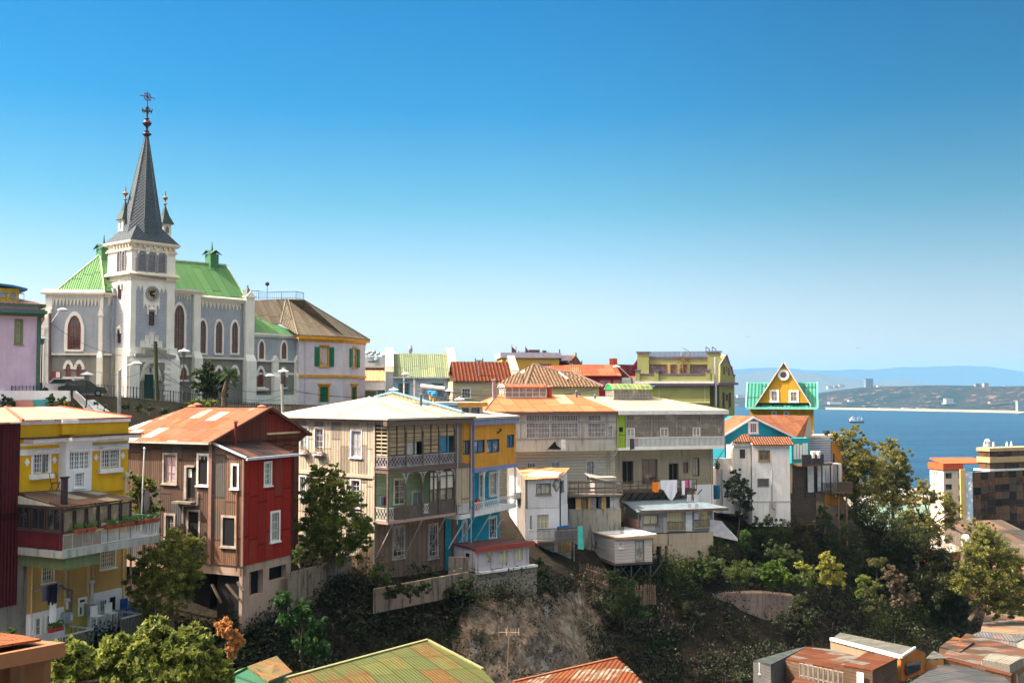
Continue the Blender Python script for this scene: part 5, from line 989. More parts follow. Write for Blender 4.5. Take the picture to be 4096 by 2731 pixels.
 lft=G.left();e_f=G.W(-.5,.3,ze+.02);e_b=G.W(-.5,bk-1.0 if bk<0 else-9,ze+.02);r_f=G.W(s_ap,.3,zr);r_b=G.W(s_ap,bk+1.5 if bk<0 else-9,zr);m=MB();m.ext([e_b,e_f,r_f,r_b],.09,raw=True);m.build('roof',rust,C)
 m=MB();m.ext([r_f,G.W(s_e,.3,z_e),G.W(s_e,bk,z_e),r_b],.09,raw=True);m.build('roof_back_slope',m_corr((.25,.1,.07),.2,.85,1.9,.3,.4),C)
 m=MB();m.bar(e_f,r_f,.1,raw=True);m.bar(r_f,G.W(s_e,.3,z_e),.13,raw=True);m.build('barge_board',m_plain((.13,.045,.03),.7),C)
 m=MB(L);m.box(dl,-b+.1,.3,.5,ze-.12,ze+.02);m.build('gutter',m_plain((.6,.57,.52),.5),C)
# annex roof, flue, gutter
 zaf=A.z(*ZG(1400,605));m=MB(A);m.ext([(-.1,.2,zl+.1),(wa+.1,.2,zl+.1),(wa-.3,-b,zla+.1),(-.1,-b,zla+.1)],.08);m.build('annex_roof',m_corr((.045,.03,.035),.2,.85,2.2,.2,.15,(.3,.12,.05),None,.2,.7,.2),C)
 m=MB(A);m.box(-.15,wa+.15,.2,.34,zl-.05,zl+.1);m.bar((-.12,.2,zl+.12),(-.12,-b,zla+.14),.08);m.build('gutter',m_plain((.5,.55,.62),.4),C)
 s,z=A.st(*ZG(1285,490),-b+.6);m=MB(A);m.bar((s,-b+.6,z-.3),(s,-b+.6,A.z(*ZG(1285,240),-b+.6)),.09,n=8);m.lathe((s,-b+.6,A.z(*ZG(1285,238),-b+.6)),[(.12,0),(.16,.06),(.05,.14)],8);m.build('flue',m_plain((.13,.02,.02),.5),C)
 for x,y in((828,50),(888,30),(1560,50)):
  u=G.st(*ZG(x,y+25),-4 if x>1000 else-8);s,z=u;d=-4 if x>1000 else-8;m=MB(G);m.lathe((s,d,0),[(.2,z-.8),(.2,z),(.34,z+.05),(.22,z+.12),(.05,z+.2)],9);m.build('roof_vent',m_plain((.34,.14,.1),.7),C)
# pipes on the left wall
 m=MB(L);pts=[L.st(*ZG(x,y),.06) for x,y in((892,960),(885,1095),(735,1105),(730,1290))];m.path([(s,.06,z) for s,z in pts],.035);m.build('waste_pipe',m_plain((.6,.6,.6),.5),C);m=MB(L);pts=[L.st(*ZG(x,y),.06) for x,y in((1300,960),(1298,1568))];m.path([(s,.06,z) for s,z in pts],.05);pts2=[L.st(*ZQ(312,180),.06)];m.bar((pts[1][0],.06,pts[1][1]),(pts[1][0],.06,pts2[0][1]),.05);m.build('downpipe',m_plain((.3,.12,.07),.6),C)
# open concrete base with dark bays
 CB=m_plaster((.42,.3,.24),.5,(.2,.13,.1));zb0=A.z(*ZQ(385,560));m=MB(A);hb=[A.rc(ZQ,428,175,545,380),A.rc(ZQ,598,135,745,250)];m.wall(0,wa-.1,zb0-1,zR,hb,d=-.06,rev=.4);m.fr=L;m.box(-.35,0,-.3,-.06,zb0-1,zb);m.box(sl_,0,-.3,-.06,zb-.6,zb);m.build('concrete_frame',CB,C)
 m=MB(A);m.box(.3,wa-.3,-2.2,-.5,zb0-1,zR-.1);m.build('undercroft_shade',BLACK,C)  # solid black fill paints the shade inside the bays
 m=MB(L);m.box(L.s(*ZQ(90,300)),-.36,-1.2,-.9,zb0-2,zb-.6);m.build('brick_wall',m_brick((.36,.22,.1),(.2,.15,.1),.4,.14),C)
 m=MB(L)
 for a,b_ in(((225,290),(330,420)),((100,290),(180,450)),((320,270),(370,350))):p,q=L.st(*ZQ(*a),.2),L.st(*ZQ(*b_),.4);m.bar((p[0],.2,p[1]),(q[0],.4,q[1]),.08)
 m.build('prop',WOODD,C)
red_house()
# ================================================================== MIDDLE ROW
WEATH=m_corr((.42,.36,.285),.3,.95,2.7,.25,.22,(.15,.105,.07),(.22,.19,.16),.3,.8,.45,.02);GREYW=m_board((.2,.16,.14),.16,True,.5,(.35,.32,.3));BRN=m_board((.25,.16,.115),.5,True,.75,(.1,.06,.04));LACE=m_plain((.42,.39,.42),.8,0,.4)
def lace(m,fr,s0,s1,z0,z1,d,pitch=.32):
 """fretwork balustrade: boards cut with lozenges and rings"""
 m.fr=fr;m.box(s0,s1,d-.03,d+.03,z1-.06,z1);m.box(s0,s1,d-.03,d+.03,z0,z0+.06);n=max(1,round((s1-s0)/pitch));p=(s1-s0)/n;h=z1-z0
 for k in range(n):
  c=s0+(k+.5)*p;zz=[z0+.05,z0+h*.28,z0+h*.5,z0+h*.72,z1-.05];w=[.42,.12,.44,.12,.42]
  for(za,wa),(zb,wb) in zip(zip(zz,w),zip(zz[1:],w[1:])):
   for sg in(-1,1):m.fext([(c+sg*wa*p-.02,za),(c+sg*wa*p+.02,za),(c+sg*wb*p+.02,zb),(c+sg*wb*p-.02,zb)],d-.012,d+.012)
  m.box(c-.015,c+.015,d-.01,d+.01,z0+.05,z0+h*.3);m.box(c-.015,c+.015,d-.01,d+.01,z1-h*.3,z1-.05)
def brackets(m,fr,s,zt,d,w=.55,h=.75,sides=(-1,1)):
 m.fr=fr
 for sg in sides:
  pts=[(s+sg*(.04+w*(1-math.cos(a))),zt-h*(1-math.sin(a))) for a in[k*math.pi/10 for k in range(6)]]
  for p,q in zip(pts,pts[1:]):m.bar((p[0],d,p[1]),(q[0],d,q[1]),.035)
  m.bar((s,d,zt-h*.6),(s+sg*w*.55,d,zt-.05),.03);m.bar((s+sg*.05,d,zt-.08),(s+sg*w,d,zt-.05),.04)
def wood_house():
 A=frp(1555,75,38);L=A.left();bd=-L.s(1498,1900);F=A.at(0,-bd);zg=-17;C=thing('weathered_house','weathered grey timber house with pale metal roof and two lace balconies','house',A.W(4,-5,zg))
 wb=A.s(*ZH(1885,600));we=A.s(*ZH(2040,600));ze=A.z(*ZH(1300,215));zf1,zf0=A.z(*ZH(1200,710)),A.z(*ZH(1200,770));zg1,zg0=A.z(*ZH(1190,1270)),A.z(*ZH(1190,1300));zbt=A.z(*ZQ(1500,330))-.5
 h=[];T_=m_plain((.55,.53,.55),.7,0,.3)
 for r,nx,ny,mp in(((420,300,502,560),2,4,GLASS),((800,322,900,590),2,3,m_curtain((.4,.4,.42))),((800,840,885,1110),2,5,GLASS),((270,290,340,545),2,4,m_curtain((.3,.4,.42))),((265,800,318,1000),2,3,GLASS)):win(C,L,L.rc(ZH,*r),nx,ny,T_,mp,case=.14,holes=h,sash=.07)
 lw=L.s(*ZH(150,500))-2;m=MB(L);m.wall(lw,-bd,zbt,ze,h);m.fr=F;m.poly((0,0,zf0),(.2,0,zf0),(.2,0,ze),(0,0,ze));m.poly((0,0,zg1),(.2,0,zg1),(.2,0,zf0),(0,0,zf0));m.build('wall',WEATH,C)
 zq=L.z(*ZH(860,785));m=MB(L);m.box(lw,-bd+.02,0,.12,zq-.15,zq+.08);m.box(-bd-.1,-bd+.08,0,.08,zbt,ze);m.build('belt_board',m_plain((.4,.35,.29),.8),C)
 for r in((400,545,500,572),(262,535,335,558)):rc=L.rc(ZH,*r,.3);m=MB(L);[m.box(rc[0],rc[1],q-.02,q+.02,rc[2]+j,rc[2]+j+.05) for q in(.12,.42) for j in(0,.2)];m.box(rc[0],rc[1],.1,.44,rc[2]-.04,rc[2]);fb=m.build('flower_box',LACE,C);m=MB(L);r_=random.Random(r[0]);[m.poly((a-.06,b,c),(a,b+.03,c-.06),(a+.06,b,c),(a,b-.03,c+.08)) for a,b,c in[(r_.uniform(rc[0],rc[1]),r_.uniform(.12,.4),rc[2]+r_.uniform(.1,.5)) for _ in range(40)]];m.build('flowers',m_leaf((.3,.12,.03),(.1,.15,.03)),fb)
# inner walls behind the balconies
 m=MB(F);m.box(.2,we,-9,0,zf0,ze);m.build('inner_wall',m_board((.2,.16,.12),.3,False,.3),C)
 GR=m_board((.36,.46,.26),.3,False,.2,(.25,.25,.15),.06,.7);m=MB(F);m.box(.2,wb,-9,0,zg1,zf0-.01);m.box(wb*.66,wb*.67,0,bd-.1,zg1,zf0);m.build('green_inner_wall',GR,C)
 h2=[];m2=m_plain((.7,.66,.52),.7,0,.2)
 for r,nx,ny,mp in(((1242,828,1350,1085),2,4,m_glass((.05,.05,.05),(.5,.45,.38))),((1435,955,1545,1100),2,1,GREYM)):rc=F.rc(ZH,*r,.02);win(C,F,rc,nx,ny,m2,mp,case=.12,d=.06,rec=.04,sill=False)
 z0b=zbt;m=MB(F);hb=[];rr=[F.rc(ZH,1240,1330,1340,1640),F.rc(ZH,1615,1310,1690,1640)]
 for r in rr:win(C,F,r,2,4,m_plain((.45,.36,.3),.8,0,.4),m_glass((.05,.05,.05),(.55,.45,.35)),case=.18,holes=hb,sash=.1)
 m.wall(-.02,we+.1,z0b,zg0,hb);m.box(.2,we,-9,-.2,z0b,zg0-.02);m.build('ground_wall',BRN,C)
 for r in rr:m=MB(F);[m.bar((r[0],.25,r[2]+j),(r[1],.25,r[2]+j),.03) for j in(.15,.5)];[m.bar((x,0,r[2]+.15),(x,.25,r[2]+.15),.03) for x in r[:2]];m.build('window_guard',m_plain((.5,.45,.42),.7),C)
# balcony floors
 m=MB(F);m.box(-.04,we,0,bd+.02,zf0,zf1-.1);m.box(-.1,wb+1,.02,bd+.1,zf1-.1,zf1-.02);m.build('upper_floor',m_board((.23,.17,.14),.14,False,.5),C)
 m=MB(F);m.box(-.04,wb+.1,0,bd+.02,zg0,zg1);m.build('lower_floor',m_plaster((.4,.27,.24),.6),C)
# posts, rails, brackets, glazing
 DK=m_plain((.1,.075,.065),.8,0,.3);np_=4;m=MB(A);sp=[wb*k/np_ for k in range(5)]
 for k,s in enumerate(sp):m.box(s-.06,s+.06,-.1,.02,zg1,zf0);m.box(s-.07,s+.07,-.1,.03,zf1,ze)
 m.fr=L;m.box(-bd-.02,-bd+.1,-.1,.03,zf1,ze);m.box(-bd-.02,-bd+.08,-.1,.03,zg1,zf0);m.build('balcony_post',m_plain((.16,.12,.1),.8,0,.4),C)
 SC=m_board((.44,.33,.2),.5,False,.2,(.2,.15,.1),.07,.25);zr=zf1+(ze-zf1)*.26
 for k in range(4):
  a,b=sp[k]+.08,sp[k+1]-.08;lo=zr if k in(0,2) else zr+(ze-zr)*(.36 if k==1 else.48);m=MB(A);m.box(a,b,-.12,-.08,lo,ze-.02);scn=m.build('slatted_screen',SC,C)
  m=MB(A);m.box((a+b)/2-.035,(a+b)/2+.035,-.075,-.01,zr,ze);nn=8;[m.box(a,b,-.075,-.03,zr+(ze-zr)*j/nn-.015,zr+(ze-zr)*j/nn+.015) for j in range(nn) if zr+(ze-zr)*j/nn>=lo-.01];m.build('screen_frame',DK,scn)
  if k in(1,3):m=MB(A);m.poly((a,-.1,zr),((a+b)/2+.3,-.1,zr),((a+b)/2+.3,-.1,lo),(a,-.1,lo));m.build('half_pane',m_glass((.25,.28,.3),(.6,.62,.65)) if k==1 else m_plain((.04,.2,.33),.6),scn)
 m=MB(L);[m.box(-bd+.1,-.08,-.06,-.02,zr+(ze-zr)*j/9,zr+(ze-zr)*j/9+.1) for j in range(9)];[m.box(-bd*q-.03,-bd*q+.03,-.02,.01,zr,ze) for q in(.5,)];m.build('side_screen',m_plain((.5,.42,.28),.8),C)
 m=MB(A);[lace(m,A,sp[k]+.08,sp[k+1]-.08,zf1+.02,zr-.05,-.02,.3) for k in range(4)];lace(m,L,-bd+.1,-.08,zf1+.02,zr-.05,-.02,.3);m.build('upper_balustrade',LACE,C)
 m=MB(A);[m.box(sp[k]+.08,sp[k+1]-.08,-.12,-.08,zf1+.02,zr-.07) for k in range(4)];m.build('balustrade_backing',m_plain((.12,.1,.1),.9,0,.4),C)
 zr2=zg1+.95;m=MB(A);[m.box(sp[k]+.08,sp[k+1]-.08,-.1,-.06,zg1+.02,zr2) for k in range(4)];m.build('lower_balustrade_boards',m_board((.15,.11,.095),.12,True,.5,(.3,.28,.27),.25,.3),C)
 m=MB(L);lace(m,L,-bd+.1,-.08,zg1+.02,zr2,-.02,.28);lace(m,A,.1,.6,zg1+.02,zr2,-.02,.25);lace(m,A,sp[2]+.1,sp[2]+.6,zg1+.25,zr2,0,.25);m.build('lower_balustrade',m_plain((.6,.55,.5),.8),C)
 m=MB(A);[brackets(m,A,s,ze-.02,.02,.5,.8,(-1,1) if 0<k<4 else((1,) if k==0 else(-1,))) for k,s in enumerate(sp)];[brackets(m,A,s,zf0-.02,0,.45,.8,(-1,1) if 0<k<4 else((1,) if k==0 else(-1,))) for k,s in enumerate(sp) if k];m.build('carved_bracket',LACE,C)
 a,b=sp[2]+.75,sp[4]-.1;m=MB(A);[wgrid(m,A,x0,x1,zr2+.05,zf0-.1,-.09,2,1,.07,.08,.08) for x0,x1 in((a,sp[3]-.08),(sp[3]+.08,b))];[m.box(a,b,-.08,0,zr2+(zf0-zr2)*q,zr2+(zf0-zr2)*q+.07) for q in(.38,.78)];gl=m.build('balcony_glazing',DK,C)
 m=MB(A);m.poly((a,-.1,zr2+(zf0-zr2)*.4),(b,-.1,zr2+(zf0-zr2)*.4),(b,-.1,zf0-.1),(a,-.1,zf0-.1));m.build('frosted_pane',m_plain((.62,.58,.5),.5),gl);m=MB(A);m.poly((a,-.1,zr2),(b,-.1,zr2),(b,-.1,zr2+(zf0-zr2)*.4),(a,-.1,zr2+(zf0-zr2)*.4));m.build('pane',m_glass((.1,.09,.08),(.6,.5,.38)),gl)
# side panels right of the balcony
 m=MB(A);m.box(wb+.08,A.s(*ZH(1955,600)),-bd,-.02,zf0,ze-.2);m.build('grey_panel',GREYW,C);m=MB(A);m.box(wb+.08,we-.02,-bd,-.03,zg1+.6,zf0-.004);m.build('beige_panel',m_corr((.5,.4,.28),.22,1,3,.1,.1),C);m=MB(A);m.box(wb+.4,we-.05,-bd,.0,zg1-.15,zg1+.6);m.build('white_panel',m_corr((.6,.56,.55),.15,1,3,.1,.1),C)
 m=MB(A);m.bar((wb+.15,.1,zg1-.9),(wb+.15,.1,ze),.05);m.bar((we,.12,zbt+1),(we,.12,ze+.2),.06);m.build('downpipe',m_plain((.4,.38,.36),.5),C)
 m=MB(F);[m.bar((s,.02,zg0-2.6),(s+.35,bd,zg0),.05) for s in(.1,3.2,5.8)];m.build('balcony_strut',m_plain((.4,.32,.3),.8),C)
# roof
 PM=m_corr((.48,.44,.37),.2,.9,3.4,.22,.25,(.3,.24,.17),(.34,.29,.22),.25,.5,.35,.02);zr_=A.z(*ZH(990,0),-4);o=.5;cn=A.W(-o,.45,ze+.15);le=L.W(L.s(*ZH(-80,140)),o,ze+.15);re=A.W(we+.2,.45,ze+.15);ap=P(*ZV(235,915),81.0);rp=P(*ZV(640,920),87);lp=P(*ZV(-120,985),92);wl=A.W(we+.1,-2.2,ze+.9)
 m=MB();m.ext([le,cn,ap,lp],.1,raw=True);m.ext([cn,re,wl,rp,ap],.1,raw=True);m.build('roof',PM,C);m=MB();m.bar(cn,ap,.09,raw=True);m.bar(le,cn,.08,raw=True);m.bar(cn,re,.08,raw=True);m.build('roof_trim',m_plain((.55,.5,.42),.6),C)
 m=MB(L);m.box(lw,o,-.05,.4,ze-.12,ze+.04);m.fr=A;m.box(-o,we,-.05,.35,ze-.35,ze+.02);m.build('eaves_board',m_board((.2,.15,.13),.12,False,.5),C)
 s,z=A.st(*ZD(593,685),-3.2);m=MB(A);m.bar((s,-3.2,z-.2),(s,-3.2,A.z(*ZD(593,590),-3.2)),.1,n=8);m.lathe((s,-3.2,A.z(*ZD(593,590),-3.2)),[(.14,0),(.16,.08),(.05,.16)],8);m.build('flue',m_plain((.1,.12,.14),.5),C)
# laundry and things on the lower balcony
 g=thing('balcony_laundry','small red and blue clothes hanging in the green lower balcony','laundry',A.W(.6,-.6,zg1));m=MB(A);p=A.st(*ZH(1080,990),-.5);q=A.st(*ZH(1160,1000),-.5);m.bar((p[0],-.5,p[1]),(q[0],-.5,q[1]),.02);m.build('rail',DARKM,g)
 for x,c in((1120,(.05,.15,.3)),(1137,(.6,.03,.1)),(1150,(.05,.02,.05))):s,z=A.st(*ZH(x,1010),-.5);m=MB(A);m.box(s-.12,s+.1,-.52,-.48,z-.6,z);m.build('garment',m_plain(c,.9),g)
 return A,we,ze,zf1,zf0,zg1,zg0
WA,WWE,WZE,WF1,WF0,WG1,WG0=wood_house()
def orange_house():
 O=WA.W(WWE+.08,0,0);A=Fr(O[:2],27);w=A.s(*ZI(935,500));ORW=m_plaster((.66,.3,.04),.45,(.32,.12,.05));BL=m_board((.02,.34,.48),.16,False,.12,(.1,.4,.5),.1,.6,.1);LIL=m_plain((.22,.25,.45),.6);bd=1.5;N=A.at(0,-bd);C=thing('orange_house','orange upper storey over a turquoise house with white lace balcony','house',A.W(w/2,-4,-16))
 zt,zb=A.z(*ZI(680,285)),A.z(*ZI(680,785));zf=A.z(*ZI(650,1345));zf1=A.z(*ZI(650,1300));zg=A.z(*ZJ(560,850))-2
 h=[];DB=m_plain((.02,.035,.09),.4)
 for r,nx in(((420,475,568,632),2),((588,465,742,628),2),((830,412,918,565),2)):win(C,A,A.rc(ZI,*r),nx,1,DB,m_glass((.05,.08,.13),(.75,.72,.68),.04),case=.0,sash=.09,mun=.08,holes=h,sill=False)
 m=MB(A);m.wall(0,w,zb,zt,h);m.box(0,w,-8,-.2,zb,zt-.02);m.build('upper_wall',ORW,C)
 wi=WA.rc(ZI,302,478,385,650,-.02);m=MB(WA);x0=WA.s(*ZI(292,500));m.wall(x0,WWE,WF0,WZE-.1,[wi],d=.0,rev=.1);m.build('side_infill',m_corr((.6,.28,.04),.15,1,4,.1,.1),C);win(C,WA,wi,2,1,DB,m_glass((.08,.08,.08),(.8,.72,.65),.04),case=0,sash=.08,mun=.07,d=0,rec=.09,sill=False)
 m=MB(A);m.box(-.1,w+.1,-.1,.12,zb-.32,zb);m.box(0,w+.12,-.1,.2,zt,zt+.42);m.build('lilac_band',LIL,C)
 m=MB(A);m.box(-.05,w+.25,-8,.3,zt+.43,zt+.55);m.ext([(-.05,.3,zt+.6),(w+.25,.3,zt+.6),(w+.25,-5,zt+1.2),(-.05,-5,zt+1.2)],.05);m.build('roof',m_corr((.5,.45,.36),.25,.9,3,.2,.15),C)
 m=MB(A);m.bar((.15,.16,zb-4),(.15,.16,zt+.3),.09,n=8);m.build('blue_downpipe',m_plain((.08,.16,.36),.4),C)
 s,z=A.st(*ZI(755,350),.3);m=MB(A);m.lathe((s,.3,z),[(.07,-.15),(.09,0),(.16,.02),(.06,.12)],8);m.bar((s,0,z-.3),(s,.3,z-.1),.08);m.build('wall_vent',m_plain((.12,.07,.05),.5),C)
# recessed turquoise storeys
 hb=[];WT=m_plain((.74,.73,.72),.5)
 for r,nx,ny,mp in(((502,885,548,1165),2,4,m_glass((.06,.05,.05),(.4,.35,.35))),((620,872,700,1130),2,3,m_curtain((.55,.5,.38)))):win(C,N,N.rc(ZI,*r),nx,ny,WT,mp,case=.14,holes=hb,sash=.09)
 for r in((265,620,300,850),(545,575,610,790)):win(C,N,N.rc(ZJ,*r),2,3,WT,m_glass((.03,.04,.05),(.3,.35,.38)),case=.16,holes=hb,sash=.1)
 m=MB(N);m.wall(-1.3,w-.1,zg,zb-.3,hb);m.box(-1.2,w-.2,-6,-.2,zg,zb);m.build('turquoise_wall',BL,C)
 m=MB(N);m.box(-1.5,w+.05,0,bd+.05,zf,zf1);m.build('balcony_floor',WT,C);m=MB(A);[m.box(s-.06,s+.06,-.1,.02,zf1,zb-.3) for s in(A.s(*ZI(555,1000)),A.s(*ZI(732,1000)),w-.05)];m.build('balcony_post',WT,C)
 m=MB(A);[brackets(m,A,s,zb-.32,0,.4,.7) for s in(A.s(*ZI(555,1000)),A.s(*ZI(732,1000)))];m.build('carved_bracket',WT,C)
 m=MB(A);zr=A.z(*ZI(650,1185));ss=[0,A.s(*ZI(555,1000)),A.s(*ZI(732,1000)),w-.05];[lace(m,A,a+.1,b-.06,zf1+.02,zr,-.03,.36) for a,b in zip(ss,ss[1:])];m.build('lace_balustrade',WT,C)
 m=MB(N);[m.bar((s,.02,zf-2.4),(s+.2,bd,zf),.06) for s in(-.9,.5,3.2,w-1.6)];m.build('balcony_strut',WT,C)
 s,z=N.st(*ZI(438,1200),.5);m=MB(N);m.box(s-.5,s-.2,.2,.5,z,z+2.2);m.build('white_cupboard',WT,C)
 m=MB(N);s=N.s(*ZI(465,1160),.6);zz=zf1;m.box(s-.28,s+.22,.4,.8,zz,zz+.85);m.build('red_plastic_chair',m_plain((.7,.06,.02),.5),None,'red plastic chair at the left end of the white lace balcony','chair')
# roof cabin, parapet with shingles, blue vents
 c=P(*ZD(1150,650),92);K=frp(ZD(905,700)[0],86,62);wk=K.s(*ZD(1148,700));z1,z0=K.z(*ZD(1020,645)),K.z(*ZD(1020,675));zz=K.z(*ZD(1000,770))-.8;g=thing('roof_cabin','small orange roof cabin with blue framed windows above the orange house','cabin',K.W(wk/2,-1.5,zz));hk=[]
 for r in((935,690,995,735),(1015,690,1085,750)):win(g,K,K.rc(ZD,*r,-.2),2 if r[0]<1000 else 1,1,m_plain((.03,.08,.25),.4),m_glass((.1,.1,.12),(.7,.6,.55),.05),case=0,sash=.08,holes=hk,d=-.2,sill=False)
 m=MB(K);m.wall(-.5,wk-.3,zz,z0,hk,d=-.2);m.box(-.5,wk-.4,-3,-.4,zz,z0);m.build('wall',m_plain((.5,.45,.38),.7),g);m=MB(K);m.box(-.1,wk,-3.2,.1,z0-.05,z1-.06);m.build('fascia',m_plain((.5,.22,.03),.6),g);m=MB(K);m.box(-5.5,wk+.05,-4,.15,z1-.055,z1+.02);m.build('roof',m_plain((.62,.55,.42),.7),g);m=MB(K);m.box(-5.5,-.12,.0,.14,z0+.05,z1-.06);m.build('blue_fascia',m_plain((.2,.42,.68),.5),g);m=MB(K);m.box(-5.2,-.5,-3,-.25,zz,z0);m.build('salmon_wall',m_plain((.55,.33,.24),.7),g)
 pts=[ZV(330,915),ZV(640,835),ZV(1180,985),ZV(1800,1165)];Ds=[89,86.5,84.8,82.6];t=[P(*p,D) for p,D in zip(pts,Ds)];m=MB();up=.5
 for a,b in zip(t,t[1:]):m.ext([a,b,(b[0],b[1],b[2]-.85),(a[0],a[1],a[2]-.75)],.12,(0,1,0),raw=True)
 pr=m.build('shingled_parapet',m_board((.52,.36,.2),.42,True,.2,(.3,.2,.1),.12,.4),C);m=MB();[m.bar((a[0],a[1]-.02,a[2]+.04),(b[0],b[1]-.02,b[2]+.04),.1,raw=True) for a,b in zip(t,t[1:])];m.build('parapet_cap',m_plain((.2,.42,.7),.5),pr)
 for k,(x,y0,y1) in enumerate(((673,565,625),(703,568,645),(700,582,640))):
  p=P(*ZD(x,y1),86-k*.5);q=P(*ZD(x+(3 if k else 0),y0),86-k*.5);m=MB();g=thing('roof_flue',('leftmost','tallest middle','short right')[k]+' ochre roof flue with blue cap below the solar heater','flue',p,'blue capped flues');m.bar(p,q,.11,raw=True,n=8);m.build('pipe',m_plain((.5,.3,.08),.6),g);m=MB();m.lathe(q,[(.24,-.12),(.26,0),(.26,.12),(.05,.2)],8,raw=True);m.build('cap',m_plain((.03,.22,.5),.5),g)
orange_house()
def solar():
 K=frp(ZD(590,600)[0],96,84);w=K.s(*ZD(800,600));z0,z1=K.z(*ZD(690,640))-.5,K.z(*ZD(690,512));g=thing('solar_heater','solar water heater with dark tubes and white tank on a metal frame','solar heater',K.W(w/2,0,z0));m=MB(K);d1=.9
 m.bar((0,0,z1),(w*.95,0,z1-.25),.22,n=10);m.build('tank',WHITE,g);m=MB(K);[m.bar((w*(.08+.9*k/17),.1,z1-.2),(w*(.22+.86*k/17),d1,z0),.035) for k in range(18)];m.build('tubes',m_plain((.03,.03,.05),.2),g)
 m=MB(K);[m.bar(*q,.035) for q in(((0,0,z1),(0,-.2,z0)),((w*.95,0,z1-.2),(w,-.2,z0)),((0,d1*.2,z0+.8),(w*.3,.2,z1-.2)),((w*.5,.0,z1),(w*.5,.3,z0)),((w*.9,.3,z0),(w*.95,0,z1-.3)))];m.build('frame',m_plain((.55,.56,.58),.4,.5),g)
solar()
# ---- gallery houses
def lantern(fr,Z,x0,x1,x2,yt,ye,yb,d,mr,lab,mg,endmat,dep):
 s0,s1,s2=fr.s(*Z(x0,yb),d),fr.s(*Z(x1,yb),d),fr.s(*Z(x2,yb),d);z0,z1,zt=fr.z(*Z(x1,yb),d),fr.z(*Z(x1,ye),d),fr.z(*Z(x1,yt),d);g=thing('roof_lantern',lab,'skylight',fr.W((s1+s2)/2,d-dep/2,z0));sx=s1
 m=MB(fr);n=6;nx=n*2;wgrid(m,fr,sx,s2,z0,z1,d-.05,nx if endmat else n,2,.05,.07,.07);E=fr.at(sx,d,90);wgrid(m,E,-dep,0,z0,z1,-.05,4,2,.05,.07,.07);m.build('glazing_bars',mg,g)
 m=MB(fr);m.box(sx+.02,s2-.02,d-dep,d-.03,z0-.8,z1);m.build('pane',m_glass((.2,.18,.15),(.6,.58,.5),.1),g)
 m=MB(fr);q=7;pr=[(d+.12-(dep+.24)*k/q,z1+(zt-z1)*math.sin(math.pi*k/q)) for k in range(q+1)]
 for a,b in zip(pr,pr[1:]):m.poly((sx-.12,a[0],a[1]),(s2+.12,a[0],a[1]),(s2+.12,b[0],b[1]),(sx-.12,b[0],b[1]))
 m.box(sx-.1,s2+.12,d,d+.12,z1-.05,z1+.04);m.build('curved_roof',mr,g);m=MB(fr)
 m.poly(*[(sx-.1,a,b) for a,b in pr]);m.poly(*[(s2+.1,a,b) for a,b in pr][::-1]);m.build('roof_end',endmat or m_glass((.4,.4,.38),(.7,.7,.68)),g);m=MB(fr);[m.bar((sx-.12,a[0],a[1]),(sx-.12,b[0],b[1]),.06) for a,b in zip(pr,pr[1:])];m.build('end_arch',mg,g)
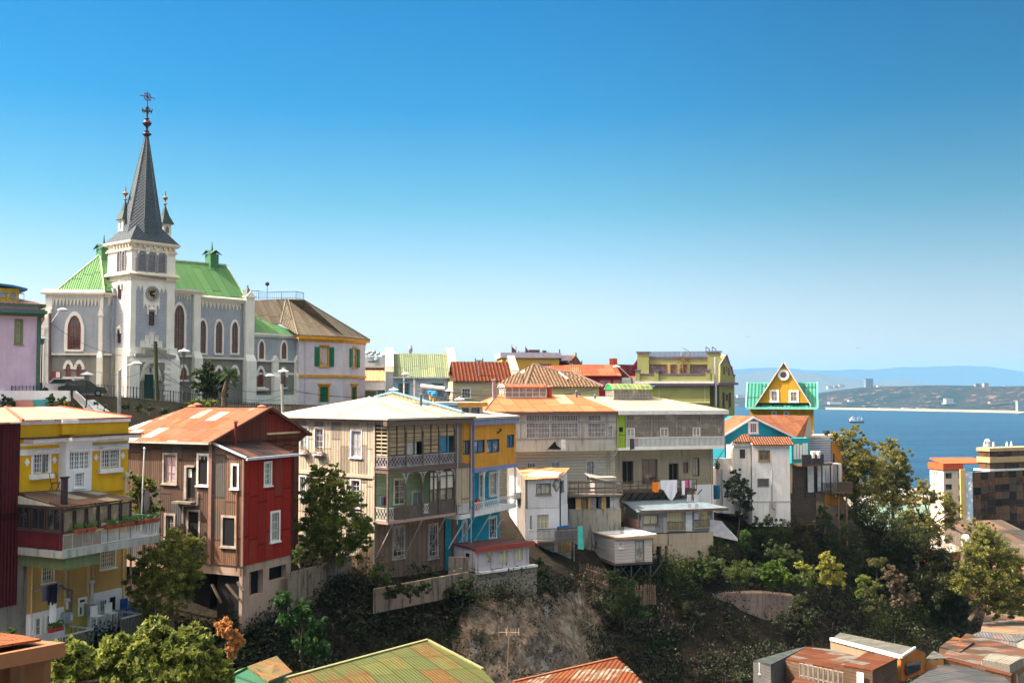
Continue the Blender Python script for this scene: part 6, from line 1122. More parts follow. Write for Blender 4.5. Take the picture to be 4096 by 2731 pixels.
def galleries():
 G=frp(2467,108,74);oh=1.3;Wl=G.at(0,-oh);GP=m_plaster((.46,.42,.37),.8,(.25,.21,.18));TR=m_plain((.6,.57,.57),.7,0,.3);gl=m_glass((.07,.065,.06),(.3,.27,.22));zt,zb=G.z(*ZI(1600,145)),G.z(*ZI(1600,610));s0=G.s(1890,1700);C=thing('gallery_house','long beige gallery house with orange metal roof behind the orange house','house',Wl.W(-7,-5,-16));h=[]
 for r,nx,ny in(((825,170,985,252),8,1),((1060,172,1340,255),14,1),((1358,172,1675,255),16,1),((1800,172,1952,252),8,1),((1062,272,1340,452),15,3),((1358,272,1680,445),17,3),((1800,272,2005,440),11,3),((2040,310,2091,440),4,3)):win(C,G,G.rc(ZI,*r),nx,ny,TR,gl,case=.04,sash=.05,mun=.035,holes=h,sill=False,rec=.08,splits=tuple(range(0,nx,4)))
 m=MB(G);m.wall(s0,-.05,zb,zt,h,rev=.08);m.box(s0,-.05,-oh,-.15,zb,zt-.02);m.build('gallery_wall',GP,C);m=MB(G);[m.box(s-.05,s+.05,0,.06,zb+1.2,zt) for s in[G.s(*ZI(x,300)) for x in(995,1348,1690,2015)]];[m.box(s0,-.05,0,.07,z-.05,z+.05) for z in(G.z(*ZI(1500,262)),G.z(*ZI(1500,458)))];m.build('gallery_frame',m_plain((.3,.26,.25),.8),C)
 m=MB(G);p=G.st(*ZI(1415,530));m.fext([(p[0]-.9,p[1]-.45),(p[0]+.7,p[1]-.5),(p[0]+.1,p[1]-.1),(p[0]-.1,p[1]+.35)],0,.02);m.build('hole_shade',BLACK,C);m=MB(G);q=G.rc(ZI,1475,462,1530,598);m.box(q[0],q[1],0,.04,q[2],q[3]);m.build('white_patch',WHITEW,C)  # hole is a flat black patch, its shade painted on
 hb=[];zw=G.z(*ZJ(1500,330))-3
 for r in((1080,752,1165,900),(1370,742,1455,900),(1788,730,1868,962)):win(C,Wl,Wl.rc(ZI,*r),4,1,TR,GLASS,case=.18,holes=hb,sash=.05,mun=.06)
 m=MB(Wl);m.wall(s0,.3,zw,zb,hb);m.box(s0,.3,-9,-.2,zw,zb);m.build('clapboard_wall',m_board((.6,.53,.42),.3,False,.2,(.35,.3,.25),.13,.5,.05),C)
 RO=m_corr((.5,.135,.06),.25,1.6,5,.14,.12,(.4,.2,.11),(.48,.32,.2),.1,.6,.12,.015);ze=zt+.12;a0=G.s(*ZU(50,880),.4);ap=G.st(*ZU(235,700),-5.5);rz=ap[1];m=MB(G);xe=G.s(*ZU(1310,740),-5.5);m.ext([(a0,.45,ze),(0,.45,ze),(xe,-5.5,rz),(ap[0],-5.5,rz)],.1);m.ext([(a0,.45,ze),(ap[0],-5.5,rz),(a0,-10,ze)],.1);m.build('roof',RO,C)
 m=MB(G);m.box(a0,-.02,.3,.46,ze-.35,ze-.1);m.bar((a0,.45,ze),(ap[0],-5.5,rz),.08);m.build('eaves_board',m_plain((.12,.09,.09),.8),C)
 lantern(G,ZU,150,340,893,555,600,738,-4.2,m_corr((.34,.1,.055),.9,1,4,.1,.1),'glazed roof lantern with rusty curved top on the orange roof',WHITEW,None,2.4)
 for x,y0,y1,r,c,lab in((190,512,715,.16,(.3,.22,.25),'tall grey flue with red foot left of the orange roof lantern'),(935,600,728,.18,(.4,.05,.03),'red brick coloured flue right of the orange roof lantern'),(1297,662,740,.09,(.12,.13,.15),'thin dark flue at the ridge between orange and beige roofs'),(1545,715,758,.1,(.15,.17,.18),'stubby flue on the beige roof left of the green lantern')):
  s,z=G.st(*ZU(x,y1),-4.6);zt_=G.z(*ZU(x,y0),-4.6);m=MB(G);g=thing('roof_flue',lab,'flue',G.W(s,-4.6,z));m.box(s-r,s+r,-4.6-r,-4.6+r,z-.5,zt_);m.build('pipe',m_plain(c,.6),g);m=MB(G);m.lathe((s,-4.6,zt_),[(r*1.6,0),(r*1.7,.08),(r*.4,.18)],8);m.build('cap',m_plain((.2,.18,.18),.5),g)
# right gallery
 w=G.s(*ZK(1755,500));zt2=G.z(*ZK(1000,335));zr1,zr0=G.z(*ZK(1000,640)),G.z(*ZK(1000,760));zbb=G.z(*ZK(1000,795));C2=thing('glazed_gallery_house','long gallery house with dusty glass front, white baluster rail and beige roof','house',Wl.W(6,-5,-16));gw=m_plain((.32,.27,.25),.7,0,.3)
 lg=G.s(*ZK(490,500));bays=[G.s(*ZK(x,500)) for x in(495,825,1145,1453,1745)];m=MB(G);zm=G.z(*ZK(1000,425))
 for a,b in zip(bays,bays[1:]):wgrid(m,G,a+.04,b-.04,zm+.04,zt2-.05,-.1,9,1,.035,.06,.06);wgrid(m,G,a+.04,b-.04,zr1+.03,zm-.03,-.1,9,3,.035,.06,.06)
 [m.box(b-.07,b+.07,-.1,.03,zr0,zt2) for b in bays];gg=m.build('gallery_glazing',gw,C2);m=MB(G);m.poly((lg,-.09,zr1),(w,-.09,zr1),(w,-.09,zt2),(lg,-.09,zt2));m.build('pane',m_glass((.16,.13,.1),(.55,.45,.33),.2),gg)
 for r in((502,520,605,632),(935,515,1035,625),(1352,510,1445,622)):rc=G.rc(ZK,*r,0);win(C2,G,rc,2,1,WHITE,m_glass((.2,.19,.17),(.5,.48,.42)),case=0,rec=.02,d=.02,sash=.07,mun=.05,sill=False)
 m=MB(G);m.box(.1,lg-.05,-oh,0,zbb+.1,zt2);m.build('green_panel',m_corr((.3,.42,.04),.22,1,3,.1,.02),C2);p=G.st(*ZK(430,535));m=MB(G);m.box(p[0]-.2,p[0]+.2,0,.03,p[1]-.25,p[1]+.22);m.build('small_window',BLACK,C2)
 nb=78;m=MB(G);m.box(lg,w,-.06,.08,zr1-.04,zr1+.04);m.box(lg,w,-.06,.08,zr0-.06,zr0+.05);
 for k in range(nb):s=lg+.1+(w-lg-.2)*k/(nb-1);m.box(s-.038,s+.038,-.01,.04,zr0,zr1-.04)
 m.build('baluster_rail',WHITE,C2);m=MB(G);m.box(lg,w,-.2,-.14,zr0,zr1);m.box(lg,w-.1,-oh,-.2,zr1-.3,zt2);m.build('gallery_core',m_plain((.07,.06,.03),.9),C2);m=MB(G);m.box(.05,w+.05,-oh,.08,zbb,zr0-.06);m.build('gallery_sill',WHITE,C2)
 hb=[];zl=G.z(*ZK(1000,1600))-1
 for r,mp in(((450,945,585,1230),BLACK),((705,925,895,1230),m_glass((.06,.04,.04),(.4,.33,.25))),((1048,975,1165,1190),BLACK),((1232,962,1290,1095),m_glass((.1,.06,.06),(.2,.15,.15))),((1358,905,1432,1130),m_glass((.3,.28,.25),(.6,.55,.5)))):win(C2,Wl,Wl.rc(ZK,*r),2,1,m_plain((.2,.13,.11),.7),mp,case=.05,holes=hb,sash=.06,mun=.06,rec=.2,sill=False)
 m=MB(Wl);m.wall(.3,Wl.s(*ZK(1615,1000)),zl,zbb,hb,rev=.22);m.box(.4,w-1.2,-9,-.3,zl,zt2-.3);m.build('lower_wall',m_plaster((.35,.29,.2),.6,(.15,.12,.09)),C2)
 m=MB(Wl);m.box(Wl.s(*ZK(1385,1300)),Wl.s(*ZK(1615,1300)),-.1,.06,zl-1,Wl.z(*ZK(1500,1245)));m.build('whitewashed_base',WSTUC,C2)
 m=MB(G);ze=zt2+.35;xr=G.s(*ZK(1790,320))-w;rz2=G.z(*ZT(200,845),-5.5);m.ext([(0,.45,ze),(w+xr,.45,ze),(G.s(*ZT(900,870),-5.5),-5.5,rz2),(xe,-5.5,rz2)],.1);m.ext([(w+xr,.45,ze),(w+xr,-9,ze),(G.s(*ZT(900,870),-5.5),-5.5,rz2)],.1);m.build('roof',m_corr((.42,.34,.24),.25,1.6,3.4,.12,.08,(.4,.3,.2),None,.2,.6,.1,.012),C2);m=MB(G);m.box(-.02,w+xr,.3,.47,ze-.42,ze-.005);m.build('white_fascia',m_plain((.7,.68,.7),.6),C2)
 lantern(G,ZT,80,296,893,640,735,875,-4.0,m_corr((.18,.25,.1),.5,1,4,.1,.12,(.3,.2,.1)),'glazed roof lantern with green curved top on the beige roof',m_plain((.3,.3,.32),.5),m_plain((.01,.3,.06),.6),2.4)
 m=MB(G);[m.bar((x,.1,zbb-.1),(x-.6,-oh+.1,zbb-1.8),.05) for x in(0,w-.05)];[m.bar((x,.1,zbb),(x,.1,zt2),.05) for x in(.04,w)];[m.bar((x,-oh+.05,zbb),(x,-oh+.05,zl),.05) for x in(-.6,-.3,w-.9)];m.build('downpipe',m_plain((.45,.4,.38),.6),C2)
# ragged timber balcony with washing
 B=Wl;zt3=B.z(*ZK(900,1200),1.6);zfl=B.z(*ZK(700,1320),1.6);a,b=B.s(*ZK(440,1300),1.6),B.s(*ZK(1400,1250),1.6);D_=m_plain((.09,.065,.055),.8,0,.3);m=MB(B);m.box(a,b,.02,1.7,zfl-.2,zfl);bo=m.build('timber_balcony',D_,C2);m=MB(B);[m.bar((a,1.65,z),(b,1.65,z+.1),.05) for z in(zt3,(zt3+zfl)/2)];n=9;[m.bar((a+(b-a)*k/n,1.65,zfl),(a+(b-a)*k/n,1.65,zt3+.1),.05) for k in range(n+1)];m.build('timber_rail',D_,bo);m=MB(B);[m.bar((a+(b-a)*k/10+.6,1.6,zfl-.1),(a+(b-a)*k/10,.05,zfl-1.6),.06) for k in range(11)];m.build('strut',D_,bo)
 for x,y0,y1,w_,c,lab,dr in((835,1215,1335,85,(.85,.2,.01),'bright orange towel hanging from the timber balcony',.1),(905,1215,1300,30,(.35,.6,.48),'pale green cloth hanging just right of the orange towel',.1),(940,1190,1300,215,(.72,.7,.78),'big white sheet hanging in a point from the timber balcony',1.3),(1215,1195,1380,40,(.72,.7,.78),'long narrow white towel right of the big sheet',.0),(1255,1195,1260,30,(.7,.1,.3),'pink garment hanging right of the long white towel',.1),(1292,1190,1280,22,(.5,.02,.12),'crimson garment hanging between pink and blue ones',.0),(1318,1188,1283,22,(.3,.42,.6),'light blue trousers at the right end of the washing',.1)):
  s,z=B.st(*ZK(x,y0),1.8);s1=B.s(*ZK(x+w_,y0),1.8);z1=B.z(*ZK(x,y1),1.8);m=MB(B);n=6
  for k in range(n):u0,u1=k/n,(k+1)/n;f=lambda u:(z1-dr*(1-abs(u*2-1.2)) if dr<1 else z1-dr*1.1*max(0,1-abs(u-.62)/.5));ww=lambda u:1.78+.05*math.sin(u*17);m.poly((s+(s1-s)*u0,ww(u0),f(u0)),(s+(s1-s)*u1,ww(u1),f(u1)),(s+(s1-s)*u1,1.74,z),(s+(s1-s)*u0,1.74,z))
  m.build('hanging_cloth',m_plain(c,.9,0,.1),None,lab,'laundry','washing on the timber balcony')
 for x,c,h_,lab in((545,(.06,.06,.07),1.15,'black garment hanging over the white baluster rail'),(590,(.45,.28,.33),.75,'pinkish garment hanging beside the black one on the white rail')):s,z=G.st(*ZK(x,655),.12);m=MB(G);m.poly((s,.1,z-h_),(s+.5,.12,z-h_*.9),(s+.45,.1,z),(s,.1,z));m.build('hanging_cloth',m_plain(c,.9),None,lab,'laundry','washing on the gallery rail')
 return G,Wl
GF,GW=galleries()
# ================================================================== HOUSES BEHIND AND RIGHT
def simple_house(name,label,fr,w,dep,z0,z1,mw,wins=(),cat='house',Z=None,mf=None,mp=None,case=.12,case_n=(2,3),side=True):
 t=thing(name,label,cat,fr.W(w/2,-dep/2,z0));h=[]
 for r in wins:win(t,fr,fr.rc(Z,*r[:4]),r[4] if len(r)>4 else case_n[0],r[5] if len(r)>5 else case_n[1],mf or WHITEW,(r[6] if len(r)>6 else mp) or GLASS,case=case,holes=h)
 m=MB(fr);m.wall(0,w,z0,z1,h);m.box(.2,w-(0 if side else.01),-dep,-.2,z0,z1-.01);m.poly((0,0,z0),(0,0,z1),(0,-dep,z1),(0,-dep,z0));m.build('wall',mw,t);return t
def gable_roof(t,fr,s0,s1,z0,z1,run,mat,d0=.4,name='roof'):
 m=MB(fr);m.ext([(s0,d0,z0),(s1,d0,z0),(s1,-run,z1),(s0,-run,z1)],.12);m.ext([(s0,-run,z1),(s1,-run,z1),(s1,-2*run-d0,z0),(s0,-2*run-d0,z0)],.12);return m.build(name,mat,t)
def parapet_gable(t,fr,s0,s1,z0,z1,run,mat,cap,zb):
 """stepped gable wall standing proud of the roof, running back"""
 m=MB(fr);E=[(.5,z0-.9),(.5,z0+.6),(.15,z0+1.3),(-run,z1+.7),(-2*run,z0+.8),(-2*run,zb),(.5-.5,zb)]
 pts=[(s0,d,z) for d,z in E];m.ext(pts,s1-s0,(1,0,0));g=m.build('gable_parapet',mat,t);m=MB(fr);[m.hexa([(s0-.08,a[0],a[1]),(s1+.08,a[0],a[1]),(s1+.08,b[0],b[1]),(s0-.08,b[0],b[1]),(s0-.08,a[0]+.05,a[1]+.22),(s1+.08,a[0]+.05,a[1]+.22),(s1+.08,b[0],b[1]+.22),(s0-.08,b[0],b[1]+.22)]) for a,b in zip(E[1:4],E[2:5])];m.build('coping',cap,t)
OCH=m_plaster((.46,.33,.22),.4,(.25,.18,.12));COP=m_plaster((.5,.45,.36),.5,(.25,.22,.17))
def back_houses():
# blue house with green roof
 A=frp(ZV(605,700)[0],150,82);w=A.s(*ZV(1590,700));z1,z0,zr=A.z(*ZV(1100,588)),-6,A.z(*ZV(1300,188),-5)
 t=simple_house('blue_house','pale blue house with faded green metal roof between stepped gables',A,w,9,z0,z1,m_plaster((.42,.5,.62),.2),[(735,690,905,875,2,3),(1300,690,1478,880,2,3)],Z=ZV,mf=m_plain((.03,.3,.25),.5))
 s1=A.s(*ZV(1590,580));gable_roof(t,A,.3,w-.1,z1+.05,zr,4.6,m_corr((.17,.215,.13),.3,1.1,3.5,.2,.15,(.3,.25,.15),None,.2,.6,.3));parapet_gable(t,A,-.7,.3,z1,zr,4.6,m_plaster((.45,.47,.5),.4),COP,z0);parapet_gable(t,A,w-.1,w+.9,z1,zr,4.6,OCH,COP,z0)
 m=MB(A);m.box(0,w,0,.55,z1-.1,z1+.08);m.build('gutter',m_plain((.5,.58,.62),.5),t);s,z=A.st(*ZV(930,185),-5.2);m=MB(A);m.lathe((s,-5.2,z-.3),[(.05,0),(.1,.3),(.3,.5),(.35,1),(.15,1.5)],8);m.build('satellite_dish',GREYM,t)
# red tile house
 B=frp(ZV(1640,700)[0],143,82);w=B.s(*ZD(1360,480));z1,zr=B.z(*ZV(1900,650)),B.z(*ZV(2150,322),-5)
 t=simple_house('red_tile_house','cream house with bright red tile roof and a T-shaped flue',B,w,9,-6,z1,m_board((.5,.44,.33),.25,False,.2,(.3,.25,.2),.08,.6),[(1800,770,1935,930,4,3)],Z=ZV);gable_roof(t,B,.1,w,z1+.05,zr,4.6,m_tile((.19,.055,.03),.5,.55));parapet_gable(t,B,w,w+.8,z1,zr,4.6,m_plaster((.42,.36,.26),.4),COP,-6)
 s,z=B.st(*ZV(2085,590),-1);zt=B.z(*ZV(2080,305),-1);m=MB(B);m.bar((s,-1,z-.2),(s,-1,zt),.12,n=8);m.bar((s-.5,-1,zt),(s+.5,-1,zt),.12);[m.bar((s+q,-1,zt-.15),(s+q,-1,zt+.35),.12) for q in(-.5,.5)];m.build('flue',m_plain((.3,.22,.2),.4,.4),t)
# brown tile house, hipped
 K=frp(ZU(640,580)[0],132,86);w=K.s(*ZU(1600,600));z1=K.z(*ZU(1200,590));t=simple_house('brown_tile_house','pale yellow house with mottled brown hipped tile roof',K,w,9,-6,z1,m_board((.62,.58,.3),.22,False,.1,(.4,.35,.2),.06,.7),[(1160,682,1250,722,4,1),(1275,680,1362,722,4,1)],Z=ZU,case=.06)
 P0=[K.W(-.3,.5,z1),K.W(w+.5,.5,z1)];a,b,c=P(*ZU(715,290),138),P(*ZU(1250,400),137),P(*ZU(1030,385),137.5);m=MB();m.ext([P0[0],P0[1],b,c,a],.15,raw=True);m.ext([P0[1],K.W(w+.5,-8,z1),b],.15,raw=True);m.ext([K.W(-4.2,-1,z1+.2),P0[0],a],.15,raw=True);TB=m_tile((.27,.17,.11),.42,.45,.5);m.build('roof',TB,t);m=MB();[m.bar(p,q,.16,raw=True,n=6) for p,q in((P0[1],b),(b,c),(c,a),(P0[0],a))];m.build('ridge_tiles',m_plain((.16,.12,.1),.8),t);m=MB(K);p,q=K.st(*ZU(1060,410),-3),K.st(*ZU(1180,500),-1.2);m.bar((p[0],-3,p[1]+.15),(q[0],-1.2,q[1]+.1),.13);m.build('gutter',m_plain((.5,.4,.35),.6),t)
# ochre flat-topped house with roof terrace
 H=frp(ZU(295,230)[0],165,84);w=H.s(*ZU(1065,230));z1=H.z(*ZU(700,205));t=simple_house('terrace_house','ochre flat-roofed house with lattice fence round its roof terrace',H,w,9,-6,z1,m_plaster((.6,.36,.07),.2,(.35,.22,.08)),[(795,288,955,380,3,1,m_curtain((.3,.2,.25)))],Z=ZU,mf=m_plain((.3,.3,.32),.5),case=.06);m=MB(H);m.box(-.3,w+.3,-9.2,.3,z1,z1+.8);m.box(w+.3,w+2,-6,.1,z1-.4,z1+.4);m.build('fascia',m_plain((.55,.52,.62),.6),t)
 m=MB(H);zz=z1+.8
 for x0,x1,y in((425,490,50),(612,655,55),(655,800,95),(845,888,105)):a,b=H.s(*ZU(x0,150)),H.s(*ZU(x1,150));zt=H.z(*ZU(x0,y));m.fext([(a,zt-(1.9 if y<60 else.9)),(b,zt-(1.9 if y<60 else.9)),(b,zt-(.7 if y<60 else 0)),(a,zt)],-.1,-.04)
 [m.bar((H.s(*ZU(x,150)),-.1,zz),(H.s(*ZU(x,150)),-.1,H.z(*ZU(x,y))),.06) for x,y in((430,30),(485,50),(520,105),(580,130),(613,52),(800,92),(845,100),(888,105),(928,135))];m.build('lattice_fence',m_plain((.1,.06,.07),.7),t);railing(t,H,H.s(*ZU(500,150)),H.s(*ZU(925,150)),-.12,zz,H.z(*ZU(700,120)),40,m_plain((.35,.42,.5),.5),r=.02)
# rusty gabled attic behind
 J=frp(ZU(1175,300)[0],172,20);sw=J.s(*ZU(1368,300));za=J.z(*ZU(1285,165),0);zb=J.z(*ZU(1180,265));t=thing('attic_house','rust brown gabled attic with two thin flues right of the roof terrace','house',J.W(3,-3,-6));sa=J.s(*ZU(1285,200));m=MB(J);m.fext([(0,-6),(sw,-6),(sw,J.z(*ZU(1365,285))),(sa,za),(0,zb)],-9,0);m.build('wall',m_corr((.32,.14,.06),.3,1,4,.2,.3),t)
 fl=J.left();e=[J.W(-.1,.2,zb),J.W(sa,.2,za),P(*ZU(950,168),178),P(*ZU(1060,255),170)];m=MB();m.ext(e,.1,raw=True);m.build('roof',m_corr((.27,.11,.06),.3,1,3,.2,.35),t);rc=J.rc(ZU,1200,285,1240,315);win(t,J,rc,3,1,WHITE,GLASS,case=.05,rec=0,d=.02,sill=False)
 for x,y0,y1 in((1070,90,175),(1290,135,200),(1367,245,300)):m=MB();m.bar(P(*ZU(x,y1),171),P(*ZU(x,y0),171),.12,raw=True);m.build('flue',DARKM,t)
# red house with skylights
 Q=frp(ZU(1320,440)[0],150,86);w=Q.s(*ZU(1897,440));z1,zr=Q.z(*ZU(1600,452)),Q.z(*ZU(1600,293),-5);t=simple_house('crimson_house','dark crimson house with weathered red roof and two skylights',Q,w,8,-6,z1,m_plain((.24,.015,.025),.7),[(1615,512,1750,560,2,1),(1800,512,1897,560,2,1)],Z=ZU,mf=m_plain((.5,.2,.25),.6),mp=m_curtain((.55,.25,.3)),case=.08)
 m=MB(Q);m.ext([(-.3,.4,z1+.1),(w,.4,z1+.1),(w,-5,zr),(1.6,-5,zr)],.12);m.ext([(-.3,.4,z1+.1),(1.6,-5,zr),(-5.5,-5,zr-.3)],.12);m.build('roof',m_corr((.27,.07,.035),.28,1.2,2.4,.25,.4,(.28,.12,.06)),t)
 for x0,x1 in((1585,1670),(1770,1860)):m=MB(Q);a,b=Q.s(*ZU(x0,305),-4),Q.s(*ZU(x1,305),-4);m.ext([(a,-3.7,zr-.75),(b-.3,-3.7,zr-.75),(b,-4.6,zr-.1),(a+.3,-4.6,zr-.1)],.1);m.build('skylight',m_glass((.05,.06,.06),(.3,.4,.4)),t)
 m=MB(Q);z=Q.z(*ZU(1900,293),-3);m.fext([(w,z1-4),(w+4.4,z1-4),(w+4.6,z-.1),(w+4.2,z+.8),(w+3.2,z+1.1),(w+2.4,z-.05),(w+.02,z)],-3.5,-2.9);m.build('dark_side_wall',m_plain((.15,.03,.04),.8,0,.5),t);m=MB(Q);a=Q.s(*ZU(2045,300),-2);m.ext([(a+.1,-1.2,z-3.6),(a+2,-1.2,z-3.6),(a+1.6,-2.8,z-1.7),(a-.3,-2.8,z-1.7)],.1);m.box(Q.s(*ZU(1745,280),-5.2),Q.s(*ZU(1845,280),-5.2),-6,-5.2,zr-.1,zr+.9);m.build('small_roof',m_corr((.45,.1,.06),.28,1,3,.1,.2),t)
 m=MB(Q);m.box(w+.1,w+4,-.6,.1,-4,Q.z(*ZU(1950,470)));m.build('pale_lean_to',m_plain((.45,.5,.55),.7),t)
# white house with roof domes, brick block and low yellow one left
 V_=frp(ZV(172,400)[0],185,86);w=V_.s(*ZV(660,400));z1=V_.z(*ZV(400,245));t=thing('white_villa','brilliant white flat-roofed villa with small pyramid lantern and round vents','house',V_.W(w/2,-4,-6));m=MB(V_);m.box(-3,V_.s(*ZV(570,300)),-9,0,-6,z1);m.fext([(V_.s(*ZV(400,300)),-6),(w+1,-6),(V_.s(*ZV(735,250)),z1),(V_.s(*ZV(560,300)),z1)],-6,-.5);m.build('wall',WHITE,t)
 a,b=V_.s(*ZV(450,200)),V_.s(*ZV(690,200));zc=V_.z(*ZV(550,200));za=V_.z(*ZV(550,115));m=MB(V_);m.box(a,b,-6,-1,z1,zc);c=((a+b)/2,-3.5);q=[(a-1,0,zc),(b+1,0,zc),(b+1,-7,zc),(a-1,-7,zc)];[m.poly(q[k],q[(k+1)%4],(c[0],c[1],za)) for k in range(4)];m.build('roof_lantern',WHITE,t);m=MB(V_);m.box(V_.s(*ZV(220,320)),V_.s(*ZV(330,320)),0,.05,V_.z(*ZV(300,326)),V_.z(*ZV(300,314)));m.build('window_slit',BLACK,t)
 for x,y in((205,190),(262,165),(315,170),(288,208),(385,200),(355,300)):s,z=V_.st(*ZV(x,y),.3);m=MB(V_);m.bar((s,.3,z-.9),(s,.3,z),.08);m.lathe((s,.3,z),[(.3,-.1),(.5,.12),(.4,.42),(.1,.5)],9);m.build('round_vent',m_plain((.6,.62,.62),.3,.6),t)
 K2=frp(ZV(160,500)[0],168,86);w=K2 .s(*ZV(602,500));m=MB(K2);z=K2 .z(*ZV(400,425));m.box(-3,w,-6,0,-6,z);t=thing('brick_block','dark brown brick block under the white villa','building',K2 .W(w/2,-3,-6));m.build('wall',m_brick((.2,.08,.05),(.12,.07,.05),.5,.2),t);m=MB(K2);m.box(-3,w+.1,-6.1,.15,z+.002,z+.25);m.build('coping',m_plain((.6,.5,.4),.7),t)
 K3=frp(ZV(165,700)[0],158,86);w=K3 .s(*ZV(605,700));z=K3 .z(*ZV(400,650));t=simple_house('cream_house','low cream house with pale orange roof beside the pink house',K3,w,5,-6,z,m_plain((.65,.5,.3),.7),[(375,730,570,900,3,2)],Z=ZV,mf=m_plain((.55,.45,.28),.6));m=MB(K3);m.ext([(-3,.5,z+.1),(w,.5,z+.1),(w-.4,-2.5,z+1.7),(-3,-2.5,z+1.7)],.1);m.build('roof',m_corr((.6,.28,.14),.5,2,5,.15,.15),t);m=MB(K3);m.box(-2,K3 .s(*ZV(350,800)),.01,.12,-4,z-1.5);m.build('green_blind',m_board((.16,.18,.1),.3,False),t);m=MB(K3);m.box(-3,w,.01,.3,z-1.3,z-.05);m.build('white_band',WHITE,t)
back_houses()
def green_building():
 A=frp(ZT(935,700)[0],142,101);GW_=m_plaster((.25,.255,.105),.4,(.22,.24,.1));VI=m_plain((.16,.1,.24),.6);w=A.s(*ZT(1800,700));s0=A.s(*ZT(640,560));zl=A.z(*ZT(1300,640));zp=A.z(*ZT(1300,500));w2=A.s(*ZT(1870,700));C=thing('green_building','tall olive green building with violet copings, terrace and spiral stair','building',A.W(w/2,-5,-14));z0=-14
 m=MB(A);m.box(0,w,-9,0,z0,zl);m.box(w-.1,A.s(*ZT(1950,700),-2),-9,-2,z0,zl+6.4*0+zp-zl+zl);m.build('wall',GW_,C);m=MB(A);m.box(s0,0,-3,-.3,z0,zl-.4);m.build('lime_wall',m_plain((.42,.5,.03),.7),C)
 m=MB(A);m.box(s0-.1,w2,-9,.5,zl,zl+.28);m.build('white_ledge',m_plain((.62,.6,.58),.6),C);m=MB(A);m.box(s0-.1,w2,-9,.45,zl-.25,zl-.003);m.build('violet_moulding',VI,C)
 m=MB(A);m.box(s0,w2-.3,-.25,.2,zl+.28,zp);hi=zp+.5;PS=[(A.s(*ZT(a,550),.3),A.s(*ZT(b,550),.3)) for a,b in((635,705),(930,1000),(1735,1810))];[m.box(a,b,-.6,.38,zl+.28,hi) for a,b in PS];m.build('terrace_parapet',GW_,C);m=MB(A);m.box(s0,w2-.3,-.32,.27,zp,zp+.14);[m.box(a-.1,b+.1,-.7,.48,hi,hi+.16) for a,b in PS];m.build('coping',VI,C)
 m=MB(A);[m.box(A.s(*ZT(a,800)),A.s(*ZT(a,800))+.06,0,.03,A.z(*ZT(1000,935)),zl-.3) for a in(1000,1720)];m.box(0,w,0,.12,A.z(*ZT(1400,945)),A.z(*ZT(1400,930)));m.build('wall_moulding',m_plain((.5,.5,.25),.7),C)
# set-back top floor
 d=-3.2;U=A.at(0,d);a,b=U.s(*ZT(850,400)),U.s(*ZT(1765,400));zt=U.z(*ZT(1300,240));h=[];WR=m_plain((.2,.06,.03),.5)
 for r,nx in(((860,350,1120,495),6),((1188,350,1275,495),3),((1345,350,1430,495),2),((1495,350,1760,495),6)):win(C,U,U.rc(ZT,*r),nx,2,WR,m_glass((.03,.03,.04),(.2,.2,.25)),case=.08,holes=h,splits=(2,4),sill=False)
 m=MB(U);m.wall(a,b,zl,zt,h);m.box(a,b,-5,-.2,zl,zt);m.build('top_floor_wall',GW_,C);m=MB(U);[m.box(x0,x1,-.5,.6,zl,zt+.7) for x0,x1 in((a-1.6,a),(b,b+1.8))];m.build('pier',GW_,C);m=MB(U);m.box(a,b,-5,.15,zt,zt+.22);[m.box(x0-.15,x1+.15,-.7,.75,zt+.7,zt+.9) for x0,x1 in((a-1.6,a),(b,b+1.8))];m.build('coping',VI,C)
 m=MB(U);zq=U.z(*ZT(1300,142));[m.bar((a+(b-a)*k/46,-.4,zt+.2),(a+(b-a)*k/46,-.4,zq),.035) for k in range(47) if not 24<k<27];[m.bar((a,-.4,z),(b,-.4,z),.035) for z in[zt+.3+(zq-zt-.3)*j/5 for j in range(6)]];m.build('lattice_railing',m_plain((.06,.055,.06),.6),C)
 for x0 in(1740,1838):m=MB(U);p0,p1=U.s(*ZT(x0,100),.3),U.s(*ZT(x0+55,100),.3);za,zb=U.z(*ZT(x0,68),.3),U.z(*ZT(x0,160),.3);m.path([(p0,.3,zb),(p0,.3,za),(p1,.3,za-.3),(p1,.3,zb-.3)],.05);m.build('roof_frame',DARKM,C)
 m=MB(U);c=U.s(*ZT(1378,300),1.2);zs=U.z(*ZT(1378,170),1.2);m.bar((c,1.2,zl),(c,1.2,zs),.09);n=16
 for k in range(n):
  g=k*.5;z=zl+.6+(zt+.3-zl-.6)*k/n;m.hexa([(c,1.2,z),(c+1.0*math.cos(g),1.2+1.0*math.sin(g),z),(c+1.0*math.cos(g+.5),1.2+1.0*math.sin(g+.5),z),(c,1.21,z),(c,1.2,z+.06),(c+1.0*math.cos(g),1.2+1.0*math.sin(g),z+.06),(c+1.0*math.cos(g+.5),1.2+1.0*math.sin(g+.5),z+.06),(c,1.21,z+.06)])
  m.bar((c+math.cos(g),1.2+math.sin(g),z),(c+math.cos(g),1.2+math.sin(g),z+1),.025);m.bar((c+math.cos(g),1.2+math.sin(g),z+1),(c+math.cos(g+.5),1.2+math.sin(g+.5),z+1+(zt-zl)/n),.03)
 m.build('spiral_stair',m_plain((.2,.13,.06),.6),C)
# right part with curved gable
 B=Fr(A.W(A.s(*ZT(1950,700),-1.2),-1.2,0)[:2],66);wb=B.s(*ZT(2185,700));zb=B.z(*ZT(2060,645));t2='gabled_wing';ht=[]
